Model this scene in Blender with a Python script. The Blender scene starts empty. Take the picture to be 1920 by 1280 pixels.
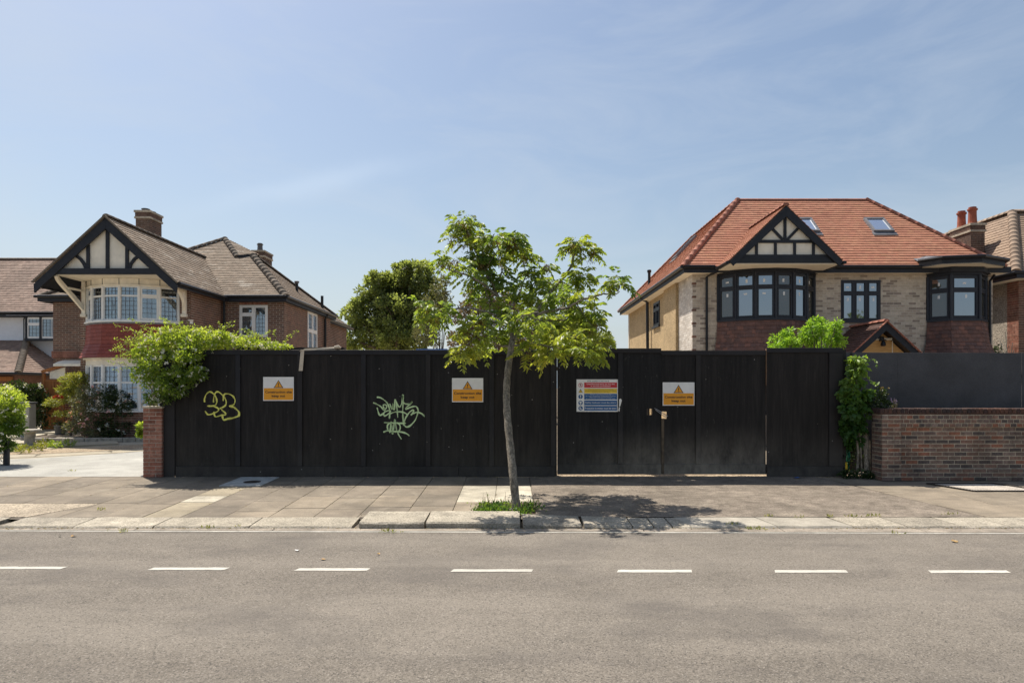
import bpy, math, random
import numpy as np
from mathutils import Vector

random.seed(7)
rng = np.random.default_rng(7)
S = bpy.context.scene
COL = S.collection
R = math.radians

# ------------------------------------------------------------------ camera, sky, sun, exposure
CAM_H = 1.72
cam = bpy.data.cameras.new('camera')
cam.lens = 24.0
cam.sensor_width = 36.0
cam.shift_y = 85.0 / 1920.0
cam.clip_end = 3000.0
camo = bpy.data.objects.new('camera', cam)
camo.location = (0, 0, CAM_H)
camo.rotation_euler = (R(90), 0, 0)
COL.objects.link(camo)
S.camera = camo

TO_SUN = Vector((-0.36, 0.41, 1.0)).normalized()
SUN_EL = math.asin(TO_SUN.z)
SUN_AZ = math.atan2(TO_SUN.x, TO_SUN.y)

world = bpy.data.worlds.new('World')
S.world = world
world.use_nodes = True
wn = world.node_tree
wn.nodes.clear()
w_out = wn.nodes.new('ShaderNodeOutputWorld')
w_bg = wn.nodes.new('ShaderNodeBackground')
w_sky = wn.nodes.new('ShaderNodeTexSky')
w_sky.sky_type = 'NISHITA'
w_sky.sun_disc = False
w_sky.sun_elevation = SUN_EL
w_sky.sun_rotation = SUN_AZ
w_sky.altitude = 0
w_sky.air_density = 1.3
w_sky.dust_density = 2.0
w_sky.ozone_density = 1.2
w_bg.inputs['Strength'].default_value = 0.064
# thin high cloud veil mixed into the sky colour
w_tc = wn.nodes.new('ShaderNodeTexCoord')
w_map = wn.nodes.new('ShaderNodeMapping')
w_map.inputs['Scale'].default_value = (1.6, 1.6, 5.0)
w_map.inputs['Rotation'].default_value = (0.2, 0.35, 0.4)
w_no = wn.nodes.new('ShaderNodeTexNoise')
w_no.inputs['Scale'].default_value = 2.2
w_no.inputs['Detail'].default_value = 7
w_no.inputs['Roughness'].default_value = 0.62
w_no.inputs['Distortion'].default_value = 0.6
w_rp = wn.nodes.new('ShaderNodeValToRGB')
w_rp.color_ramp.elements[0].position = 0.42
w_rp.color_ramp.elements[0].color = (0, 0, 0, 1)
w_rp.color_ramp.elements[1].position = 0.80
w_rp.color_ramp.elements[1].color = (0.42, 0.42, 0.42, 1)
w_mix = wn.nodes.new('ShaderNodeMix')
w_mix.data_type = 'RGBA'
w_veil = wn.nodes.new('ShaderNodeMix')
w_veil.data_type = 'RGBA'
w_veil.inputs[0].default_value = 0.05
w_veil.inputs[7].default_value = (3.9, 4.2, 4.7, 1)
wn.links.new(w_sky.outputs[0], w_veil.inputs[6])
wn.links.new(w_tc.outputs['Generated'], w_map.inputs[0])
wn.links.new(w_map.outputs[0], w_no.inputs['Vector'])
wn.links.new(w_no.outputs['Fac'], w_rp.inputs[0])
wn.links.new(w_rp.outputs[0], w_mix.inputs[0])
wn.links.new(w_veil.outputs[2], w_mix.inputs[6])
w_mix.inputs[7].default_value = (5.6, 6.1, 6.6, 1)
# one faint drawn-out streak of cloud, upper left
sk_d = Vector((-0.285, 1.0, 0.300)).normalized()
sk_t = Vector((0.172, 0.0, 0.040)).normalized()
sk_n = sk_d.cross(sk_t).normalized()


def w_dot(v):
    n_ = wn.nodes.new('ShaderNodeVectorMath'); n_.operation = 'DOT_PRODUCT'
    wn.links.new(w_tc.outputs['Generated'], n_.inputs[0]); n_.inputs[1].default_value = v
    return n_.outputs['Value']


def w_math(op, a, b):
    n_ = wn.nodes.new('ShaderNodeMath'); n_.operation = op
    for i_, q_ in enumerate((a, b)):
        if isinstance(q_, (int, float)): n_.inputs[i_].default_value = q_
        else: wn.links.new(q_, n_.inputs[i_])
    return n_.outputs[0]


w_n2 = wn.nodes.new('ShaderNodeTexNoise')
w_n2.inputs['Scale'].default_value = 9
w_n2.inputs['Detail'].default_value = 6
wn.links.new(w_tc.outputs['Generated'], w_n2.inputs['Vector'])
u_ = w_math('ADD', w_dot(sk_n), w_math('MULTIPLY', w_math('SUBTRACT', w_n2.outputs['Fac'], 0.5), 0.035))
u_ = w_math('MULTIPLY', u_, 75.0)
v_ = w_math('MULTIPLY', w_math('SUBTRACT', w_dot(sk_t), sk_d.dot(sk_t)), 8.5)
r2_ = w_math('ADD', w_math('MULTIPLY', u_, u_), w_math('MULTIPLY', v_, v_))
w_streak = w_math('MULTIPLY', w_math('POWER', 2.718, w_math('MULTIPLY', r2_, -1.0)), 0.13)
w_el = wn.nodes.new('ShaderNodeSeparateXYZ')
wn.links.new(w_tc.outputs['Generated'], w_el.inputs[0])
w_low = w_math('MULTIPLY', w_math('POWER', 2.718, w_math('MULTIPLY', w_math('ABSOLUTE', w_el.outputs['Z'], 0.0), -9.0)), 0.85)
w_hz = wn.nodes.new('ShaderNodeMix')
w_hz.data_type = 'RGBA'
wn.links.new(w_low, w_hz.inputs[0])
wn.links.new(w_mix.outputs[2], w_hz.inputs[6])
w_hz.inputs[7].default_value = (5.9, 6.9, 7.7, 1)
w_mix2 = wn.nodes.new('ShaderNodeMix')
w_mix2.data_type = 'RGBA'
wn.links.new(w_streak, w_mix2.inputs[0])
wn.links.new(w_hz.outputs[2], w_mix2.inputs[6])
w_mix2.inputs[7].default_value = (9.0, 9.6, 10.0, 1)
w_tint = wn.nodes.new('ShaderNodeMix')
w_tint.data_type = 'RGBA'
w_tint.blend_type = 'MULTIPLY'
w_tint.inputs[0].default_value = 1.0
w_tint.inputs[7].default_value = (0.925, 0.94, 0.975, 1)
wn.links.new(w_mix2.outputs[2], w_tint.inputs[6])
wn.links.new(w_tint.outputs[2], w_bg.inputs['Color'])
wn.links.new(w_bg.outputs[0], w_out.inputs[0])

sun = bpy.data.lights.new('sun', 'SUN')
sun.energy = 3.8
sun.angle = R(0.5)
sun.color = (1.0, 0.93, 0.83)
suno = bpy.data.objects.new('sun', sun)
suno.rotation_euler = TO_SUN.to_track_quat('Z', 'Y').to_euler()
suno.location = (-8, 10, 20)
COL.objects.link(suno)

S.view_settings.view_transform = 'Standard'
S.view_settings.look = 'None'
S.view_settings.gamma = 1.0
S.view_settings.use_curve_mapping = False
S.view_settings.exposure = 0.93
S.render.engine = 'CYCLES'
S.cycles.max_bounces = 6
S.cycles.diffuse_bounces = 3
S.cycles.transparent_max_bounces = 10


# ------------------------------------------------------------------ helpers
def X(px, Y):
    return (px - 960.0) / 1280.0 * Y


def Z(py, Y):
    return CAM_H + (725.0 - py) / 1280.0 * Y


def P(px, py, Y):
    return Vector((X(px, Y), Y, Z(py, Y)))


ORG = {}


def tag(o, label=None, cat=None, group=None, kind=None):
    if label: o['label'] = label
    if cat: o['category'] = cat
    if group: o['group'] = group
    if kind: o['kind'] = kind
    return o


def thing(name, label, cat, loc=(0, 0, 0), group=None, kind=None):
    o = bpy.data.objects.new(name, None)
    o.location = loc
    o.empty_display_size = 0.2
    COL.objects.link(o)
    ORG[o.name] = Vector(loc)
    return tag(o, label, cat, group, kind)


def link(name, me, parent=None, origin=None, label=None, kind=None):
    o = bpy.data.objects.new(name, me)
    COL.objects.link(o)
    if parent is not None:
        o.parent = parent
        ORG[o.name] = ORG[parent.name]
    else:
        ORG[o.name] = Vector(origin or (0, 0, 0))
        o.location = ORG[o.name]
    if label: o['label'] = label
    if kind: o['kind'] = kind
    return o


class MB:
    def __init__(s):
        s.v, s.f, s.a, s.m, s.cuts = [], [], [], [], []

    def add(s, verts, faces, var=None, mi=0):
        b = len(s.v)
        s.cuts.append(b)
        s.v += [tuple(p) for p in verts]
        if var is None: var = random.random()
        for f in faces:
            s.f.append([b + i for i in f])
            s.a.append(var)
            s.m.append(mi)

    def obox(s, O, u, n, z, a, b, c, var=None, mi=0):
        O, u, n, z = Vector(O), Vector(u), Vector(n), Vector(z)
        vs = [O + u * x + n * y + z * w for w in c for y in b for x in a]
        s.add(vs, [(0, 1, 3, 2), (4, 6, 7, 5), (0, 4, 5, 1), (2, 3, 7, 6), (0, 2, 6, 4), (1, 5, 7, 3)], var, mi)

    def box(s, x0, x1, y0, y1, z0, z1, var=None, mi=0):
        s.obox((0, 0, 0), (1, 0, 0), (0, 1, 0), (0, 0, 1), (x0, x1), (y0, y1), (z0, z1), var, mi)

    def beam(s, p0, p1, w, h, up=(0, 0, 1), var=None, mi=0):
        p0, p1 = Vector(p0), Vector(p1)
        d = (p1 - p0)
        L = d.length
        d.normalize()
        sd = d.cross(Vector(up))
        if sd.length < 1e-4: sd = d.cross(Vector((1, 0, 0)))
        sd.normalize()
        uu = sd.cross(d)
        s.obox(p0, d, sd, uu, (0, L), (-w / 2, w / 2), (-h / 2, h / 2), var, mi)

    def prism(s, poly, vec, var=None, mi=0):
        poly = [Vector(p) for p in poly]
        vec = Vector(vec)
        n = len(poly)
        s.add(poly + [p + vec for p in poly],
              [tuple(range(n))[::-1], tuple(range(n, 2 * n))] + [(i, (i + 1) % n, n + (i + 1) % n, n + i) for i in range(n)], var, mi)

    def quad(s, a, b, c, d, var=None, mi=0):
        s.add([a, b, c, d], [(0, 1, 2, 3)], var, mi)

    def tube(s, pts, rad, sides=7, var=None, mi=0, cap=True):
        pts = [Vector(p) for p in pts]
        if not hasattr(rad, '__len__'): rad = [rad] * len(pts)
        vs, fs = [], []
        t0 = (pts[1] - pts[0]).normalized()
        ref = Vector((0, 0, 1)) if abs(t0.z) < 0.8 else Vector((1, 0, 0))
        nrm = t0.cross(ref).normalized()
        for i, p in enumerate(pts):
            t = (pts[min(i + 1, len(pts) - 1)] - pts[max(i - 1, 0)]).normalized()
            nrm = (nrm - t * nrm.dot(t)).normalized()
            bi = t.cross(nrm)
            for k in range(sides):
                an = 2 * math.pi * k / sides
                vs.append(p + (nrm * math.cos(an) + bi * math.sin(an)) * rad[i])
        for i in range(len(pts) - 1):
            for k in range(sides):
                k2 = (k + 1) % sides
                fs.append((i * sides + k, i * sides + k2, (i + 1) * sides + k2, (i + 1) * sides + k))
        if cap:
            fs.append(tuple(range(sides))[::-1])
            fs.append(tuple((len(pts) - 1) * sides + k for k in range(sides)))
        s.add(vs, fs, var, mi)

    def lathe(s, base, prof, sides=20, var=None, mi=0):
        base = Vector(base)
        vs, fs = [], []
        for r, z in prof:
            for k in range(sides):
                an = 2 * math.pi * k / sides
                vs.append(base + Vector((r * math.cos(an), r * math.sin(an), z)))
        for i in range(len(prof) - 1):
            for k in range(sides):
                k2 = (k + 1) % sides
                fs.append((i * sides + k, i * sides + k2, (i + 1) * sides + k2, (i + 1) * sides + k))
        fs.append(tuple(range(sides))[::-1])
        fs.append(tuple((len(prof) - 1) * sides + k for k in range(sides)))
        s.add(vs, fs, var, mi)

    def mesh(s, name, mats, org=(0, 0, 0)):
        org = Vector(org)
        me = bpy.data.meshes.new(name)
        me.from_pydata([(x - org.x, y - org.y, z - org.z) for x, y, z in s.v], [], s.f)
        at = me.attributes.new('var', 'FLOAT', 'FACE')
        at.data.foreach_set('value', np.array(s.a, dtype=np.float32))
        if not isinstance(mats, (list, tuple)): mats = [mats]
        for m in mats: me.materials.append(m)
        if len(mats) > 1: me.polygons.foreach_set('material_index', np.array(s.m, dtype=np.int32))
        me.update()
        return me

    def build_each(s, name, mats, parent, **kw):
        """every added solid becomes a part of its own"""
        cuts = s.cuts + [len(s.v)]
        fi = 0
        for a, b in zip(cuts[:-1], cuts[1:]):
            t = MB()
            t.v = s.v[a:b]
            while fi < len(s.f) and s.f[fi][0] < b:
                t.f.append([i - a for i in s.f[fi]]); t.a.append(s.a[fi]); t.m.append(s.m[fi]); fi += 1
            t.build(name, mats, parent, **kw)

    def build(s, name, mats, parent=None, origin=None, label=None, kind=None, bevel=0, smooth=False):
        org = ORG[parent.name] if parent is not None else Vector(origin or (0, 0, 0))
        me = s.mesh(name, mats, org)
        if smooth: me.polygons.foreach_set('use_smooth', np.ones(len(me.polygons), dtype=bool))
        o = link(name, me, parent, origin, label, kind)
        if bevel:
            b = o.modifiers.new('bevel', 'BEVEL')
            b.width = bevel
            b.segments = 1
            b.limit_method = 'ANGLE'
        return o


def np_mesh(name, V, F, var, mat, parent=None, origin=None, kind=None, label=None, smooth=False):
    org = ORG[parent.name] if parent is not None else Vector(origin or (0, 0, 0))
    V = (V - np.array(org)).astype(np.float32)
    k = F.shape[1]
    me = bpy.data.meshes.new(name)
    me.vertices.add(len(V))
    me.vertices.foreach_set('co', V.ravel())
    me.loops.add(F.size)
    me.loops.foreach_set('vertex_index', F.ravel().astype(np.int32))
    me.polygons.add(len(F))
    me.polygons.foreach_set('loop_start', (np.arange(len(F)) * k).astype(np.int32))
    me.polygons.foreach_set('loop_total', np.full(len(F), k, dtype=np.int32))
    if smooth: me.polygons.foreach_set('use_smooth', np.ones(len(F), dtype=bool))
    me.update(calc_edges=True)
    at = me.attributes.new('var', 'FLOAT', 'FACE')
    at.data.foreach_set('value', var.astype(np.float32))
    me.materials.append(mat)
    return link(name, me, parent, origin, label, kind)


# ------------------------------------------------------------------ materials
def new_mat(name):
    m = bpy.data.materials.new(name)
    m.use_nodes = True
    nt = m.node_tree
    nt.nodes.clear()
    out = nt.nodes.new('ShaderNodeOutputMaterial')
    return m, nt, out


def node(nt, t, **kw):
    n = nt.nodes.new(t)
    for k, v in kw.items():
        if k.startswith('i_'): n.inputs[k[2:]].default_value = v
        else: setattr(n, k, v)
    return n


def math_n(nt, op, a, b=None, c=None, clamp=False):
    n = nt.nodes.new('ShaderNodeMath')
    n.operation = op
    n.use_clamp = clamp
    for i, x in enumerate((a, b, c)):
        if x is None: continue
        if isinstance(x, (int, float)): n.inputs[i].default_value = x
        else: nt.links.new(x, n.inputs[i])
    return n.outputs[0]


def mixc(nt, fac, a, b, blend='MIX'):
    n = nt.nodes.new('ShaderNodeMix')
    n.data_type = 'RGBA'
    n.blend_type = blend
    for i, x in ((0, fac), (6, a), (7, b)):
        if isinstance(x, (int, float)): n.inputs[i].default_value = x
        elif isinstance(x, tuple): n.inputs[i].default_value = (*x, 1) if len(x) == 3 else x
        else: nt.links.new(x, n.inputs[i])
    return n.outputs[2]


def noise(nt, vec, scale, detail=4, rough=0.55, dist=0.0):
    n = node(nt, 'ShaderNodeTexNoise')
    n.inputs['Scale'].default_value = scale
    n.inputs['Detail'].default_value = detail
    n.inputs['Roughness'].default_value = rough
    n.inputs['Distortion'].default_value = dist
    nt.links.new(vec, n.inputs['Vector'])
    return n.outputs['Fac']


def ramp(nt, fac, stops, interp='LINEAR'):
    n = node(nt, 'ShaderNodeValToRGB')
    cr = n.color_ramp
    cr.interpolation = interp
    while len(cr.elements) < len(stops): cr.elements.new(0.5)
    for e, (p, c) in zip(cr.elements, stops):
        e.position = p
        e.color = (*c, 1) if len(c) == 3 else c
    nt.links.new(fac, n.inputs[0])
    return n.outputs[0]


def grey(nt, fac, p0, v0, p1, v1):
    n = node(nt, 'ShaderNodeMapRange')
    n.clamp = True
    nt.links.new(fac, n.inputs[0])
    for i, v in zip((1, 2, 3, 4), (p0, p1, v0, v1)): n.inputs[i].default_value = v
    return n.outputs[0]


def scaled(nt, sc, rot=(0, 0, 0)):
    g = node(nt, 'ShaderNodeNewGeometry')
    mp = node(nt, 'ShaderNodeMapping')
    mp.inputs['Scale'].default_value = sc
    mp.inputs['Rotation'].default_value = rot
    nt.links.new(g.outputs['Position'], mp.inputs[0])
    return mp.outputs[0]


def M(name, cols, rough=0.85, n_amt=0.25, n_scale=6, d_amt=0.25, d_scale=0.8, bump=0.3, b_scale=70, b_dist=0.01,
      spec=0.3, metal=0.0, stretch=(1, 1, 1), objrand=True, interp='LINEAR', fine=None, extra=None, streak=None):
    m, nt, out = new_mat(name)
    bs = node(nt, 'ShaderNodeBsdfPrincipled')
    bs.inputs['Roughness'].default_value = rough
    bs.inputs['Metallic'].default_value = metal
    bs.inputs['Specular IOR Level'].default_value = spec
    if isinstance(cols[0], (int, float)): cols = [cols, cols]
    at = node(nt, 'ShaderNodeAttribute', attribute_name='var')
    v = at.outputs['Fac']
    if objrand:
        oi = node(nt, 'ShaderNodeObjectInfo')
        v = math_n(nt, 'FRACT', math_n(nt, 'ADD', v, oi.outputs['Random']))
    k = len(cols)
    if interp == 'CONSTANT': stops = [(i / k, c) for i, c in enumerate(cols)]
    else: stops = [(i / (k - 1), c) for i, c in enumerate(cols)]
    col = ramp(nt, v, stops, interp)
    pos = scaled(nt, stretch)
    f1 = noise(nt, pos, n_scale, 6, 0.6)
    f2 = noise(nt, pos, d_scale, 4, 0.6, 0.4)
    g1 = grey(nt, f1, 0.3, 1 - n_amt, 0.7, 1 + n_amt)
    g2 = grey(nt, f2, 0.3, 1 - d_amt, 0.7, 1 + d_amt * 0.7)
    g = math_n(nt, 'MULTIPLY', g1, g2)
    if fine:
        f3 = noise(nt, pos, fine[0], 2, 0.7)
        g = math_n(nt, 'MULTIPLY', g, grey(nt, f3, 0.35, 1 - fine[1], 0.65, 1 + fine[1]))
    if streak:
        ps = scaled(nt, (streak[0], streak[0], streak[0] * 0.06))
        f4 = noise(nt, ps, 1.0, 4, 0.6)
        g = math_n(nt, 'MULTIPLY', g, grey(nt, f4, 0.4, 1 - streak[1], 0.62, 1 + streak[1] * 0.3))
    cmb = node(nt, 'ShaderNodeCombineColor')
    for i in range(3): nt.links.new(g, cmb.inputs[i])
    col = mixc(nt, 1.0, col, cmb.outputs[0], 'MULTIPLY')
    if extra: col = extra(nt, col, pos)
    nt.links.new(col, bs.inputs['Base Color'])
    if bump:
        fb = noise(nt, pos, b_scale, 4, 0.65)
        bp = node(nt, 'ShaderNodeBump')
        bp.inputs['Strength'].default_value = bump
        bp.inputs['Distance'].default_value = b_dist
        nt.links.new(fb, bp.inputs['Height'])
        nt.links.new(bp.outputs[0], bs.inputs['Normal'])
    nt.links.new(bs.outputs[0], out.inputs[0])
    return m


def foliage_mat(name, cols, trans=0.45, tcol=1.6, rough=0.45, spec=0.35):
    m, nt, out = new_mat(name)
    at = node(nt, 'ShaderNodeAttribute', attribute_name='var')
    k = len(cols)
    col = ramp(nt, at.outputs['Fac'], [(i / (k - 1), c) for i, c in enumerate(cols)])
    bs = node(nt, 'ShaderNodeBsdfPrincipled')
    bs.inputs['Roughness'].default_value = rough
    bs.inputs['Specular IOR Level'].default_value = spec
    nt.links.new(col, bs.inputs['Base Color'])
    tr = node(nt, 'ShaderNodeBsdfTranslucent')
    tc = mixc(nt, 1.0, col, (tcol * 1.15, tcol * 1.1, tcol * 0.5), 'MULTIPLY')
    nt.links.new(tc, tr.inputs[0])
    mx = node(nt, 'ShaderNodeMixShader')
    mx.inputs[0].default_value = trans
    nt.links.new(bs.outputs[0], mx.inputs[1])
    nt.links.new(tr.outputs[0], mx.inputs[2])
    nt.links.new(mx.outputs[0], out.inputs[0])
    return m


def glass_mat(name, fac=0.4, trans=False, dark=(0.012, 0.014, 0.014), tint=(0.75, 0.8, 0.8), wob=0.0):
    m, nt, out = new_mat(name)
    gl = node(nt, 'ShaderNodeBsdfGlossy')
    gl.inputs['Roughness'].default_value = 0.02
    gl.inputs['Color'].default_value = (0.80, 0.88, 1.0, 1)
    if wob:
        f = noise(nt, scaled(nt, (1, 1, 1)), 2.5, 2)
        bp = node(nt, 'ShaderNodeBump')
        bp.inputs['Strength'].default_value = wob
        bp.inputs['Distance'].default_value = 0.02
        nt.links.new(f, bp.inputs['Height'])
        nt.links.new(bp.outputs[0], gl.inputs['Normal'])
    if trans:
        b = node(nt, 'ShaderNodeBsdfTransparent')
        b.inputs[0].default_value = (*tint, 1)
    else:
        b = node(nt, 'ShaderNodeBsdfDiffuse')
        b.inputs[0].default_value = (*dark, 1)
    fr = node(nt, 'ShaderNodeFresnel')
    fr.inputs[0].default_value = 1.5
    f = math_n(nt, 'ADD', fr.outputs[0], fac, clamp=True)
    mx = node(nt, 'ShaderNodeMixShader')
    nt.links.new(f, mx.inputs[0])
    nt.links.new(b.outputs[0], mx.inputs[1])
    nt.links.new(gl.outputs[0], mx.inputs[2])
    nt.links.new(mx.outputs[0], out.inputs[0])
    return m


def flat_mat(name, c, rough=0.5, spec=0.4):
    return M(name, c, rough=rough, n_amt=0.06, d_amt=0.08, bump=0, spec=spec, objrand=False)


# ------------------------------------------------------------------ surfaces made of separate pieces
def sh_clip(poly, clip):
    out = poly
    m = len(clip)
    for i in range(m):
        ax, ay = clip[i]
        bx, by = clip[(i + 1) % m]
        inp, out = out, []
        if not inp: return []
        sd = [(bx - ax) * (q[1] - ay) - (by - ay) * (q[0] - ax) for q in inp]
        for j in range(len(inp)):
            p, q = inp[j - 1], inp[j]
            sp, sq = sd[j - 1], sd[j]
            if (sp >= 0) != (sq >= 0):
                t = sp / (sp - sq)
                out.append((p[0] + (q[0] - p[0]) * t, p[1] + (q[1] - p[1]) * t))
            if sq >= 0: out.append(q)
    return out


def area2(p):
    return 0.5 * sum(p[i - 1][0] * p[i][1] - p[i][0] * p[i - 1][1] for i in range(len(p)))


def minus(rects, hole):
    res = []
    for a0, a1, b0, b1 in rects:
        h0, h1, k0, k1 = hole
        if a1 <= h0 or a0 >= h1 or b1 <= k0 or b0 >= k1:
            res.append((a0, a1, b0, b1))
            continue
        if a0 < h0: res.append((a0, h0, b0, b1))
        if a1 > h1: res.append((h1, a1, b0, b1))
        if b0 < k0: res.append((max(a0, h0), min(a1, h1), b0, k0))
        if b1 > k1: res.append((max(a0, h0), min(a1, h1), k1, b1))
    return res


_cache = {}


def pieces(parent, O, u, v, poly, pw, ph, joint, thick, mat, name, holes=(), budget=None, wedge=False, jitter=0.002,
           ind_test=None, vert_var=None, stag=0.5):
    """lays separate bricks or tiles over a convex polygon given in the (u, v) plane at O"""
    O, u, v = Vector(O), Vector(u).normalized(), Vector(v).normalized()
    n = u.cross(v)
    if area2(poly) < 0: poly = poly[::-1]
    a_lo, a_hi = min(p[0] for p in poly), max(p[0] for p in poly)
    b_lo, b_hi = min(p[1] for p in poly), max(p[1] for p in poly)
    org = ORG[parent.name]
    mb = MB()
    rows = int(math.ceil((b_hi - b_lo) / ph))
    tmin = 0.004

    def geo(pl, b0, dz, center=None):
        pts_f, pts_b = [], []
        c = center or (0, 0)
        for a, b in pl:
            off = (tmin + (thick - tmin) * max(0, 1 - (b - b0) / ph) if wedge else thick) + dz
            base = (O if center is None else Vector((0, 0, 0)))
            q = base + u * (a - c[0]) + v * (b - c[1])
            pts_f.append(q + n * off)
            pts_b.append(q - n * 0.002)
        k = len(pl)
        return pts_f + pts_b, [tuple(range(k))] + [(i, k + i, k + (i + 1) % k, (i + 1) % k) for i in range(k)]

    for r in range(rows):
        b0 = b_lo + r * ph
        b1 = b0 + ph - joint
        st = (r % 2) * stag * pw
        cnt = int(math.ceil((a_hi - a_lo) / pw)) + 2
        for c in range(-1, cnt):
            a0 = a_lo + c * pw - st
            a1 = a0 + pw - joint
            if a1 < a_lo or a0 > a_hi: continue
            rects = [(a0, a1, b0, b1)]
            for h in holes: rects = minus(rects, h)
            for q in rects:
                if q[1] - q[0] < 0.012 or q[3] - q[2] < 0.008: continue
                rp = [(q[0], q[2]), (q[1], q[2]), (q[1], q[3]), (q[0], q[3])]
                pl = sh_clip(rp, poly)
                if len(pl) < 3: continue
                ar = area2(pl)
                if ar < 2e-4: continue
                full = abs(ar - (pw - joint) * (ph - joint)) < 1e-6
                dz = random.uniform(0, jitter)
                ctr = ((a0 + a1) / 2, (b0 + b1) / 2)
                W = O + u * ctr[0] + v * ctr[1]
                if full and budget and budget[0] > 0 and (ind_test is None or ind_test(W)):
                    budget[0] -= 1
                    key = (name, mat.name, tuple(round(t, 3) for t in (*u, *v)), pw, ph, thick, joint, random.randrange(3))
                    me = _cache.get(key)
                    if me is None:
                        t = MB()
                        vs, fs = geo(rp, b0, random.uniform(0, jitter), ctr)
                        k = 4
                        fs = fs + [(7, 6, 5, 4)]
                        t.add(vs, fs, 0.0)
                        me = _cache[key] = t.mesh(name, mat)
                    o = bpy.data.objects.new(name, me)
                    COL.objects.link(o)
                    o.parent = parent
                    o.location = W - org
                else:
                    vs, fs = geo(pl, b0, dz)
                    mb.add(vs, fs, random.random())
    if mb.v:
        mb.build(name, mat, parent, kind='stuff')


def wall_slab(mb, O, u, n, W, z0, z1, holes, t=0.25):
    """a wall with rectangular openings: boxes between the openings, front face on the O plane"""
    us = sorted({0, W, *[h[0] for h in holes], *[h[1] for h in holes]})
    zs = sorted({z0, z1, *[h[2] for h in holes], *[h[3] for h in holes]})
    us = [a for a in us if 0 <= a <= W]
    zs = [a for a in zs if z0 <= a <= z1]
    for i in range(len(us) - 1):
        for j in range(len(zs) - 1):
            cu, cz = (us[i] + us[i + 1]) / 2, (zs[j] + zs[j + 1]) / 2
            if any(h[0] < cu < h[1] and h[2] < cz < h[3] for h in holes): continue
            mb.obox(O, u, n, (0, 0, 1), (us[i], us[i + 1]), (-t, 0), (zs[j], zs[j + 1]), 0.5)


def roof_plane(parent, pts, mat, under, tw=0.17, g=0.15, th=0.021, budget=None, holes=()):
    """pts[0]->pts[1] is the eave, left to right seen from outside"""
    pts = [Vector(p) for p in pts]
    u = (pts[1] - pts[0]).normalized()
    nn = u.cross(pts[2] - pts[1]).normalized()
    v = nn.cross(u)
    poly = [((p - pts[0]).dot(u), (p - pts[0]).dot(v)) for p in pts]
    mb = MB()
    mb.prism([p - nn * 0.012 for p in pts], -nn * 0.06, 0.5)
    rf = mb.build('roof', under, parent)
    pieces(rf, pts[0], u, v, poly, tw, g, 0.004, th, mat, 'roof_tile', holes=holes, budget=budget, wedge=True, jitter=0.004)
    return rf


def ridge(parent, p0, p1, mat, r=0.11, L=0.32, name='ridge_tile', tap=1.0):
    p0, p1 = Vector(p0), Vector(p1)
    d = p1 - p0
    n = max(1, int(round(d.length / L)))
    st = d / n
    dn = d.normalized()
    sd = dn.cross(Vector((0, 0, 1))).normalized()
    up = sd.cross(dn)
    vs, fs = [], []
    K = 8
    for i, (t, rr) in enumerate(((-0.02, r * (1 - .06 * tap)), (0.90, r), (0.90, r * (1 + .05 * tap)), (1.0, r * (1 + .05 * tap)))):
        for k in range(K + 1):
            an = math.pi * k / K
            vs.append(st * t + sd * math.cos(an) * rr + up * (math.sin(an) * rr * 0.8 - 0.02))
    for i in range(3):
        for k in range(K):
            a = i * (K + 1) + k
            fs.append((a, a + 1, a + K + 2, a + K + 1))
    nv = len(vs)
    vs += vs[:K + 1] + vs[3 * (K + 1):4 * (K + 1)]
    fs.append(tuple(nv + k for k in range(K + 1)))
    fs.append(tuple(nv + K + 1 + k for k in range(K + 1)))
    t = MB()
    t.add(vs, fs, 0.0)
    me = t.mesh(name, mat)
    me.polygons.foreach_set('use_smooth', np.array([len(p.vertices) == 4 for p in me.polygons], dtype=bool))
    for i in range(n):
        o = bpy.data.objects.new(name, me)
        COL.objects.link(o)
        o.parent = parent
        o.location = p0 + st * i - ORG[parent.name]


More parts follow.
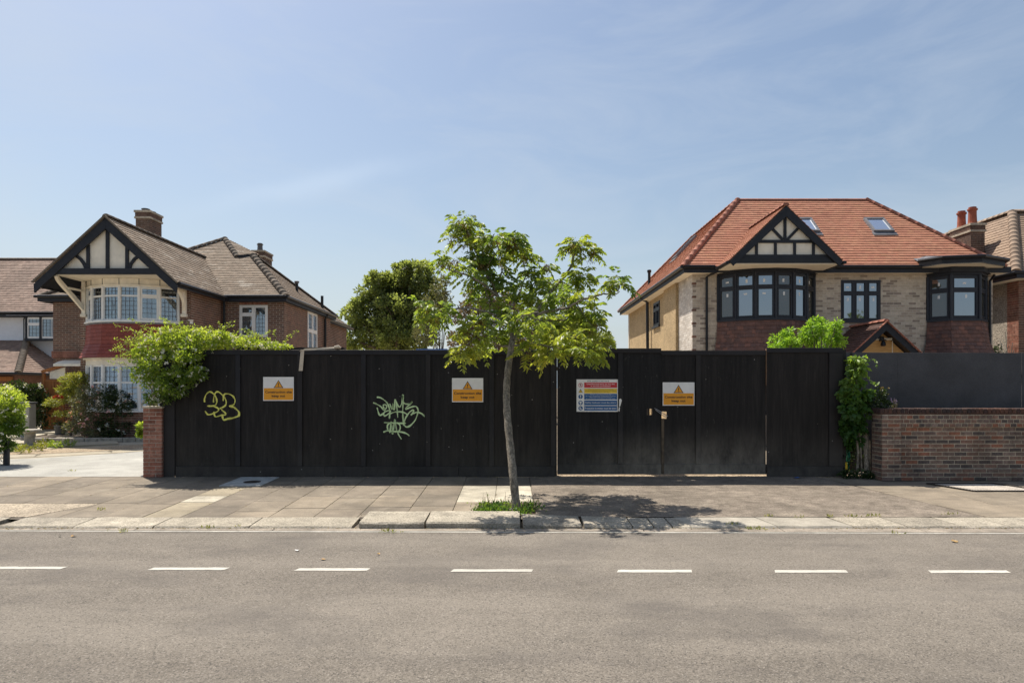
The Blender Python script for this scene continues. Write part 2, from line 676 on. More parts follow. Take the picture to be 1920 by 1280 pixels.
def casement(parent, O, u, w, h, cols, transom, fmat, gmat, fw=0.06, lead=None, lmat=None, curtain=None, stickers=None,
             sash=True, depth=0.07, top_only=None, smat=None):
    """window: O is its lower left corner seen from outside; transom = height of the transom or None"""
    O, u = Vector(O), Vector(u).normalized()
    n = Vector((u.y, -u.x, 0))
    z = Vector((0, 0, 1))
    f = MB()
    f.obox(O, u, n, z, (0, fw), (-depth, 0), (0, h))
    f.obox(O, u, n, z, (w - fw, w), (-depth, 0), (0, h))
    f.obox(O, u, n, z, (fw, w - fw), (-depth, 0), (0, fw))
    f.obox(O, u, n, z, (fw, w - fw), (-depth, 0), (h - fw, h))
    cw = (w - fw) / cols
    for c in range(1, cols):
        f.obox(O, u, n, z, (c * cw, c * cw + fw), (-depth, 0.002), (fw, h - fw))
    lights = []
    for c in range(cols):
        a0, a1 = c * cw + fw, (c + 1) * cw
        if transom and not (top_only is not None and c not in top_only):
            f.obox(O, u, n, z, (a0, a1), (-depth, 0.001), (transom - fw / 2, transom + fw / 2))
            lights += [(a0, a1, fw, transom - fw / 2), (a0, a1, transom + fw / 2, h - fw)]
        else:
            lights.append((a0, a1, fw, h - fw))
    sw = 0.035 if sash else 0.0
    if sash:
        for a0, a1, c0, c1 in lights:
            for q in (((a0, a0 + sw), (c0, c1)), ((a1 - sw, a1), (c0, c1)), ((a0 + sw, a1 - sw), (c0, c0 + sw)), ((a0 + sw, a1 - sw), (c1 - sw, c1))):
                f.obox(O, u, n, z, q[0], (-depth * 0.8, 0.012), q[1])
    win = f.build('window', fmat, parent)
    for li, (a0, a1, c0, c1) in enumerate(lights):
        p = MB()
        p.obox(O, u, n, z, (a0 + sw - .003, a1 - sw + .003), (-0.040, -0.032), (c0 + sw - .003, c1 - sw + .003))
        p.build('pane', gmat, win)
        A0, A1, C0, C1 = a0 + sw, a1 - sw, c0 + sw, c1 - sw
        if lead:
            l = MB()
            nx = max(2, round((A1 - A0) / lead))
            nz = max(2, round((C1 - C0) / (lead * 1.15)))
            for i in range(1, nx):
                x = A0 + (A1 - A0) * i / nx
                l.obox(O, u, n, z, (x - .006, x + .006), (-0.031, -0.024), (C0, C1))
            for i in range(1, nz):
                x = C0 + (C1 - C0) * i / nz
                l.obox(O, u, n, z, (A0, A1), (-0.0305, -0.0235), (x - .006, x + .006))
            l.build('leading', lmat, win)
        if stickers:
            s = MB()
            cx = A0 + (A1 - A0) * random.uniform(.4, .6)
            cz = C1 - (C1 - C0) * (0.16 if (C1 - C0) > 0.5 else 0.5)
            k = random.choice((0, 0, 1))
            s.obox(O, u, n, z, (cx - .028 - .02 * k, cx + .028 + .02 * k), (-0.0315, -0.030), (cz - .06 + .03 * k, cz + .04 - .02 * k))
            s.build('sticker', smat, win)
    if curtain:
        cm = MB()
        N = int(w / 0.035)
        for i in range(N):
            a, b = fw + (w - 2 * fw) * i / N, fw + (w - 2 * fw) * (i + 1) / N
            o1, o2 = (-0.11 if i % 2 else -0.15), (-0.15 if i % 2 else -0.11)
            if curtain[1] and not (a / w < curtain[1] or a / w > 1 - curtain[1]): continue
            cm.quad(O + u * a + n * o1 + z * fw, O + u * b + n * o2 + z * fw, O + u * b + n * o2 + z * (h - fw), O + u * a + n * o1 + z * (h - fw), 0.5)
        cm.build('curtain', curtain[0], win)
    return win


def text_mesh(body, w, h, O, u, z, mat, parent, name='lettering', off=0.0, bold=0.0, center=True):
    """lettering of overall width w and cap box h centred on O, standing off the board by off"""
    cu = bpy.data.curves.new(name, 'FONT')
    cu.body = body
    cu.size = 1.0
    cu.resolution_u = 3
    cu.offset = bold
    cu.align_x = 'CENTER'
    t = bpy.data.objects.new(name + '_tmp', cu)
    me = bpy.data.meshes.new_from_object(t)
    bpy.data.objects.remove(t)
    n_v = len(me.vertices)
    co = np.empty(n_v * 3, dtype=np.float32)
    me.vertices.foreach_get('co', co)
    co = co.reshape(-1, 3)
    mn, mx = co.min(0), co.max(0)
    sx = w / (mx[0] - mn[0])
    sy = h / (mx[1] - mn[1])
    O, u, z = Vector(O), Vector(u), Vector(z)
    n = u.cross(z)
    uu, zz, nn = np.array(u), np.array(z), np.array(n)
    cx, cy = (mx[0] + mn[0]) / 2, (mx[1] + mn[1]) / 2
    W = np.array(O - ORG[parent.name]) + (co[:, 0:1] - cx) * sx * uu + (co[:, 1:2] - cy) * sy * zz + off * nn
    me.vertices.foreach_set('co', W.astype(np.float32).ravel())
    me.materials.clear()
    me.materials.append(mat)
    me.update()
    bpy.data.curves.remove(cu)
    return link(name, me, parent)


# ------------------------------------------------------------------ foliage
def nrm(a):
    return a / np.maximum(np.linalg.norm(a, axis=1, keepdims=True), 1e-6)


def leaves(Pn, D, L, Wd, var, mat, parent=None, origin=None, name='foliage', kind=None, fold=0.25, label=None):
    """one folded two-triangle leaf at each point P along D"""
    N = len(Pn)
    D = nrm(D)
    Rn = nrm(rng.normal(size=(N, 3)))
    Sd = nrm(np.cross(D, Rn))
    Up = np.cross(Sd, D)
    L = L.reshape(-1, 1) if hasattr(L, 'reshape') else L
    Wd = Wd.reshape(-1, 1) if hasattr(Wd, 'reshape') else Wd
    b = Pn
    t = Pn + D * L
    m = Pn + D * L * 0.45 + Up * Wd * fold
    l, r = m + Sd * Wd * 0.5, m - Sd * Wd * 0.5
    V = np.stack([b, r, t, l], 1).reshape(-1, 3)
    i = np.arange(N)[:, None] * 4
    F = np.concatenate([i + np.array([[0, 1, 2]]), i + np.array([[0, 2, 3]])], 1).reshape(-1, 3)
    return np_mesh(name, V, F, np.repeat(var, 2), mat, parent, origin, kind, label)


def clump_points(ells, dens, sub=0.33, shell=0.5):
    """ells: (x,y,z,rx,ry,rz). points gathered in sub-clumps near each ellipsoid's skin; returns P, outward dir, clump tone"""
    PP, DD, TT = [], [], []
    for e in ells:
        c, r = np.array(e[:3]), np.array(e[3:6])
        A = 4 * math.pi * (r.mean() ** 2)
        nsub = max(4, int(A / (math.pi * (sub * r.mean()) ** 2) * 0.75))
        d = nrm(rng.normal(size=(nsub, 3)))
        rad = shell + (1 - shell) * rng.random((nsub, 1)) ** 0.5
        sc = c + d * r * rad * 0.86
        npts = max(6, int(dens * A / nsub))
        for k in range(nsub):
            sr = sub * r * rng.uniform(0.6, 1.35)
            q = nrm(rng.normal(size=(npts, 3)))
            p = sc[k] + q * sr * (rng.random((npts, 1)) ** 0.45)
            PP.append(p)
            DD.append(nrm(q * 0.8 + d[k] * 0.8 + rng.normal(size=(npts, 3)) * 0.5))
            TT.append(np.full(npts, rng.random()))
    return np.concatenate(PP), np.concatenate(DD), np.concatenate(TT)


def smooth_path(pts, k=6):
    pts = [Vector(p) for p in pts]
    if len(pts) < 3: return pts
    res = []
    for i in range(len(pts) - 1):
        p0, p1, p2, p3 = pts[max(i - 1, 0)], pts[i], pts[i + 1], pts[min(i + 2, len(pts) - 1)]
        for j in range(k):
            t = j / k
            res.append(0.5 * ((2 * p1) + (p2 - p0) * t + (2 * p0 - 5 * p1 + 4 * p2 - p3) * t * t + (3 * p1 - p0 - 3 * p2 + p3) * t ** 3))
    res.append(pts[-1])
    return res
# ------------------------------------------------------------------ the material set
def asphalt_extra(nt, col, pos):
    # worn paler bands along the road, dark seams and speckled aggregate
    ps = scaled(nt, (0.12, 1.3, 1))
    f = noise(nt, ps, 1.0, 4, 0.6)
    col = mixc(nt, grey(nt, f, 0.42, 0, 0.72, 0.5), col, (0.27, 0.24, 0.20))
    vo = node(nt, 'ShaderNodeTexVoronoi')
    vo.inputs['Scale'].default_value = 105
    nt.links.new(pos, vo.inputs['Vector'])
    sp = node(nt, 'ShaderNodeSeparateColor')
    nt.links.new(vo.outputs['Color'], sp.inputs[0])
    col = mixc(nt, grey(nt, sp.outputs[0], 0.86, 0, 0.93, 0.6), col, (0.035, 0.034, 0.034))
    col = mixc(nt, grey(nt, sp.outputs[1], 0.90, 0, 0.98, 0.40), col, (0.42, 0.38, 0.33))
    v2 = node(nt, 'ShaderNodeTexVoronoi')
    v2.feature = 'DISTANCE_TO_EDGE'
    v2.inputs['Scale'].default_value = 0.33
    wv = node(nt, 'ShaderNodeVectorMath')
    wv.operation = 'ADD'
    nz = node(nt, 'ShaderNodeTexNoise')
    nz.inputs['Scale'].default_value = 2.2
    nz.inputs['Detail'].default_value = 6
    nt.links.new(pos, nz.inputs['Vector'])
    nt.links.new(pos, wv.inputs[0])
    nt.links.new(nz.outputs['Color'], wv.inputs[1])
    nt.links.new(wv.outputs[0], v2.inputs['Vector'])
    br = noise(nt, pos, 0.5, 3)
    k = math_n(nt, 'MULTIPLY', grey(nt, v2.outputs['Distance'], 0.0, 0.35, 0.005, 0.0), grey(nt, br, 0.48, 0, 0.62, 1))
    col = mixc(nt, k, col, (0.04, 0.037, 0.034))
    g = noise(nt, scaled(nt, (0.5, 0.9, 1)), 1.1, 5, 0.7)
    return mixc(nt, grey(nt, g, 0.48, 0, 0.70, 0.65), col, (0.108, 0.097, 0.087))


def gum_extra(nt, col, pos):
    vo = node(nt, 'ShaderNodeTexVoronoi')
    vo.inputs['Scale'].default_value = 3.6
    nt.links.new(pos, vo.inputs['Vector'])
    sc = node(nt, 'ShaderNodeSeparateColor')
    nt.links.new(vo.outputs['Color'], sc.inputs[0])
    k = math_n(nt, 'MULTIPLY', grey(nt, vo.outputs['Distance'], 0.07, 1, 0.11, 0), grey(nt, sc.outputs[0], 0.55, 0, 0.56, 0.5))
    col = mixc(nt, k, col, (0.09, 0.078, 0.065))
    f = noise(nt, scaled(nt, (1.1, 2.4, 1)), 1.0, 7, 0.7, 0.8)
    col = mixc(nt, grey(nt, f, 0.50, 0, 0.66, 0.5), col, (0.115, 0.098, 0.078))
    g = noise(nt, scaled(nt, (2.3, 1.2, 1)), 1.0, 6, 0.7, 0.5)
    return mixc(nt, grey(nt, g, 0.56, 0, 0.68, 0.4), col, (0.30, 0.26, 0.20))


m_asphalt = M('road_asphalt', (0.176, 0.155, 0.129), rough=0.92, n_amt=0.10, n_scale=2.5, d_amt=0.12, d_scale=0.35, bump=0.9, b_scale=85,
              b_dist=0.012, fine=(60, 0.26), objrand=False, extra=asphalt_extra, spec=0.2)
m_cross = M('crossover_asphalt', (0.205, 0.172, 0.137), rough=0.93, n_amt=0.30, n_scale=6, d_amt=0.30, d_scale=1.3, bump=0.8, b_scale=50,
            b_dist=0.02, fine=(45, 0.3), objrand=False, spec=0.2, extra=gum_extra)
m_ground = M('bare_ground', (0.33, 0.27, 0.2), n_amt=0.3, fine=(30, 0.2), objrand=False)
m_joint = M('joint_sand', (0.15, 0.125, 0.098), n_amt=0.4, n_scale=12, objrand=False)
SLAB = [(0.190, 0.160, 0.122), (0.218, 0.182, 0.136), (0.202, 0.168, 0.127), (0.245, 0.203, 0.150), (0.184, 0.154, 0.118), (0.30, 0.255, 0.18), (0.44, 0.40, 0.315)]
m_slab = M('paving_concrete', SLAB, rough=0.9, n_amt=0.16, n_scale=4, d_amt=0.30, d_scale=0.7, bump=0.35, b_scale=60, b_dist=0.006,
           fine=(70, 0.16), objrand=False, interp='CONSTANT', extra=gum_extra)
m_agg = M('exposed_aggregate', (0.42, 0.35, 0.26), n_amt=0.2, bump=1.0, b_scale=40, b_dist=0.03, fine=(38, 0.5), objrand=False)
m_gravel = M('gravel', (0.33, 0.255, 0.17), n_amt=0.2, bump=1.0, b_scale=35, b_dist=0.03, fine=(30, 0.55), objrand=False)
m_kerb = M('kerb_granite', [(0.31, 0.275, 0.215), (0.37, 0.33, 0.26), (0.27, 0.24, 0.19)], n_amt=0.15, n_scale=8, d_amt=0.25, d_scale=3,
           bump=0.8, b_scale=55, b_dist=0.012, fine=(45, 0.35))
m_kerb_s = M('kerb_concrete', [(0.34, 0.31, 0.255), (0.29, 0.262, 0.215)], n_amt=0.12, n_scale=9, d_amt=0.2, d_scale=3, bump=0.4, fine=(50, 0.12))
m_channel = M('channel_concrete', (0.26, 0.222, 0.178), n_amt=0.2, n_scale=6, d_amt=0.25, d_scale=2, bump=0.5, fine=(50, 0.2), objrand=False)


def paint_extra(nt, col, pos):
    f = noise(nt, pos, 38, 5, 0.75)
    g = noise(nt, pos, 5, 3, 0.6)
    k = math_n(nt, 'ADD', f, math_n(nt, 'MULTIPLY', g, 0.45))
    return mixc(nt, grey(nt, k, 0.86, 0, 0.95, 0.85), col, (0.2, 0.18, 0.16))


m_paint_worn = M('road_paint_worn', (0.42, 0.40, 0.35), n_amt=0.2, n_scale=9, d_amt=0.25, d_scale=1.5, bump=0.4, b_scale=80, fine=(60, 0.2), objrand=False, extra=paint_extra)
m_paint = M('road_paint', (0.47, 0.45, 0.395), n_amt=0.08, d_amt=0.12, bump=0.4, b_scale=80, fine=(60, 0.10), objrand=False, extra=paint_extra)
m_drive = M('driveway_concrete', (0.33, 0.32, 0.285), n_amt=0.10, n_scale=3, d_amt=0.22, d_scale=0.8, bump=0.3, fine=(50, 0.12), objrand=False)
m_sandslab = M('sand_paving', [(0.38, 0.325, 0.23), (0.32, 0.28, 0.21), (0.43, 0.385, 0.29)], n_amt=0.12, d_amt=0.2, bump=0.3, fine=(50, 0.1))
m_iron = M('cast_iron', (0.07, 0.062, 0.055), rough=0.6, n_amt=0.3, bump=0.4, metal=0.5, objrand=False)

m_brick_red = M('brick_red_brown', [(0.145, 0.078, 0.056), (0.19, 0.098, 0.068), (0.12, 0.07, 0.054), (0.165, 0.09, 0.064), (0.205, 0.105, 0.072)],
                n_amt=0.25, n_scale=14, d_amt=0.2, bump=0.5, b_scale=60, fine=(60, 0.15))
m_brick_wall = M('brick_garden_wall', [(0.19, 0.122, 0.093), (0.25, 0.11, 0.07), (0.095, 0.075, 0.067), (0.22, 0.135, 0.10), (0.175, 0.125, 0.10), (0.20, 0.115, 0.085), (0.21, 0.155, 0.125), (0.15, 0.105, 0.088)],
                 n_amt=0.3, n_scale=14, d_amt=0.35, d_scale=2.0, bump=0.6, b_scale=60, fine=(60, 0.2), interp='CONSTANT')
m_brick_cope = M('brick_coping', [(0.055, 0.032, 0.028), (0.08, 0.045, 0.035), (0.045, 0.032, 0.03), (0.10, 0.05, 0.035)], n_amt=0.35, n_scale=12,
                 d_amt=0.3, bump=0.6, interp='CONSTANT')
m_brick_pier = M('brick_pier', [(0.30, 0.12, 0.08), (0.22, 0.095, 0.065), (0.34, 0.17, 0.12), (0.26, 0.11, 0.075)], n_amt=0.3, n_scale=14,
                 d_amt=0.45, d_scale=2.5, bump=0.6, fine=(60, 0.2))
m_brick_buff = M('brick_buff', [(0.50, 0.42, 0.325), (0.46, 0.38, 0.29), (0.54, 0.455, 0.36), (0.42, 0.34, 0.265), (0.49, 0.41, 0.32), (0.27, 0.215, 0.17), (0.48, 0.40, 0.31), (0.30, 0.24, 0.195), (0.55, 0.47, 0.37)],
                 n_amt=0.15, n_scale=14, d_amt=0.1, bump=0.4, fine=(60, 0.1), interp='CONSTANT')
m_brick_white = M('brick_whitened', [(0.62, 0.58, 0.52), (0.5, 0.45, 0.39), (0.66, 0.62, 0.56)], n_amt=0.2, n_scale=14, bump=0.5, fine=(60, 0.1))
m_mortar = M('mortar', (0.43, 0.37, 0.30), n_amt=0.2, n_scale=20, bump=0.3, objrand=False)
m_mortar_d = M('mortar_aged', (0.44, 0.38, 0.29), n_amt=0.35, n_scale=20, d_amt=0.35, d_scale=2, bump=0.3, objrand=False)
m_mortar_b = M('mortar_buff', (0.52, 0.47, 0.39), n_amt=0.15, bump=0.3, objrand=False)
m_pebble = M('pebbledash', (0.47, 0.345, 0.19), n_amt=0.15, n_scale=8, d_amt=0.15, bump=1.0, b_scale=30, b_dist=0.05, fine=(28, 0.4), objrand=False)
m_pebble_g = M('pebbledash_grey', (0.36, 0.31, 0.25), n_amt=0.15, n_scale=8, bump=1.0, b_scale=30, b_dist=0.05, fine=(28, 0.5), objrand=False)
m_render = M('white_render', (0.74, 0.76, 0.80), n_amt=0.04, d_amt=0.08, bump=0.4, b_scale=30, objrand=False)
m_panel_cream = M('cream_render', (0.78, 0.71, 0.585), n_amt=0.05, d_amt=0.12, d_scale=2, bump=0.3, b_scale=40, objrand=False)
m_soffit = M('soffit_cream', (0.78, 0.70, 0.56), n_amt=0.05, d_amt=0.1, bump=0.1, objrand=False)
m_cream = M('cream_paint', (0.80, 0.73, 0.60), rough=0.6, n_amt=0.08, n_scale=10, d_amt=0.14, d_scale=2.5, bump=0.2, objrand=False)
m_white = M('white_frame', (0.78, 0.77, 0.74), rough=0.45, n_amt=0.05, d_amt=0.08, bump=0.05, objrand=False)
m_black = M('black_timber', (0.018, 0.020, 0.026), rough=0.55, n_amt=0.25, n_scale=10, d_amt=0.2, bump=0.3, b_scale=40, objrand=False)
m_anth = M('anthracite_frame', (0.022, 0.024, 0.032), rough=0.4, n_amt=0.1, d_amt=0.1, bump=0.05, objrand=False)
m_gutter = M('gutter_plastic', (0.015, 0.015, 0.017), rough=0.35, n_amt=0.15, bump=0.05, objrand=False)

m_tile_red = M('roof_tile_red', [(0.36, 0.153, 0.094), (0.385, 0.170, 0.104), (0.34, 0.142, 0.090), (0.395, 0.186, 0.113), (0.36, 0.158, 0.098), (0.375, 0.178, 0.102)],
               n_amt=0.15, n_scale=8, d_amt=0.12, d_scale=0.9, bump=0.3, fine=(50, 0.1))
m_ridge_red = M('ridge_tile_red', [(0.33, 0.135, 0.09), (0.37, 0.155, 0.105), (0.30, 0.12, 0.082)], n_amt=0.15, bump=0.2)


def lichen(nt, col, pos):
    f = noise(nt, scaled(nt, (0.8, 0.8, 3.5)), 1.6, 6, 0.7)
    g = noise(nt, pos, 12, 3, 0.7)
    k = math_n(nt, 'MULTIPLY', grey(nt, f, 0.565, 0, 0.63, 1), grey(nt, g, 0.35, 0.2, 0.6, 0.9))
    return mixc(nt, k, col, (0.42, 0.38, 0.32))


m_tile_brown = M('roof_tile_weathered', [(0.185, 0.138, 0.098), (0.22, 0.168, 0.122), (0.165, 0.125, 0.09), (0.245, 0.19, 0.14), (0.19, 0.148, 0.108)],
                 n_amt=0.25, n_scale=7, d_amt=0.2, d_scale=0.7, bump=0.4, fine=(45, 0.2), extra=lichen)
m_tile_brown2 = M('roof_tile_old', [(0.22, 0.15, 0.115), (0.265, 0.185, 0.145), (0.19, 0.13, 0.10), (0.29, 0.21, 0.165)],
                  n_amt=0.25, n_scale=7, d_amt=0.25, d_scale=0.8, bump=0.4, fine=(45, 0.2))
m_tile_tan = M('roof_tile_tan', [(0.25, 0.18, 0.13), (0.285, 0.205, 0.145), (0.22, 0.155, 0.11)], n_amt=0.2, n_scale=7, d_amt=0.2, bump=0.3)
m_tile_hung = M('hanging_tile', [(0.150, 0.082, 0.066), (0.18, 0.094, 0.072), (0.13, 0.076, 0.064), (0.205, 0.102, 0.076), (0.16, 0.086, 0.069), (0.14, 0.082, 0.07)],
                n_amt=0.2, n_scale=9, d_amt=0.15, d_scale=2, bump=0.3, interp='CONSTANT')
m_tile_painted = M('hanging_tile_red_paint', [(0.235, 0.055, 0.038), (0.26, 0.062, 0.042), (0.215, 0.05, 0.036)], rough=0.6, n_amt=0.12, d_amt=0.12, bump=0.2)
m_ridge_brown = M('ridge_tile_weathered', [(0.20, 0.16, 0.12), (0.16, 0.13, 0.10)], n_amt=0.3, n_scale=8, bump=0.4)
m_under = M('roof_underlay', (0.06, 0.045, 0.035), n_amt=0.1, bump=0, objrand=False)
m_lead = M('lead_flashing', (0.16, 0.16, 0.17), rough=0.55, n_amt=0.15, bump=0.2, objrand=False)
m_pot = M('terracotta', (0.33, 0.10, 0.06), n_amt=0.2, n_scale=10, bump=0.2, objrand=False)
m_chim = M('brick_chimney', [(0.11, 0.07, 0.05), (0.15, 0.09, 0.065), (0.085, 0.06, 0.048)], n_amt=0.3, n_scale=14, d_amt=0.3, bump=0.5)

m_glass_dark = glass_mat('glass_reflective', 0.30)
m_glass_painted_refl = glass_mat('glass_painted_reflection', 0.07, dark=(0.055, 0.05, 0.036))  # dark reflections put into the colour of chosen bay panes, gloss weakened
m_glass_mid = glass_mat('glass_old', 0.16, trans=True, wob=0.5)
m_glass_black = glass_mat('glass_dark', 0.10)
m_net = M('net_curtain', (0.60, 0.63, 0.66), rough=0.9, n_amt=0.06, d_amt=0.15, bump=0, objrand=False)
m_net_warm = M('curtain_beige', (0.50, 0.40, 0.32), rough=0.9, n_amt=0.06, d_amt=0.15, bump=0, objrand=False)
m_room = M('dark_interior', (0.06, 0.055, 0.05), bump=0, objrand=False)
m_leading = flat_mat('leading', (0.09, 0.09, 0.09))
m_sticker = flat_mat('sticker_white', (0.75, 0.75, 0.73))


def fence_extra(nt, col, pos):
    # pale scuffs and dust near the foot of the boards, staple specks
    sp = node(nt, 'ShaderNodeSeparateXYZ')
    g = node(nt, 'ShaderNodeNewGeometry')
    nt.links.new(g.outputs['Position'], sp.inputs[0])
    foot = grey(nt, sp.outputs['Z'], 0.05, 1.0, 1.05, 0.0)
    f = noise(nt, scaled(nt, (3.5, 3.5, 1.6)), 1.0, 8, 0.72)
    loc = noise(nt, scaled(nt, (0.7, 0.5, 0.3)), 1.0, 2)
    gx = math_n(nt, 'MULTIPLY', grey(nt, sp.outputs['X'], 0.75, 0.0, 2.4, 1.0), grey(nt, sp.outputs['X'], 4.84, 1.0, 4.86, 0.25))
    lvl = math_n(nt, 'ADD', grey(nt, loc, 0.4, 0.05, 0.62, 0.28), math_n(nt, 'MULTIPLY', gx, 1.1))
    k = math_n(nt, 'MULTIPLY', math_n(nt, 'MULTIPLY', math_n(nt, 'POWER', foot, 1.5), lvl), grey(nt, f, 0.30, 0.15, 0.66, 1.0))
    k = grey(nt, k, 0, 0, 1, 1)
    col = mixc(nt, k, col, (0.22, 0.19, 0.15))
    f2 = noise(nt, scaled(nt, (17, 17, 6)), 1.0, 4, 0.8)
    k2 = math_n(nt, 'MULTIPLY', grey(nt, f2, 0.62, 0, 0.74, 0.55), math_n(nt, 'ADD', grey(nt, loc, 0.52, 0, 0.64, .5), math_n(nt, 'MULTIPLY', gx, 0.5)))
    col = mixc(nt, k2, col, (0.15, 0.135, 0.115))
    g = node(nt, 'ShaderNodeNewGeometry')
    vo = node(nt, 'ShaderNodeTexVoronoi')
    vo.inputs['Scale'].default_value = 7.5
    nt.links.new(g.outputs['Position'], vo.inputs['Vector'])
    sc = node(nt, 'ShaderNodeSeparateColor')
    nt.links.new(vo.outputs['Color'], sc.inputs[0])
    k3 = math_n(nt, 'MULTIPLY', grey(nt, vo.outputs['Distance'], 0.05, 1, 0.075, 0), grey(nt, sc.outputs[0], 0.80, 0, 0.81, 0.7))
    return mixc(nt, k3, col, (0.45, 0.42, 0.38))


m_ply = M('black_stained_ply', [(0.0105, 0.0092, 0.0085), (0.0225, 0.0175, 0.0145), (0.0130, 0.0122, 0.0122), (0.018, 0.0145, 0.0125)], rough=0.62, n_amt=0.4, n_scale=1.5, d_amt=0.45, d_scale=0.35,
          bump=0.5, b_scale=1.0, b_dist=0.004, stretch=(22, 22, 1.8), streak=(8, 0.3), extra=fence_extra, spec=0.25)
m_board = M('black_stained_board', [(0.019, 0.018, 0.019), (0.025, 0.022, 0.021), (0.0175, 0.018, 0.022)], rough=0.6, n_amt=0.25, n_scale=2, d_amt=0.2, bump=0.5,
            b_scale=40, b_dist=0.004, extra=fence_extra, spec=0.25)
m_raw = M('raw_timber', (0.22, 0.13, 0.075), n_amt=0.25, bump=0.3, objrand=False)
m_hoard = M('grey_hoarding', (0.058, 0.058, 0.062), rough=0.55, n_amt=0.16, n_scale=3, d_amt=0.28, d_scale=0.9, bump=0.3, b_scale=45, fine=(30, 0.08), objrand=False, spec=0.3)
m_tape = M('beige_tape', (0.56, 0.48, 0.37), rough=0.7, n_amt=0.1, bump=0.1, objrand=False)
m_sign_white = flat_mat('sign_white', (0.80, 0.78, 0.74), 0.35)
m_sign_orange = flat_mat('sign_orange', (0.80, 0.33, 0.012), 0.35)
m_sign_black = flat_mat('sign_black', (0.02, 0.015, 0.012), 0.4)
m_sign_red = flat_mat('sign_red', (0.52, 0.03, 0.035), 0.35)
m_sign_yellow = flat_mat('sign_yellow', (0.75, 0.50, 0.03), 0.35)
m_sign_blue = flat_mat('sign_blue', (0.012, 0.09, 0.25), 0.35)
m_plyraw = M('plywood', (0.56, 0.33, 0.13), n_amt=0.2, n_scale=3, stretch=(1, 1, 8), bump=0.2, objrand=False)
m_woodgate = M('orange_timber', (0.34, 0.135, 0.045), n_amt=0.2, n_scale=3, stretch=(10, 10, 1), bump=0.3)
m_stone = M('weathered_stone', (0.34, 0.31, 0.26), n_amt=0.3, n_scale=10, d_amt=0.3, d_scale=4, bump=0.7, objrand=False)
m_postgrey = M('painted_post', (0.36, 0.34, 0.29), n_amt=0.08, bump=0.1, objrand=False)
m_hose = flat_mat('hose_green', (0.015, 0.16, 0.09), 0.4)
m_blue = flat_mat('blue_plastic', (0.03, 0.16, 0.50), 0.4)
m_bark = M('bark_grey', (0.27, 0.232, 0.18), n_amt=0.45, n_scale=8, d_amt=0.35, d_scale=3, stretch=(2.5, 2.5, 1), bump=1.0, b_scale=26, b_dist=0.03, fine=(24, 0.45), objrand=False)
m_bark_d = M('bark_brown', (0.12, 0.095, 0.07), n_amt=0.3, bump=0.5, objrand=False)
m_litter = M('dry_leaf', [(0.30, 0.17, 0.07), (0.42, 0.28, 0.12), (0.22, 0.12, 0.06)], bump=0)
m_soil = M('soil', (0.09, 0.065, 0.045), n_amt=0.4, n_scale=15, bump=0.8, objrand=False)

f_ash = foliage_mat('leaf_ash', [(0.06, 0.105, 0.030), (0.10, 0.155, 0.036), (0.155, 0.205, 0.042), (0.23, 0.26, 0.05), (0.32, 0.31, 0.06)], 0.52, 2.1, rough=.42, spec=.4)
f_key = foliage_mat('seed_key', [(0.20, 0.15, 0.06), (0.24, 0.17, 0.08), (0.16, 0.12, 0.055), (0.22, 0.19, 0.05)], 0.35, 1.4)
f_far = foliage_mat('leaf_far_tree', [(0.11, 0.14, 0.062), (0.155, 0.19, 0.075), (0.21, 0.24, 0.095)], 0.5, 1.9)
f_wisp = foliage_mat('leaf_grey_green', [(0.095, 0.11, 0.06), (0.125, 0.135, 0.07), (0.16, 0.14, 0.085)], 0.3, 1.5)
f_plum = foliage_mat('leaf_plum', [(0.12, 0.085, 0.08), (0.16, 0.12, 0.10), (0.14, 0.14, 0.075)], 0.3, 1.4)
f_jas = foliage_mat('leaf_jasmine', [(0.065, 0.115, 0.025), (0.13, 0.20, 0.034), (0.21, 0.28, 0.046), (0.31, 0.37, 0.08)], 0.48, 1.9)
f_lime = foliage_mat('leaf_lime', [(0.13, 0.25, 0.03), (0.19, 0.32, 0.04), (0.24, 0.37, 0.05)], 0.45, 1.8)
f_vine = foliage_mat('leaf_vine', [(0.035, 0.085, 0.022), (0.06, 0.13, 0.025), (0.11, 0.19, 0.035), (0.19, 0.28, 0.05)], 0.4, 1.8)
f_ivy = foliage_mat('leaf_ivy', [(0.018, 0.035, 0.012), (0.035, 0.06, 0.018), (0.06, 0.09, 0.028)], 0.25, 1.4)
f_yel = foliage_mat('leaf_yellow_green', [(0.13, 0.16, 0.035), (0.20, 0.22, 0.05), (0.27, 0.25, 0.07)], 0.4, 1.7)
f_white = foliage_mat('petal_white', [(0.72, 0.72, 0.68), (0.8, 0.79, 0.76)], 0.3, 1.0)
f_pink = foliage_mat('petal_pink', [(0.72, 0.33, 0.36), (0.75, 0.48, 0.48)], 0.3, 1.1)
f_red = foliage_mat('petal_red', [(0.35, 0.02, 0.02), (0.42, 0.03, 0.03)], 0.3, 1.1)
f_lav = foliage_mat('petal_lavender', [(0.32, 0.22, 0.45), (0.36, 0.26, 0.5)], 0.3, 1.1)

# ------------------------------------------------------------------ ground, road, kerb, pavement
def KY(x):      # road-side edge of the channel: the carriageway runs a touch off square
    return 8.78 - 0.012 * x


g = MB(); g.quad((-400, -60, -0.30), (400, -60, -0.30), (400, 900, -0.30), (-400, 900, -0.30))
g.build('ground', m_ground, kind='structure')
g = MB(); g.quad((-60, -14, -0.14), (60, -14, -0.14), (60, KY(60), -0.14), (-60, KY(-60), -0.14))
road = g.build('road', m_asphalt, kind='structure')

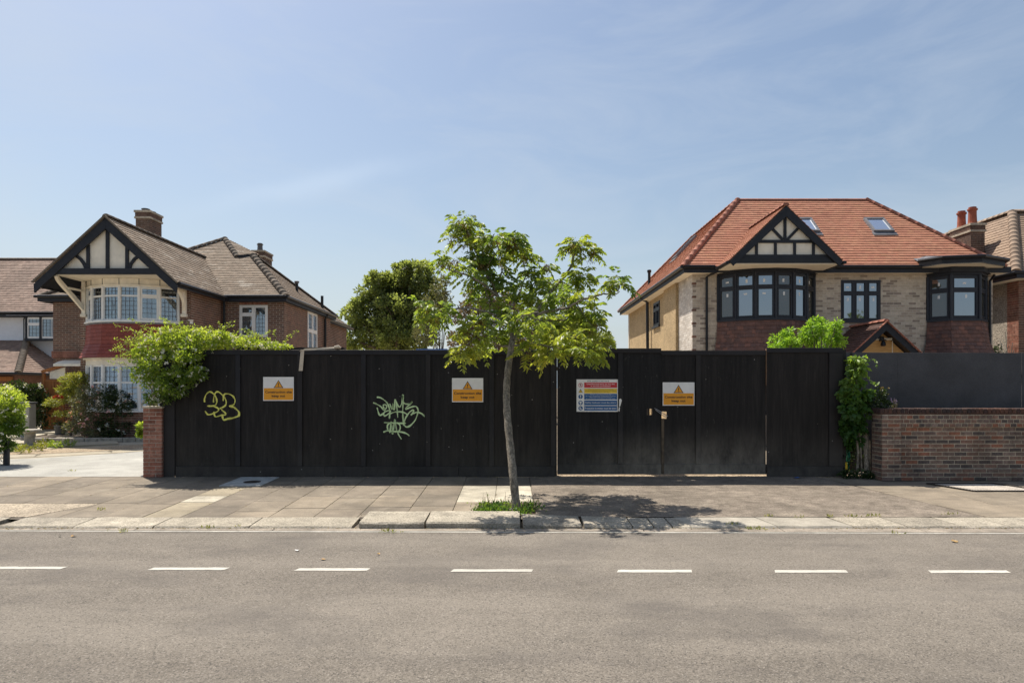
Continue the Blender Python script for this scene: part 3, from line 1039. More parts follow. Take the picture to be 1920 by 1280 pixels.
# edge line and the row of short dashes
e = MB()
for i in range(60):
    xa, xb = -18 + i * 0.6, -18 + i * 0.6 + 0.6
    e.quad((xa, KY(xa) - 0.065, -0.136), (xb, KY(xb) - 0.065, -0.136), (xb, KY(xb) - 0.012, -0.136), (xa, KY(xa) - 0.012, -0.136))
e.build('edge_line', m_paint_worn, road)
for pa, pb, py in ((-330, -175, 1063.5), (-35, 122, 1064.5), (280, 428, 1066), (553, 693, 1067.5), (845, 1000, 1069.5), (1155, 1299, 1070.5), (1450, 1590, 1071), (1740, 1893, 1071.5), (2030, 2180, 1072)):
    Yc = 1.86 * 1280 / (py - 725)
    xa, xb = X(pa, Yc), X(pb, Yc)
    d = MB()
    n = 14
    up = [(xa + (xb - xa) * i / n, Yc + 0.048 + random.uniform(-.006, .006), -0.136) for i in range(n + 1)]
    lo = [(p[0] + 0.02 * (1 if p[0] < 0 else -1) * 0, Yc - 0.048 + random.uniform(-.006, .006), -0.136) for p in up]
    up[0] = (xa + 0.03, *up[0][1:]); lo[-1] = (xb - 0.02, *lo[-1][1:])
    d.add(lo + up[::-1], [tuple(range(2 * n + 2))])
    d.build('road_dash', m_paint, road)

# concrete channel between road and kerb
ch = thing('gutter_channel', 'pale concrete gutter channel running between road and kerb', 'gutter', (0, 8.85, -0.14), kind='structure')
xs = -16.0
while xs < 16:
    L = random.choice((1.5, 1.8, 2.1))
    t = MB()
    a, b = xs + .006, min(xs + L, 16) - .006
    t.prism([(a, KY(a) + 0.002, -0.134), (b, KY(b) + 0.002, -0.134), (b, 8.94, -0.130), (a, 8.94, -0.130)], (0, 0, -0.08))
    t.build('channel_slab', m_channel, ch)
    xs += L
t = MB(); t.quad((-30, 8.5, -0.146), (30, 8.4, -0.146), (30, 9.6, -0.146), (-30, 9.6, -0.146)); t.build('channel_bed', m_joint, ch)

kb = thing('kerb', 'worn granite kerb with a raised length by the tree', 'kerb', (0, 9.2, -0.14), kind='structure')


def kerb_stone(pa, pb, raised=0.0, r2=None, mat=None, back=9.46, skew=0.0):
    xa, xb = X(pa, 9.1) + .008, X(pb, 9.1) - .008
    r2 = raised if r2 is None else r2
    f, bk = 8.945 + random.uniform(-.01, .012), back + random.uniform(-.01, .01)
    zb, zf = -0.085, -0.108
    t = MB()
    K = 6
    prof = []
    for i in range(K + 1):
        w = i / K
        x = xa + (xb - xa) * w
        up = raised + (r2 - raised) * w
        js = [random.uniform(-.003, .003) for _ in range(4)]
        prof.append([(x, f, -0.145), (x, f, zf + up - 0.022 + js[0]), (x, f + 0.025 + js[1], zf + up + js[2]),
                     (x + skew, bk, zb + up + js[3]), (x + skew, bk, -0.145)])
    vs = [q for p in prof for q in p]
    fs = []
    for i in range(K):
        for j in range(4):
            fs.append((i * 5 + j, (i + 1) * 5 + j, (i + 1) * 5 + j + 1, i * 5 + j + 1))
    fs += [tuple(range(5))[::-1], tuple(K * 5 + j for j in range(5))]
    t.add(vs, fs)
    t.build('kerb_stone', mat or m_kerb, kb)


kb_x = [-700, -560, -430, -310, -150, -15, 12, 150, 298, 475, 665]
for a, b in zip(kb_x[:-1], kb_x[1:]):
    if b - a > 40: kerb_stone(a, b, 0)
kerb_stone(677, 799, 0.055, back=9.62)
kerb_stone(800, 976, 0.058, back=9.62)
kerb_stone(979, 1089, 0.045, 0.02)
kerb_stone(1093, 1182, 0.018, 0.004)
for a, b in ((1182.5, 1222), (1222.6, 1256), (1256.6, 1290.5)): kerb_stone(a, b, -0.004)
for i, (a, b) in enumerate(((1291, 1450), (1450, 1590))): kerb_stone(a, b, 0, mat=m_kerb_s, skew=-0.12)
for a, b in ((1590, 1690), (1690, 1790), (1790, 1880), (1880, 2010), (2010, 2150), (2150, 2300), (2300, 2450), (2450, 2600)): kerb_stone(a, b, 0, skew=-0.10)
t = MB(); t.quad((-16, 8.95, -0.142), (16, 8.95, -0.142), (16, 9.7, -0.142), (-16, 9.7, -0.142)); t.build('kerb_bed', m_joint, kb)


def zp(Y):
    return -0.085 + (Y - 9.46) * (0.085 / 3.64)


pv = thing('pavement', 'worn concrete slab pavement with an asphalt vehicle crossing', 'pavement', (0, 11.2, -0.04), kind='structure')
t = MB()
t.quad((-16, 9.4, zp(9.4) - .014), (16, 9.4, zp(9.4) - .014), (16, 13.9, zp(13.9) - .014), (-16, 13.9, zp(13.9) - .014))
t.build('joint_bed', m_joint, pv)


def slab(x0, x1, y0, y1, var=None, mat=None, lift=None, gap=0.0035, name='paving_slab', corners=None):
    l = random.uniform(-.002, .003) if lift is None else lift
    if var is None: var = random.choice((0, 1, 2, 3, 4, 1, 2, 0, 4))
    pts = corners or [(x0 + gap, y0 + gap), (x1 - gap, y0 + gap), (x1 - gap, y1 - gap), (x0 + gap, y1 - gap)]
    t = MB()
    tl = [random.uniform(-.002, .002) for _ in pts]
    t.prism([(a, b, zp(b) + l + q) for (a, b), q in zip(pts, tl)], (0, 0, -0.04), (var + .5) / 7)
    # prism top is pts + vec = lower face: keep both, the first polygon is the visible top
    return t.build(name, mat or m_slab, pv, bevel=0.004)


# rows of slabs run across the pavement; the tree pit and the aggregate patch are left open
edges = [-15.2, -14.4, -13.6, -12.8, -12.0, -11.2, -10.4, -9.65, -8.9, -8.2, -7.5, -6.85, -6.3, -5.72, -5.13, -4.6, -4.0, -3.38, -2.76, -2.15, -1.50, -0.86, -0.27, 0.33]
for i in range(len(edges) - 1):
    x0, x1 = edges[i], edges[i + 1]
    if x0 == -5.13:
        for y0, y1, v in ((9.46, 10.55, 5), (10.55, 11.05, 6), (11.05, 11.9, 5), (11.9, 12.3, 3), (12.3, 13.08, 1)): slab(x0, x1, y0, y1, v)
        continue
    if x0 == -0.86:
        slab(-0.86, -0.5, 9.64, 10.55, 3)
        for y0, y1, v in ((10.55, 11.2, 6), (11.2, 12.05, 6), (12.05, 13.08, 0)): slab(x0, x1, y0, y1, v)
        continue
    if x0 == -0.27:
        for y0, y1, v in ((10.55, 11.2, 6), (11.2, 12.05, 6), (12.05, 13.08, 4)): slab(x0, x1, y0, y1, v)
        continue
    if x0 == -5.72:
        for y0, y1, v in ((9.46, 10.4, 1), (10.4, 11.05, 2), (11.05, 12.0, 0), (12.0, 13.08, 2)): slab(x0, x1, y0, y1, v)
        continue
    y = 9.64 if x0 >= -2.2 else 9.46
    if -16 < x0 < -6.4: y = 10.45
    y += 0.0
    first = True
    while y < 13.0:
        L = random.choice((0.6, 0.75, 0.9, 0.9))
        if first: L *= random.uniform(.6, 1)
        first = False
        y1 = y + L
        if 13.08 - y1 < 0.35: y1 = 13.08
        slab(x0, x1, y, y1)
        y = y1
slab(-2.15, -1.5, 9.46, 9.64, 2); slab(-1.5, -.86, 9.46, 9.64, 2)
# aggregate patch, far left
slab(0, 0, 0, 0, 0, m_agg, 0.0, name='aggregate_patch', corners=[(-15.2, 9.48), (-6.75, 9.48), (-6.3, 10.44), (-15.2, 10.44)])
slab(0, 0, 0, 0, 1, lift=0.0, corners=[(-6.72, 9.47), (-6.3, 9.47), (-6.3, 10.42)])
# vehicle crossing: asphalt
cx = []
for k in range(13): cx.append((0.34, 9.47 + k * 0.304))
right = []
for k in range(13):
    Yk = 13.12 - k * 0.304
    right.append((5.80 + (13.12 - Yk) * 0.20 + math.sin(k * 1.7) * 0.02, Yk))
t = MB()
for k in range(12):
    for j in range(10):
        q = []
        for (dk, dj) in ((0, 0), (0, 1), (1, 1), (1, 0)):
            L0, R0 = cx[k + dk], right[12 - (k + dk)]
            w = (j + dj) / 10
            x, y = L0[0] + (R0[0] - L0[0]) * w, L0[1] + (R0[1] - L0[1]) * w
            q.append((x, y, zp(y) + 0.004 + 0.006 * math.sin(x * 2.1 + y) * math.sin(y * 1.7)))
        t.quad(*q, var=0.5)
t.build('asphalt_crossing', m_cross, pv)
# concrete to the right of the crossing
xr = [5.86, 7.3, 8.9, 10.6, 12.4, 14.3]
for i in range(len(xr) - 1):
    yy = [9.46, 10.35, 11.45, 12.45, 13.4]
    for j in range(4):
        x0, x1 = xr[i], xr[i + 1]
        if i == 0:
            c = [(5.86 + (13.12 - yy[j]) * .2, yy[j]), (x1 - .005, yy[j]), (x1 - .005, yy[j + 1] - .01), (5.86 + (13.12 - yy[j + 1]) * .2, yy[j + 1] - .01)]
            slab(0, 0, 0, 0, random.choice((3, 3, 1)), corners=c)
        else:
            slab(x0, x1, yy[j], yy[j + 1], random.choice((3, 3, 2, 1)))
t = MB()
t.quad((-2.2, 12.9, 0.001), (6.9, 12.9, 0.001), (6.9, 13.1, 0.004), (-2.2, 13.1, 0.004))
t.build('wall_foot_strip', m_joint, pv) if False else None

# inspection covers
ic = MB()
x0, x1, y0, y1 = -5.15, -4.42, 12.0, 12.98
ic.prism([(x0, y0, zp(y0) + .012), (x1, y0, zp(y0) + .012), (x1, y1, zp(y1) + .012), (x0, y1, zp(y1) + .012)], (0, 0, -.04), 0.5)
ico = thing('inspection_cover', 'pale grey concrete inspection cover beside the black fence', 'cover', (-4.8, 12.5, zp(12.5)))
ic.build('cover_slab', M('cover_grey', (0.42, 0.43, 0.41), bump=0.4, objrand=False), ico)
t = MB(); t.lathe((-4.72, 12.4, zp(12.4) + .0125), [(0.15, 0), (0.15, 0.006), (0.12, 0.007)], 18); t.build('iron_lid', m_iron, ico)

mh = thing('manhole_cover', 'rectangular concrete-filled manhole cover with a studded iron rim', 'manhole cover', (8.1, 11.9, zp(11.9)))
a0, a1, b0, b1 = 7.45, 8.65, 11.45, 12.2
# skewed rectangle, studs round its edge
cs = [Vector((7.42, 12.22, 0)), Vector((7.75, 11.45, 0)), Vector((8.95, 11.45, 0)), Vector((8.62, 12.22, 0))]
for c in cs: c.z = zp(c.y) + .004
t = MB(); t.prism([c.copy() for c in cs], (0, 0, 0.004), 0.5); t.build('infill', M('cover_infill', (0.38, 0.34, 0.29), fine=(50, .3), bump=0.6, objrand=False), mh)
t = MB()
for i in range(4):
    p, q = cs[i], cs[(i + 1) % 4]
    t.beam(p + Vector((0, 0, .006)), q + Vector((0, 0, .006)), 0.04, 0.012)
    n = int((q - p).length / 0.05)
    for k in range(n):
        c = p + (q - p) * ((k + .5) / n)
        t.box(c.x - .017, c.x + .017, c.y - .02, c.y + .02, c.z + .008, c.z + .022)
t.build('studded_rim', m_iron, mh)
# ------------------------------------------------------------------ black site fence
FY = 13.1
fence = thing('plywood_fence', 'black stained plywood hoarding fence with battens and sprayed graffiti', 'fence', (-1.0, FY, 0))


def fz(py): return Z(py, FY)


def fx(px): return X(px, FY)


fp = [300, 329, 447, 563, 682, 803, 922, 1040]
tops = [2.40, 2.41, 2.42, 2.425, 2.425, 2.42, 2.42, 2.42]
for i in range(7):
    if i == 0: continue
    p = MB(); p.box(fx(fp[i]) + .001, fx(fp[i + 1]) - .001, FY, FY + .018, 0.03, tops[i] - .01); p.build('ply_panel', m_ply, fence)
p = MB(); p.box(fx(300), fx(329) - .002, FY - .03, FY + .06, 0.0, 2.40); p.build('end_post', m_board, fence, bevel=.004)
p = MB(); p.box(fx(1034), fx(1044.3), FY - .0, FY + .09, 0.0, 2.41); p.build('gate_post', m_board, fence, bevel=.004)
for i, b in enumerate((447, 563, 682, 803, 922, 1037)):
    w = 0.045
    bt = MB(); bt.box(fx(b) - w, fx(b) + w, FY - .034, FY - .001, 0.20, 2.33 + random.uniform(-.005, .005)); bt.build('batten', m_board, fence, bevel=.003)
rails = [(331, 563), (563, 803), (803, 1040)]
for a, b in rails:
    r = MB(); r.box(fx(a) + .002, fx(b) - .002, FY - .036, FY - .002, 2.335, 2.428 + random.uniform(-.004, .004)); r.build('top_rail', m_board, fence, bevel=.003)
for a, b in ((331, 610), (610, 860), (860, 1040)):
    r = MB(); r.box(fx(a) + .002, fx(b) - .002, FY - .042, FY - .002, 0.0, 0.195); r.build('base_board', m_board, fence, bevel=.003)
# bracing timber on the site side
for zz in (0.5, 1.3, 2.1):
    r = MB(); r.box(fx(331), fx(1034), FY + .02, FY + .07, zz, zz + .09); r.build('rear_rail', m_raw, fence)

# gate leaves
g1 = thing('site_gate', 'taller black plywood gate leaf carrying the site safety notice', 'gate', (fx(1142), FY, 0.04), group='site gate leaves')
g2 = thing('site_gate', 'scuffed black plywood gate leaf with dusty pale lower half', 'gate', (fx(1337), FY, 0.04), group='site gate leaves')


def leaf(root, pa, pb, z0, z1, mids, yo=0.0, holes=()):
    x0, x1 = fx(pa), fx(pb)
    Y0 = FY + yo
    mb = MB()
    wall_slab(mb, (x0, Y0, 0), (1, 0, 0), (0, -1, 0), x1 - x0, z0 + .02, z1 - .005, holes, .018)
    mb.build('ply_panel', m_ply, root)
    for s in mids:
        b = MB(); b.box(fx(s) - .045, fx(s) + .045, Y0 - .03, Y0 - .001, z0 + .2, z1 - .09); b.build('batten', m_board, root, bevel=.003)
    r = MB(); r.box(x0 + .001, x1 - .001, Y0 - .032, Y0 - .001, z1 - .088, z1); r.build('top_rail', m_board, root, bevel=.003)
    r = MB(); r.box(x0 + .001, x1 - .001, Y0 - .032, Y0 - .001, z0, z0 + .195); r.build('base_board', m_board, root, bevel=.003)


leaf(g1, 1044.9, 1239.3, 0.045, fz(653), (1163,), 0, [(1.72, 1.82, 1.18, 1.30)])
leaf(g2, 1239.6, 1436.3, 0.045, fz(657), (1309,), 0.012, [(0.012, 0.11, 1.11, 1.245)])
t = MB(); t.box(fx(1240) - .001, fx(1240) + .05, FY - .022, FY - .002, .05, 1.1); t.build('worn_edge', M('worn_edge', (0.10, 0.075, 0.05), n_amt=.4, n_scale=8, objrand=False), g2)
t = MB(); t.tube(smooth_path([P(1229, 766, FY - .03), P(1238, 771, FY - .045), P(1247, 777, FY - .045), P(1252, 780, FY - .03)], 4), .008, 6)
t.tube(smooth_path([P(1229, 768, FY - .035), P(1240, 776, FY - .05), P(1250, 783, FY - .035)], 4), .007, 6)
t.tube([P(1229, 766, FY - .03), P(1222, 762, FY + .08)], .008, 6)
gch = t.build('gate_chain', M('chain_steel', (0.4, 0.38, 0.35), rough=.4, metal=.8, objrand=False), origin=(fx(1240), FY, 1.2))
tag(gch, 'short steel chain looped through the holes joining both gate leaves', 'chain')
# last fence length, right of the gates
f2 = thing('plywood_fence', 'short plain black plywood fence length between gate and grey hoarding', 'fence', (fx(1507), FY, 0))
x0, x1 = fx(1437), fx(1578)
p = MB(); p.box(x0, x1, FY - .01, FY + .008, .02, 2.455); p.build('ply_panel', m_ply, f2)
p = MB(); p.box(fx(1553), x1 + .001, FY - .045, FY - .011, .2, 2.37); p.build('batten', m_board, f2, bevel=.003)
p = MB(); p.box(x0 - .002, x1 + .001, FY - .045, FY - .011, 2.375, 2.465); p.build('top_rail', m_board, f2, bevel=.003)
p = MB(); p.box(x0 - .002, x1 + .003, FY - .05, FY - .011, 0, .195); p.build('base_board', m_board, f2, bevel=.003)
p = MB(); p.box(x0 - .010, x0 - .003, FY - .02, FY + .02, 1.75, 2.45); p.build('raw_edge', m_raw, f2)
p = MB(); p.box(x1 + .002, x1 + .09, FY + .01, FY + .10, 0, 2.43); p.build('end_post', m_board, f2)

# beige strip of tape hanging over the top, dark plank lying on the fence
tp = MB()
tp.prism([P(560, 695, FY - .046), P(567.5, 695, FY - .046), P(570.5, 656, FY - .046), P(564, 655, FY - .046)], (0, .003, 0))
tp.prism([P(560, 659, FY - .05), P(572, 653, FY - .05), P(600, 652, FY - .02), P(628, 650, FY + .02), P(632, 653, FY), P(600, 656, FY - .03), P(572, 657, FY - .051)], (0, .004, 0))
tp.tube([P(627, 651, FY + .02), P(634, 650, FY + .02), P(639, 652, FY + .02)], [.03, .035, .015], 7)
to = tp.build('tape_strip', m_tape, origin=(fx(565), FY, 2.2))
tag(to, 'beige fabric strip draped over the fence top above the warning sign', 'tape')
pk = MB(); pk.box(fx(440), fx(642), FY + .10, FY + .24, 2.44, 2.482)
po = pk.build('plank', m_board, origin=(fx(540), FY + .2, 2.44))
tag(po, 'dark timber plank lying level along the fence top behind the climber', 'plank')
# blue tarpaulin just showing over the top
for a, b, lab in ((780, 838, 'thin blue tarpaulin edge showing over the fence left of the street tree'), (1135, 1186, 'thin blue tarpaulin edge showing over the gate near the right house')):
    t = MB(); t.box(X(a, 14), X(b, 14), 14.0, 14.7, 2.44, 2.50)
    t.box(X(a, 14) + .02, X(b, 14) - .02, 14.05, 14.65, 0.05, 2.438, mi=1)
    tag(t.build('tarpaulin_stack', [m_blue, m_plyraw], origin=(X((a + b) / 2, 14), 14.3, 0)), lab, 'tarpaulin')

# graffiti: sprayed strokes with soft edges
def spray_mat(name, c):
    m, nt, out = new_mat(name)
    bs = node(nt, 'ShaderNodeBsdfPrincipled')
    bs.inputs['Roughness'].default_value = 0.6
    bs.inputs['Base Color'].default_value = (*c, 1)
    at = node(nt, 'ShaderNodeAttribute', attribute_name='edge')
    f = noise(nt, scaled(nt, (1, 1, 1)), 160, 2)
    a = math_n(nt, 'ADD', at.outputs['Fac'], math_n(nt, 'MULTIPLY', math_n(nt, 'SUBTRACT', f, 0.5), 0.6))
    a = grey(nt, a, 0.15, 0.0, 0.75, 0.95)
    tr = node(nt, 'ShaderNodeBsdfTransparent')
    mx = node(nt, 'ShaderNodeMixShader')
    nt.links.new(a, mx.inputs[0])
    nt.links.new(tr.outputs[0], mx.inputs[1])
    nt.links.new(bs.outputs[0], mx.inputs[2])
    nt.links.new(mx.outputs[0], out.inputs[0])
    return m


def graffiti(strokes, org, sc, mat, label, w=0.022):
    V, F, E = [], [], []
    li = 0
    for st in strokes:
        ww = w
        if isinstance(st, dict): ww, st = st['w'], st['p']
        pts = smooth_path([Vector((fx(org[0] + x / sc), 0, fz(org[1] + y / sc))) for x, y in st], 6)
        li += 1
        yy = FY - 0.0030 - 0.0005 * li
        base = len(V)
        for i, p in enumerate(pts):
            t = (pts[min(i + 1, len(pts) - 1)] - pts[max(i - 1, 0)]).normalized()
            s = Vector((-t.z, 0, t.x))
            fade = 1.0
            if i == 0 or i == len(pts) - 1: fade = 0.3
            wv = 1 + .22 * math.sin(i * .37 + li) + .12 * math.sin(i * .9 + li * 2)
            dens = .80 + .20 * math.sin(i * .23 + li * 1.7)
            if i > len(pts) - 5: dens *= .45 + .12 * (len(pts) - i)
            for k, e in ((-1.35, 0), (-.4, 1), (.4, 1), (1.35, 0)):
                q = p + s * (ww * 0.5 * k * 1.25 * wv)
                V.append((q.x, yy - (.0345 if fx(440.3) < q.x < fx(453) else 0), q.z)); E.append(e * fade * dens)
        for i in range(len(pts) - 1):
            for k in range(3):
                a = base + i * 4 + k
                F.append((a, a + 1, a + 5, a + 4))
    o_ = ORG[fence.name]
    me = bpy.data.meshes.new('graffiti')
    me.from_pydata([(x - o_.x, y - o_.y, z - o_.z) for x, y, z in V], [], F)
    at = me.attributes.new('edge', 'FLOAT', 'POINT')
    at.data.foreach_set('value', np.array(E, dtype=np.float32))
    me.materials.append(mat)
    link('graffiti', me, fence, label=label)


sp_y = spray_mat('spray_yellow', (0.80, 0.78, 0.16))
sp_g = spray_mat('spray_green', (0.62, 0.80, 0.42))
graffiti([
    [(200, 630), (205, 560), (240, 490), (290, 462), (340, 490), (380, 540), (398, 610), (385, 665), (345, 685), (290, 690), (240, 688)],
    [(345, 635), (348, 570), (370, 490), (405, 462), (450, 480), (500, 530), (540, 590), (548, 650), (525, 690), (480, 715), (445, 718)],
    [(290, 690), (350, 695), (410, 720), (430, 750), (410, 775), (360, 800), (310, 820), (265, 828), (235, 805), (210, 765)],
    [(500, 610), (505, 540), (525, 500), (580, 495), (640, 520), (690, 570), (700, 620), (680, 660), (640, 680), (590, 690)],
    {'w': .032, 'p': [(590, 690), (650, 700), (710, 730), (760, 780), (765, 830), (740, 855), (660, 880), (580, 893), (510, 910), (492, 870), (490, 825)]},
    [(440, 600), (452, 675)], [(595, 560), (588, 630)], [(585, 750), (575, 810)],
    [(445, 718), (470, 740), (500, 770), (540, 805), (535, 830), (480, 835), (430, 850), (380, 860), (360, 830), (355, 775)],
    [(480, 715), (500, 765)]], (360, 680), 8.532, sp_y, 'yellow bubble-letter graffiti tag', 0.024)
graffiti([
    [(195, 400), (250, 410), (310, 450), (350, 500), (370, 560), (375, 620), (370, 705)],
    [(145, 475), (200, 500), (250, 530), (290, 570), (320, 560), (335, 520), (300, 505), (285, 520), (300, 570)],
    [(200, 540), (215, 600), (240, 650), (290, 620), (320, 560)],
    [(375, 490), (395, 540), (410, 560), (418, 490), (425, 550), (440, 560), (450, 430), (470, 520), (480, 600), (488, 690)],
    [(450, 430), (490, 520), (520, 530), (545, 470), (557, 370), (560, 470), (555, 600), (560, 700), (568, 800)],
    [(557, 470), (600, 495), (650, 490), (688, 465), (640, 510), (600, 550), (600, 565), (680, 535), (740, 530), (768, 580), (755, 650), (720, 730), (650, 800), (600, 810), (575, 770), (590, 700), (640, 620), (690, 580), (705, 595), (665, 650)],
    [(665, 650), (700, 625), (760, 610), (820, 630), (862, 675)],
    [(290, 655), (295, 620), (340, 590), (385, 590), (370, 620), (320, 655), (290, 655)],
    [(370, 635), (430, 610), (500, 602), (570, 612), (635, 650)],
    [(290, 750), (400, 755), (500, 760), (605, 762)],
    [(385, 760), (350, 780), (345, 830), (370, 870), (450, 880), (510, 860), (520, 800), (490, 760), (440, 755)],
    [(375, 895), (385, 830), (395, 740), (410, 830), (415, 905), (430, 830), (445, 710), (460, 800), (475, 870)],
    [(285, 885), (340, 865), (420, 870), (520, 880), (600, 900), (655, 940)],
    [(480, 870), (500, 920), (540, 985)]], (680, 690), 7.385, sp_g, 'pale green wildstyle graffiti tag', 0.0235)


# ------------------------------------------------------------------ signs
def warn_sign(px0, px1, py0, py1, label, y=FY - .006):
    x0, x1, z1, z0 = X(px0, y), X(px1, y), Z(py0, y), Z(py1, y)
    w, h = x1 - x0, z1 - z0
    cx_, cz = (x0 + x1) / 2, (z0 + z1) / 2
    s = thing('warning_sign', label, 'sign', (cx_, y, cz), group='construction site keep out signs')
    b = MB(); b.box(x0, x1, y - .003, y, z0, z1); b.build('board', m_sign_white, s)
    b = MB(); b.box(x0 + .022 * w, x1 - .022 * w, y - .0042, y - .0031, z0 + .035 * h, z0 + .53 * h); b.build('orange_panel', m_sign_orange, s)
    tc = Vector((cx_, y - .0042, z1 - .46 * h))

    def tri(r, yy, mat, nm):
        t = MB()
        hh = r * 1.62
        t.prism([Vector((cx_ - r, yy, tc.z - (r - .076 * w * 2.15) * .28)), Vector((cx_ + r, yy, tc.z - (r - .076 * w * 2.15) * .28)), Vector((cx_, yy, tc.z - (r - .076 * w * 2.15) * .28 + hh))], (0, .001, 0))
        t.build(nm, mat, s)
    tri(.158 * w, y - .0045, m_sign_black, 'triangle_border')
    b = MB()
    zb = tc.z - (.158 - .1634) * w * .28
    b.prism([Vector((cx_ - .125 * w, y - .0058, zb + .020 * w)), Vector((cx_ + .125 * w, y - .0058, zb + .020 * w)), Vector((cx_, y - .0058, zb + .222 * w))], (0, .001, 0))
    b.build('triangle', m_sign_orange, s)
    b = MB()
    b.prism([Vector((cx_ - .008 * w, y - .0072, zb + .075 * w)), Vector((cx_ + .008 * w, y - .0072, zb + .075 * w)), Vector((cx_ + .016 * w, y - .0072, zb + .155 * w)), Vector((cx_ - .016 * w, y - .0072, zb + .155 * w))], (0, .001, 0))
    b.box(cx_ - .012 * w, cx_ + .012 * w, y - .0072, y - .0062, zb + .035 * w, zb + .06 * w)
    b.build('exclamation_mark', m_sign_black, s)
    text_mesh('Construction site', .87 * w, .105 * h, (cx_, y - .0046, z0 + .37 * h), (1, 0, 0), (0, 0, 1), m_sign_black, s, bold=.03)
    text_mesh('keep out', .44 * w, .135 * h, (cx_, y - .0046, z0 + .19 * h), (1, 0, 0), (0, 0, 1), m_sign_black, s, bold=.03)


warn_sign(493.5, 551, 706.5, 751, 'orange and white construction warning sign on the panel right of the yellow graffiti')
warn_sign(847.5, 906, 708.5, 753.5, 'orange and white construction warning sign just left of the street tree trunk')
warn_sign(1242.5, 1302, 716.5, 760, 'orange and white construction warning sign on the scuffed gate leaf')

y = FY - .006
x0, x1, z1, z0 = X(1081, y), X(1160.5, y), Z(711, y), Z(771.5, y)
w, h = x1 - x0, z1 - z0
sn = thing('safety_notice', 'white site safety notice board with red, yellow and blue rows', 'sign', ((x0 + x1) / 2, y, (z0 + z1) / 2))
b = MB(); b.box(x0, x1, y - .004, y, z0, z1); b.build('board', m_sign_white, sn)
text_mesh('SITE SAFETY NOTICE', .52 * w, .042 * h, (x0 + .51 * w, y - .0046, z1 - .055 * h), (1, 0, 0), (0, 0, 1), m_sign_black, sn, bold=.01)
rows = [(.095, .26, m_sign_red, 'red_row'), (.285, .43, m_sign_yellow, 'yellow_row'), (.445, .625, m_sign_blue, 'blue_row'), (.65, .80, m_sign_blue, 'blue_row'), (.82, .965, m_sign_blue, 'blue_row')]
lines = [[('Unauthorised entry to this site', .31, .055, .66), ('is strictly prohibited', .69, .055, .46)],
         [('WARNING CONSTRUCTION IN PROGRESS', .2, .026, .6), ('Parents are advised to warn children of the dangers', .5, .03, .72), ('of entering construction sites', .8, .03, .42)],
         [('All visitors must report to the site office', .14, .024, .5), ('No persons are allowed on this site without permission', .38, .024, .7), ('Safety instructions must be observed', .62, .024, .52), ('Excavations and plant on this site', .85, .024, .68)],
         [('Safety helmets must be worn', .5, .055, .72)], [('Protective footwear must be worn', .5, .055, .74)]]
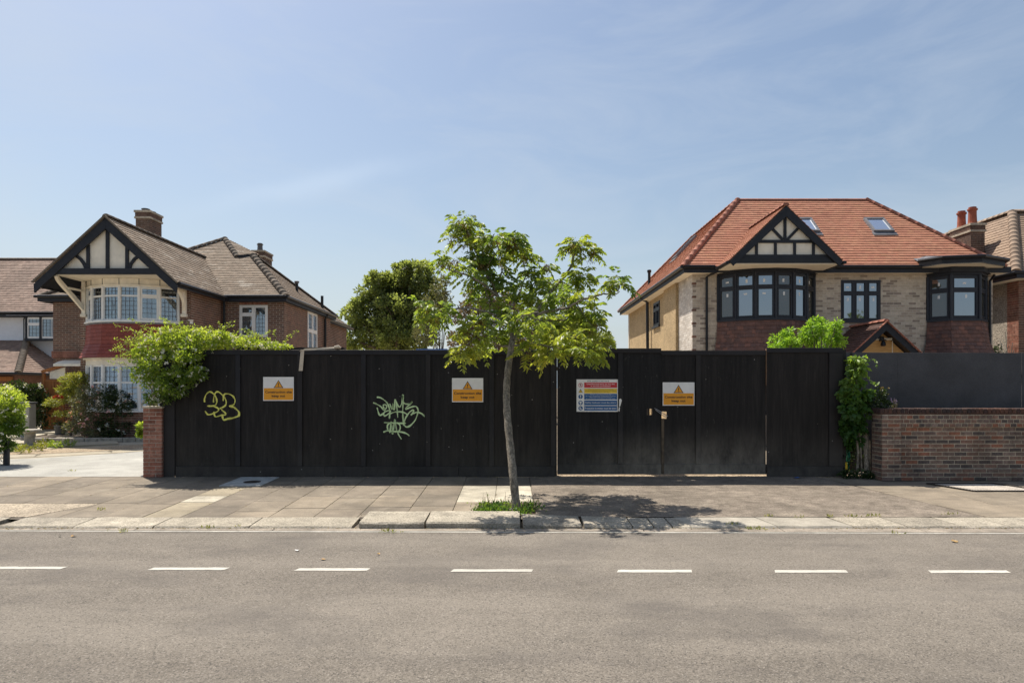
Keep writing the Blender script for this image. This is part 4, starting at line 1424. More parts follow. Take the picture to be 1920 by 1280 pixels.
for (a, c, mt, nm), ls in zip(rows, lines):
    rx0, rx1 = x0 + .18 * w, x0 + .955 * w
    b = MB(); b.box(rx0, rx1, y - .0052, y - .0041, z1 - c * h, z1 - a * h); b.build(nm, mt, sn)
    for s_, fr, hh, ww in ls:
        text_mesh(s_, ww * w, hh * h, ((rx0 + rx1) / 2, y - .0056, z1 - (a + (c - a) * fr) * h), (1, 0, 0), (0, 0, 1),
                  m_sign_black if nm == 'yellow_row' else m_sign_white, sn, bold=.006)
    ic_z = z1 - (a + c) / 2 * h
    ix = x0 + .095 * w

    def disc(r, yy, mat, nm2, ri=0):
        t = MB()
        n = 24
        if ri:
            o1 = [Vector((ix + r * math.cos(k * 2 * math.pi / n), yy, ic_z + r * math.sin(k * 2 * math.pi / n))) for k in range(n)]
            i1 = [Vector((ix + ri * math.cos(k * 2 * math.pi / n), yy, ic_z + ri * math.sin(k * 2 * math.pi / n))) for k in range(n)]
            t.add(o1 + i1, [(k, (k + 1) % n, n + (k + 1) % n, n + k) for k in range(n)])
        else:
            t.prism([Vector((ix + r * math.cos(k * 2 * math.pi / n), yy, ic_z + r * math.sin(k * 2 * math.pi / n))) for k in range(n)], (0, .0008, 0))
        t.build(nm2, mat, sn)
    rr = .052 * w
    if nm == 'red_row':
        disc(rr, y - .0052, m_sign_red, 'prohibition_ring', rr * .8)
        t = MB(); t.box(ix - rr * .22, ix + rr * .25, y - .0050, y - .0042, ic_z - rr * .4, ic_z + rr * .3)
        for k in range(4): t.box(ix - rr * .22 + k * rr * .125, ix - rr * .22 + k * rr * .125 + rr * .09, y - .0050, y - .0042, ic_z + rr * .3, ic_z + rr * .55)
        t.build('hand_symbol', m_sign_black, sn)
        t = MB(); t.beam((ix - rr * .6, y - .0056, ic_z + rr * .6), (ix + rr * .6, y - .0056, ic_z - rr * .6), rr * .16, .0006, (0, 1, 0)); t.build('prohibition_bar', m_sign_red, sn)
    elif nm == 'yellow_row':
        t = MB(); t.prism([Vector((ix - rr, y - .0052, ic_z - rr * .8)), Vector((ix + rr, y - .0052, ic_z - rr * .8)), Vector((ix, y - .0052, ic_z + rr * .95))], (0, .0008, 0)); t.build('triangle_border', m_sign_black, sn)
        t = MB(); t.prism([Vector((ix - rr * .72, y - .0062, ic_z - rr * .65)), Vector((ix + rr * .72, y - .0062, ic_z - rr * .65)), Vector((ix, y - .0062, ic_z + rr * .62))], (0, .0008, 0)); t.build('triangle', m_sign_yellow, sn)
        t = MB(); t.box(ix - rr * .08, ix + rr * .08, y - .0072, y - .0064, ic_z - rr * .25, ic_z + rr * .3); t.box(ix - rr * .08, ix + rr * .08, y - .0072, y - .0064, ic_z - rr * .52, ic_z - rr * .36); t.build('exclamation_mark', m_sign_black, sn)
    else:
        disc(rr, y - .0052, m_sign_blue, 'mandatory_disc')
        t = MB()
        yy0, yy1 = y - .0064, y - .0055
        if a < .5:
            t.box(ix - rr * .16, ix + rr * .16, yy0, yy1, ic_z - rr * .2, ic_z + rr * .7); t.box(ix - rr * .14, ix + rr * .14, yy0, yy1, ic_z - rr * .7, ic_z - rr * .4); nm3 = 'exclamation_mark'
        elif a < .7:
            t.prism([Vector((ix + rr * .6 * math.cos(k * math.pi / 10), yy0, ic_z + rr * .05 + rr * .6 * math.sin(k * math.pi / 10))) for k in range(11)], (0, .0008, 0))
            t.box(ix - rr * .3, ix + rr * .3, yy0, yy1, ic_z - rr * .6, ic_z - rr * .05); nm3 = 'helmet_symbol'
        else:
            t.box(ix - rr * .45, ix - rr * .05, yy0, yy1, ic_z - rr * .4, ic_z + rr * .6); t.box(ix - rr * .45, ix + rr * .5, yy0, yy1, ic_z - rr * .55, ic_z - rr * .2); nm3 = 'boot_symbol'
        t.build(nm3, m_sign_white, sn)
t = MB()
t.prism([P(1161, 748, FY - .04), P(1164, 747, FY - .045), P(1166, 750, FY - .045), P(1163, 761, FY - .04), P(1161, 762, FY - .04)], (0, .002, 0))
t.prism([P(1160.6, 763, FY - .04), P(1162.4, 763, FY - .04), P(1161.6, 771, FY - .04), P(1159.5, 770, FY - .04)], (0, .002, 0))
tag(t.build('paper_scrap', m_sign_white, origin=P(1162, 760, FY)), 'torn white paper scrap sticking out beside the safety notice', 'paper')

# ------------------------------------------------------------------ grey hoarding behind the brick wall
HY = 13.47
hd = thing('grey_hoarding', 'flat dark grey painted hoarding panels standing behind the brick garden wall', 'hoarding', (9.0, HY, 0))
hx = [1580, 1684, 1916, 2148, 2380]
for i in range(4):
    a, b = X(hx[i], HY) + .004, X(hx[i + 1], HY) - .006
    t = MB()
    l = -0.035 if i < 2 else 0
    t.prism([Vector((a, HY, .05)), Vector((b + (.02 if i == 0 else 0), HY, .05)), Vector((b, HY, 2.395 - .008 * i)), Vector((a + (-.02 if i == 1 else 0), HY, 2.40 - .006 * i))], (0, .018, 0))
    t.build('hoarding_panel', m_hoard, hd, bevel=.003)
t = MB()
for q in (.6, 1.9): t.box(X(1580, HY), X(2380, HY), HY + .02, HY + .07, q, q + .09)
t.build('rear_rail', m_raw, hd)
t = MB(); t.box(X(1594, HY), X(1598, HY), HY - .008, HY - .001, .05, 2.39); t.build('joint_strip', m_board, hd)

# ------------------------------------------------------------------ brick garden wall on the right
WY = 12.6
gw = thing('brick_garden_wall', 'low weathered red brick garden wall with dark soldier-course coping', 'wall', (9.0, WY, 0))
wx0, wx1 = X(1651, WY), 13.0
xe_ = X(1687, WY)
WT = Z(777, WY)                         # underside of the coping
t = MB()
t.box(wx0 + .003, wx1, WY - .003, WY + .30, 0.0, WT + .02)
t.box(xe_ + .001, wx1, WY - .047, WY - .003, 0.0, WT / 16 * 3 - .012); t.box(xe_ + .001, wx1, WY - .037, WY - .003, WT / 16 * 13 + .001, WT)
t.box(wx0 + .003, xe_, WY - .051, WY - .003, 0.0, WT)
t.build('mortar_core', m_mortar_d, gw)
bud = [300]
EU, EZ = (1, 0, 0), (0, 0, 1)


def P2(a0, a1, b0, b1): return [(a0, b0), (a1, b0), (a1, b1), (a0, b1)]


xe = X(1687, WY)
PH = (WT - 0.0) / 16
ph_b = PH
# pilaster
pieces(gw, (wx0, WY - .04, 0), EU, EZ, P2(0, xe - wx0, 0, WT), .225, PH, .0155, .016, m_brick_wall, 'brick', budget=bud)
# side of the pilaster and of the wall, facing left
pieces(gw, (wx0 + .012, WY + .30, 0), (0, -1, 0), EZ, P2(0, .35, 0, WT), .225, PH, .0155, .016, m_brick_wall, 'brick')
# plinth, recessed field, corbelled top rows
pieces(gw, (xe, WY - .022, 0), EU, EZ, P2(0, wx1 - xe, 0, PH * 3), .225, PH, .0155, .03, m_brick_wall, 'brick', budget=bud, ind_test=lambda w_: w_.x < 9.8)
pieces(gw, (xe, WY + .008, PH * 3), EU, EZ, P2(0, wx1 - xe, 0, PH * 10), .225, PH, .0155, .016, m_brick_wall, 'brick', budget=bud, ind_test=lambda w_: w_.x < 9.8)
pieces(gw, (xe, WY - .012, PH * 13), EU, EZ, P2(0, wx1 - xe, 0, PH * 3), .1125, PH, .0150, .03, m_brick_wall, 'brick', budget=bud, ind_test=lambda w_: w_.x < 9.8)
# coping: soldier bricks, own width across the wall
t = MB(); t.box(wx0 - .02, wx1, WY - .045, WY + .33, WT + .002, WT + .028)
t.build('tile_course', m_brick_cope, gw)
cb = MB()
x = wx0 - .03
k = 0
while x < wx1:
    wv = .0655
    bz = MB() if x < 9.7 else cb
    y0_ = WY - .055 + random.uniform(-.004, .004)
    z_ = Z(765.5, WY) + random.uniform(-.004, .003)
    bz.box(x, x + wv, y0_, WY + .345, WT + .029, z_, random.random())
    if bz is not cb: bz.build('coping_brick', m_brick_cope, gw, bevel=.006)
    x += .076
cb.build('coping_brick', m_brick_cope, gw, kind='stuff')
t = MB(); t.box(wx0 - .02, wx1, WY - .035, WY + .32, WT + .03, Z(765.5, WY) - .01); t.build('coping_mortar', m_mortar_d, gw)

# ------------------------------------------------------------------ brick pier on the left
PY = 13.0
pr = thing('brick_pier', 'small red brick gate pier at the left end of the black fence', 'pier', (X(285, PY), PY, 0))
x0, x1 = X(268, PY), X(303, PY)
H = Z(765, PY)
t = MB(); t.box(x0 + .005, x1 - .005, PY + .007, PY + .34, 0, H); t.build('mortar_core', m_mortar, pr)
nrow = 18
ph = H / nrow
for r in range(nrow):
    z0_, z1_ = r * ph, r * ph + ph - .009
    if r % 2 == 0: cuts = [(x0, x0 + .235), (x0 + .245, x1)]
    else: cuts = [(x0, x0 + .108), (x0 + .118, x1)]
    for a, b in cuts:
        t = MB(); t.box(a, b, PY + random.uniform(0, .004), PY + .17, z0_, z1_); t.build('brick', m_brick_pier, pr, bevel=.004)
    for a, b in [(x1 - q[1] + x0, x1 - q[0] + x0) for q in cuts]:
        t = MB(); t.box(a, b, PY + .18, PY + .35, z0_, z1_); t.build('brick', m_brick_pier, pr)
t = MB(); t.box(x0 - .015, x1 + .015, PY - .012, PY + .36, H, H + .035); t.build('coping', m_mortar, pr, bevel=.006)
# ------------------------------------------------------------------ shared house parts
def V3(*a): return Vector(a)


def bow_pts(cx_, yc, Rr=1.78, half=54.7, n=6, scale=1.0):
    r = Rr * scale
    return [Vector((cx_ + r * math.sin(R(-half + 2 * half * i / n)), yc - r * math.cos(R(-half + 2 * half * i / n)), 0)) for i in range(n + 1)]


def ring_band(mb, inner, outer, z0, z1, var=.5):
    """a band following a bay's plan: outer face polyline, closed back"""
    n = len(outer)
    for i in range(n - 1):
        a, b, c, d = outer[i], outer[i + 1], inner[i + 1], inner[i]
        vs = [(p.x, p.y, z) for z in (z0, z1) for p in (a, b, c, d)]
        mb.add(vs, [(0, 1, 2, 3), (4, 7, 6, 5), (0, 4, 5, 1), (2, 6, 7, 3), (1, 5, 6, 2), (0, 3, 7, 4)], var)


def ring_slope(mb, bot, top, z0, z1, var=.5):
    for i in range(len(bot) - 1):
        a, b, c, d = bot[i], bot[i + 1], top[i + 1], top[i]
        mb.quad((a.x, a.y, z0), (b.x, b.y, z0), (c.x, c.y, z1), (d.x, d.y, z1), var)


def grow(pts, d):
    """push a plan polyline outwards by d"""
    res = []
    for i, p in enumerate(pts):
        ns = []
        for j in (i - 1, i):
            if 0 <= j < len(pts) - 1:
                e = (pts[j + 1] - pts[j]).normalized()
                ns.append(Vector((e.y, -e.x, 0)))
        n = sum(ns, Vector((0, 0, 0)))
        n.normalize()
        c = n.dot(ns[0])
        res.append(p + n * (d / max(c, .5)))
    return res


def hung_tiles(parent, top, bot, z1, z0, mat, budget=None, tw=.165, g=.115):
    for i in range(len(top) - 1):
        b0, b1 = Vector((bot[i].x, bot[i].y, z0)), Vector((bot[i + 1].x, bot[i + 1].y, z0))
        t0, t1 = Vector((top[i].x, top[i].y, z1)), Vector((top[i + 1].x, top[i + 1].y, z1))
        u = (b1 - b0).normalized()
        nn = u.cross((t1 + t0) / 2 - (b0 + b1) / 2).normalized()
        v = nn.cross(u)
        poly = [((q - b0).dot(u), (q - b0).dot(v)) for q in (b0, b1, t1, t0)]
        pieces(parent, b0, u, v, poly, tw, g, .004, .016, mat, 'hanging_tile', budget=budget, wedge=True, jitter=.003)


def gutter(parent, pts, r=.055, name='gutter', mat=None):
    t = MB()
    t.tube(pts, r, 8)
    return t.build(name, mat or m_gutter, parent)


def pipe(parent, pts, r=.038, name='downpipe'):
    t = MB(); t.tube(pts, r, 8); return t.build(name, m_gutter, parent)


# ------------------------------------------------------------------ right-hand house: buff brick, red roof
rh = thing('detached_house', 'detached buff brick house with bright red tiled hipped roof and black framed windows', 'house', (10.0, 26.0, 0))
RY, RX0, RX1, RYB = 20.6, 5.45, 14.5, 32.0
wl = MB()
fr_holes = [(9.92 - RX0, 11.12 - RX0, 3.70, 4.94), (6.3 - RX0, 9.05 - RX0, .3, 5.1), (12.6 - RX0, 14.2 - RX0, .3, 5.05)]
wall_slab(wl, (RX0, RY + .003, 0), (1, 0, 0), (0, -1, 0), RX1 - RX0, 0, 5.2, fr_holes)
wl.box(RX1 - .25, RX1, RY + .27, RYB, 0, 5.2); wl.box(RX0, RX1, RYB - .25, RYB, 0, 5.2)
wl.box(6.0, RX1 - .3, RY + 1.2, RY + 1.3, 0, 5.1)
front = wl.build('wall', m_mortar_b, rh)
bud = [300]
pieces(front, (RX0, RY + .012, 1.8), EU, EZ, P2(0, RX1 - RX0, 0, 3.38), .225, .075, .013, .014, m_brick_buff, 'brick',
       holes=[(9.92 - RX0, 11.12 - RX0, 1.90, 3.14), (6.25 - RX0, 9.1 - RX0, -2, 3.3), (12.54 - RX0, 14.3 - RX0, -2, 3.25)], budget=bud,
       ind_test=lambda w_: w_.z > 2.65 and (w_.x < 6.3 or 9.1 < w_.x < 12.6))
# dark quoins at the left corner
for r in range(16):
    if r % 2 == 0:
        t = MB(); zq = 2.0 + r * .2; t.box(RX0 - .004, RX0 + .11, RY - .006, RY + .1, zq, zq + .065); t.build('quoin_brick', m_brick_red, front)
# left side: whitened brick return, then pebbledash
sw = MB()
wall_slab(sw, (RX0 + .003, RY + 1.7, 0), (0, -1, 0), (-1, 0, 0), 1.43, 0, 5.2, [], .25)
side = sw.build('side_wall', m_mortar_b, rh)
pieces(side, (RX0 + .012, RY + 1.72, 1.8), (0, -1, 0), EZ, P2(0, 1.70, 0, 3.38), .225, .075, .010, .014, m_brick_white, 'brick')
pb = MB()
SO = (RX0 - .10, 24.1, 0)
wall_slab(pb, SO, (0, -1, 0), (-1, 0, 0), 24.1 - 22.32, 0, 5.15, [], .3)
pb.build('pebbledash_pier', m_pebble, rh)
pb = MB()
SO2 = (RX0 + .02, RYB, 0)
hole = (RYB - 26.35, RYB - 25.25, 4.02, 4.92)
wall_slab(pb, SO2, (0, -1, 0), (-1, 0, 0), RYB - 24.1, 0, 5.2, [hole], .3)
pb.build('pebbledash_wall', m_pebble, rh)
casement(rh, (RX0 + .0, 26.35, 4.02), (0, -1, 0), 1.10, .90, 2, .62, m_anth, m_glass_dark, fw=.055, stickers=False)
t = MB(); t.box(RX0 - .05, RX0 + .03, 25.2, 26.4, 3.95, 4.02); t.build('window_sill', m_anth, rh)

# soffit, fascia, gutters
t = MB(); t.box(RX0 - .33, RX1 + .3, RY - .34, RY + .3, 5.115, 5.135); t.box(RX0 - .33, RX0 + .3, RY + .3, RYB + .3, 5.115, 5.135); t.build_each('soffit', m_soffit, rh)
t = MB(); t.box(RX0 - .35, RX1 + .3, RY - .365, RY - .34, 5.10, 5.28); t.box(RX0 - .352, RX0 - .33, RY - .34, RYB + .3, 5.10, 5.28); t.build_each('fascia', m_black, rh)
gutter(rh, [(RX0 - .38, RY - .42, 5.27), (6.0, RY - .42, 5.27)]); gutter(rh, [(9.6, RY - .42, 5.27), (12.1, RY - .42, 5.27)])
gutter(rh, [(RX0 - .41, RY - .42, 5.27), (RX0 - .41, RYB + .3, 5.27)])
pipe(rh, [(6.15, RY - .32, 5.16), (5.95, RY - .2, 5.08), (5.86, RY - .06, 5.02), (5.86, RY - .06, 0)])
pipe(rh, [(RX0 - .41, 26.9, 5.22), (RX0 - .12, 26.9, 5.05), (RX0 - .08, 26.9, 0)], .06)
pipe(rh, [(14.38, RY - .25, 5.05), (14.38, RY - .06, 4.9), (14.38, RY - .06, 0)])

# main roof: crown roof with a flat top
EZ0 = 5.28
c0, c1, c2, c3 = V3(5.05, 20.2, EZ0), V3(14.62, 20.2, EZ0), V3(14.75, 32.35, EZ0), V3(5.05, 32.35, EZ0)
t0, t1, t2, t3 = V3(7.73, 23.4, 8.12), V3(12.16, 23.4, 8.12), V3(12.16, 29.2, 8.12), V3(7.73, 29.2, 8.12)
rb = [230]
roof_plane(rh, [c0, c1, t1, t0], m_tile_red, m_under, tw=.18, g=.145, budget=rb)
roof_plane(rh, [c3, c0, t0, t3], m_tile_red, m_under, tw=.18, g=.145)
roof_plane(rh, [c1, c2, t2, t1], m_tile_red, m_under, tw=.18, g=.145)
t = MB(); t.prism([c2, c3, t3, t2], (0, 0, -.04)); t.prism([t0, t1, t2, t3], (0, 0, -.04)); t.build('rear_roof', m_tile_red, rh)
for a, b in ((c0, t0), (c1, t1), (c3, t3)): ridge(rh, a + V3(0, 0, .02), b + V3(0, 0, .03), m_ridge_red, r=.095, L=.33, tap=.5)
ridge(rh, t0, t1, m_ridge_red, r=.085, L=.33, tap=.5); ridge(rh, t0, t3, m_ridge_red, r=.10, L=.4)


def skylight(parent, p, sdir, updir, w, h):
    p, u, v = Vector(p), Vector(sdir).normalized(), Vector(updir).normalized()
    n = u.cross(v)
    f = MB()
    fw_ = .07
    for a, c in (((0, fw_), (0, h)), ((w - fw_, w), (0, h)), ((fw_, w - fw_), (0, fw_)), ((fw_, w - fw_), (h - fw_, h))):
        f.obox(p, u, n, v, a, (-.02, .10), c)
    f.obox(p, u, n, v, (-.05, w + .05), (-.0, .045), (-.18, 0))
    s = f.build('skylight', m_lead, parent)
    g_ = MB(); g_.obox(p, u, n, v, (fw_, w - fw_), (.055, .07), (fw_, h - fw_)); g_.build('pane', m_glass_sky, s)


m_glass_sky = glass_mat('glass_skylight', 0.62, dark=(.25, .27, .28))
sl = V3(0, 3.2, 2.84).normalized()


def on_front(px, py):
    # point on the front roof slope seen at a pixel of the photograph
    k = 2.84 / 3.2
    # Z = EZ0 + k (Y - 20.2) and Z = CAM_H + (725-py)/1280 Y
    m_ = (725 - py) / 1280
    Y = (EZ0 - k * 20.2 - CAM_H) / (m_ - k)
    return V3(X(px, Y), Y, EZ0 + k * (Y - 20.2))


a = on_front(1637, 437); skylight(rh, a, (1, 0, 0), sl, .66, .86)
a = on_front(1500, 437); skylight(rh, a, (1, 0, 0), sl, .62, .86)
ssl = V3(2.68, 0, 2.84).normalized()
pz = V3(6.0, 27.0, EZ0 + (6.0 - 5.05) / 2.68 * 2.84)
pz = V3(6.45, 27.4, EZ0 + (6.45 - 5.05) / 2.68 * 2.84); skylight(rh, pz, (0, -1, 0), ssl, .9, 1.1)
pipe(rh, [(5.75, 28.6, 5.7), (5.75, 28.6, 6.55)], .06, 'vent_pipe')
t = MB(); t.lathe((5.75, 28.6, 6.5), [(.08, 0), (.09, .05), (.09, .1), (.05, .12)], 10); t.build('vent_cap', m_gutter, rh)

# bay gable
GY, GX, GA = 19.1, 7.67, 6.74
hw = 1.55
gf = 5.20
slope = (GA - gf) / hw
ryb = 21.95
gl, gr = V3(GX - hw - .03, GY, gf + .06), V3(GX + hw + .03, GY, gf + .06)
ap, apb = V3(GX, GY, GA + .06), V3(GX, ryb, GA + .06)
roof_plane(rh, [V3(gl.x, ryb - 1.55, gl.z), gl, ap, apb], m_tile_red, m_under, tw=.2, g=.145, budget=[40])
roof_plane(rh, [gr, V3(gr.x, ryb - 1.55, gr.z), apb, ap], m_tile_red, m_under, tw=.2, g=.145)
ridge(rh, ap + V3(0, 0, .02), apb + V3(0, 0, .02), m_ridge_red, r=.10, L=.3)
t = MB()
dn = .20
for s in (-1, 1):
    top_f, foot = V3(GX, GY - .03, GA + .02), V3(GX + s * (hw + .03), GY - .03, gf + .02)
    t.prism([foot, top_f, top_f + V3(0, 0, -dn * 1.42), foot + V3(0, 0, -.12) + V3(-s * .10, 0, 0)], (0, .05, 0))
t.build_each('bargeboard', m_black, rh)
t = MB(); t.prism([V3(GX - hw + .1, GY + .10, gf + .02), V3(GX + hw - .1, GY + .10, gf + .02), V3(GX, GY + .10, GA - .05)], (0, .1, 0)); gp = t.build('gable_panel', m_panel_cream, rh)


def timbers(parent, items, y, th=.03, mat=None):
    for a, b, w in items:
        t = MB(); t.beam(V3(a[0], y, a[1]), V3(b[0], y, b[1]), th, w, up=(0, 1, 0) if abs(a[0] - b[0]) < 1e9 else (0, 0, 1))
        t.build('timber', mat or m_black, parent)


def tbeam(parent, a, b, w, y, th=.05, mat=None, name='timber'):
    a, b = Vector((a[0], y, a[1])), Vector((b[0], y, b[1]))
    d = (b - a).normalized()
    s = Vector((-d.z, 0, d.x)) * (w / 2)
    t = MB(); t.prism([a + s, b + s, b - s, a - s], (0, th, 0)); t.build(name, mat or m_black, parent, bevel=.004)


ty = GY + .055
tbeam(rh, (GX - hw + .10, 5.375), (GX + hw - .10, 5.375), .11, ty)
tbeam(rh, (GX - .92, 5.80), (GX + .92, 5.80), .085, ty + .002)
for dx in (-.80, -.27, .27, .80): tbeam(rh, (GX + dx, 5.42), (GX + dx, 5.77 if abs(dx) < .5 else 5.76), .075, ty + .004)
tbeam(rh, (GX, 5.82), (GX, 6.5), .08, ty + .004)
for s in (-1, 1): tbeam(rh, (GX + s * .06, 5.85), (GX + s * .36, 6.16), .075, ty + .006)
t = MB(); t.box(GX - hw + .12, GX + hw - .12, GY + .04, GY + .09, 5.19, 5.32); t.build('gable_fascia', m_gutter, rh)
t = MB(); t.box(GX - hw, GX + hw, GY + .06, RY + .0, 5.165, 5.185); t.build('bay_soffit', m_soffit, rh)
gutter(rh, [(GX - hw - .09, GY - .02, 5.2), (GX - hw - .09, RY - .5, 5.2)], .05); gutter(rh, [(GX + hw + .09, GY - .02, 5.2), (GX + hw + .09, RY - .4, 5.2)], .05)

# bow window under the gable
bp = bow_pts(GX, 21.63)
sill, head = 3.72, 5.06
for i in range(6):
    a, b = bp[i], bp[i + 1]
    W = (b - a).length
    e = (b - a).normalized()
    casement(rh, V3(a.x, a.y, sill), e, W, head - sill, 1, .92, m_anth, m_glass_painted_refl if i in (0, 3, 5) else m_glass_dark, fw=.055, stickers=True, smat=m_sticker, depth=.09)
t = MB()
for p in bp: t.lathe((p.x, p.y, sill), [(.045, 0), (.045, head - sill)], 8)
t.build_each('bay_mullion', m_anth, rh)
t = MB(); ring_band(t, grow(bp, -.1), grow(bp, .05), head, head + .05); ring_band(t, grow(bp, -.1), grow(bp, .11), head + .05, 5.162)
t.build('bay_cornice', m_black, rh)
t = MB(); ring_band(t, grow(bp, -.1), grow(bp, .07), sill - .055, sill); t.build('bay_sill', m_anth, rh)
sk = MB()
top_, mid_, bot_ = grow(bp, .03), grow(bp, .10), grow(bp, .30)
ring_slope(sk, bp, bp, 1.2, 3.68); ring_slope(sk, grow(mid_, -.03), grow(top_, -.03), 3.05, 3.66); ring_slope(sk, grow(bot_, -.03), grow(mid_, -.03), 2.45, 3.05)
sk.build('bay_core', m_under, rh)
hb = [200]
hung_tiles(rh, top_, mid_, 3.66, 3.05, m_tile_hung, hb); hung_tiles(rh, mid_, bot_, 3.05, 2.45, m_tile_hung, hb)
lb = MB(); ring_band(lb, grow(bp, -.2), bp, 0, .9); ring_band(lb, grow(bp, -.2), bp, 2.3, 2.45); lb.build('lower_bay', m_brick_buff, rh)
for i in range(6):
    a, b = bp[i], bp[i + 1]
    casement(rh, V3(a.x, a.y, .9), (b - a), (b - a).length, 1.4, 1, .95, m_anth, m_glass_dark, fw=.055)

# triple window
casement(rh, (9.92, RY - .01, 3.70), (1, 0, 0), 1.20, 1.24, 3, .84, m_anth, m_glass_dark, fw=.055, stickers=True, smat=m_sticker)
t = MB(); t.box(9.88, 11.16, RY - .05, RY + .06, 3.65, 3.70); t.build('window_sill', m_anth, rh)

# angular bay at the right end
ab = [V3(12.54, 20.6, 0), V3(12.93, 20.12, 0), V3(13.78, 20.12, 0), V3(14.3, 20.6, 0)]
for i in range(3):
    a, b = ab[i], ab[i + 1]
    casement(rh, V3(a.x, a.y, sill), (b - a), (b - a).length, 1.30, 1, .86, m_anth, m_glass_dark if i == 1 else m_glass_painted_refl, fw=.065, stickers=(i != 2), smat=m_sticker, depth=.09)
t = MB()
for p in ab: t.lathe((p.x, p.y, sill), [(.05, 0), (.05, 1.30)], 8)
t.build_each('bay_mullion', m_anth, rh)
t = MB(); ring_band(t, grow(ab, -.1), grow(ab, .06), 5.02, 5.09); ring_band(t, grow(ab, -.1), grow(ab, .13), 5.09, 5.235); t.build('bay_cornice', m_black, rh)
t = MB(); ring_band(t, grow(ab, -.1), grow(ab, .07), sill - .06, sill); t.build('bay_sill', m_anth, rh)
top_, mid_, bot_ = grow(ab, .03), grow(ab, .10), grow(ab, .32)
sk = MB(); ring_slope(sk, ab, ab, 1.2, 3.68); ring_slope(sk, grow(mid_, -.03), grow(top_, -.03), 3.05, 3.66); ring_slope(sk, grow(bot_, -.03), grow(mid_, -.03), 2.5, 3.05); sk.build('bay_core', m_under, rh)
hung_tiles(rh, top_, mid_, 3.66, 3.05, m_tile_hung, hb); hung_tiles(rh, mid_, bot_, 3.05, 2.5, m_tile_hung, hb)
lb = MB(); ring_band(lb, grow(ab, -.2), grow(ab, .28), 2.44, 2.5); lb.build('bay_base_board', m_black, rh)
lb = MB(); ring_band(lb, grow(ab, -.2), ab, 0, 2.44); lb.build('lower_bay', m_brick_buff, rh)
# canopy eave over it
cp = [V3(12.05, 20.22, 0), V3(12.38, 19.66, 0), V3(13.38, 19.42, 0), V3(14.45, 20.0, 0), V3(14.75, 20.6, 0)]
t = MB(); ring_band(t, [V3(p.x, 20.6, 0) for p in cp], cp, 5.245, 5.26); t.build('canopy_soffit', m_soffit, rh)
t = MB(); ring_band(t, grow(cp, -.03), cp, 5.245, 5.42); t.build('canopy_fascia', m_black, rh)
gutter(rh, [p + V3(0, -.03, 5.43) for p in grow(cp, .05)], .05)
cz = [V3(p.x, p.y, 5.42) for p in cp]
t = MB()
bk = [V3(12.05, 20.5, 5.56), V3(12.5, 20.6, 5.66), V3(13.4, 20.6, 5.66), V3(14.3, 20.5, 5.58), V3(14.7, 20.7, 5.5)]
for i in range(4): t.quad(cz[i], cz[i + 1], bk[i + 1], bk[i])
t.build('canopy_roof', m_lead, rh)

m_tile_porch = M('roof_tile_porch', [(0.10, 0.055, 0.045), (0.125, 0.065, 0.05), (0.085, 0.05, 0.042)], n_amt=.2, bump=.3)
# porch with plywood infill
pxc, pyf = 10.25, 18.7
pa = Z(603, pyf)
t_l, t_r = V3(pxc - 1.38, pyf, 2.22), V3(pxc + 1.38, pyf, 2.22)
pap, papb = V3(pxc, pyf, pa), V3(pxc, RY, pa)
roof_plane(rh, [V3(t_l.x, RY, t_l.z), t_l, pap, papb], m_tile_porch, m_under, tw=.165, g=.11)
roof_plane(rh, [t_r, V3(t_r.x, RY, t_r.z), papb, pap], m_tile_porch, m_under, tw=.165, g=.11)
ridge(rh, pap + V3(0, -.02, .03), papb + V3(0, 0, .03), m_ridge_red, r=.09, L=.3)
t = MB()
for s in (-1, 1):
    tf, ft = V3(pxc, pyf - .02, pa - .02), V3(pxc + s * 1.38, pyf - .02, 2.20)
    t.prism([ft, tf, tf + V3(0, 0, -.22), ft + V3(-s * .0, 0, -.16)], (0, .05, 0))
t.build_each('porch_bargeboard', m_black, rh)
for s in (-1, 1):
    tf, ft = V3(pxc, pyf - .05, pa + .03), V3(pxc + s * 1.40, pyf - .05, 2.24)
    ridge(rh, ft, tf, m_ridge_red, r=.035, L=.17, name='verge_tile')
t = MB(); t.prism([V3(pxc - 1.15, pyf + .35, 2.25), V3(pxc + 1.15, pyf + .35, 2.25), V3(pxc, pyf + .35, pa - .2)], (0, .02, 0)); t.box(pxc - 1.1, pxc + 1.1, pyf + .35, pyf + .37, 0, 2.25)
t.build('plywood_infill', m_plyraw, rh)
t = MB(); t.box(pxc + .35, pxc + .37, pyf + .335, pyf + .349, .2, 3.0); t.box(pxc - .25, pxc + .35, pyf + .33, pyf + .349, 3.02, 3.08); t.build_each('plywood_joint', m_cream, rh)
t = MB()
lp = V3(X(1652, pyf + .3), pyf + .25, Z(640, pyf))
t.box(lp.x - .04, lp.x + .04, lp.y - .02, lp.y + .09, lp.z + .03, lp.z + .16); t.lathe(lp + V3(0, -.06, -.12), [(.05, 0), (.07, .04), (.05, .13), (.02, .16)], 12)
t.beam(lp + V3(-.14, 0, .13), lp + V3(.12, 0, .05), .03, .03)
t.build('security_light', m_gutter, rh)

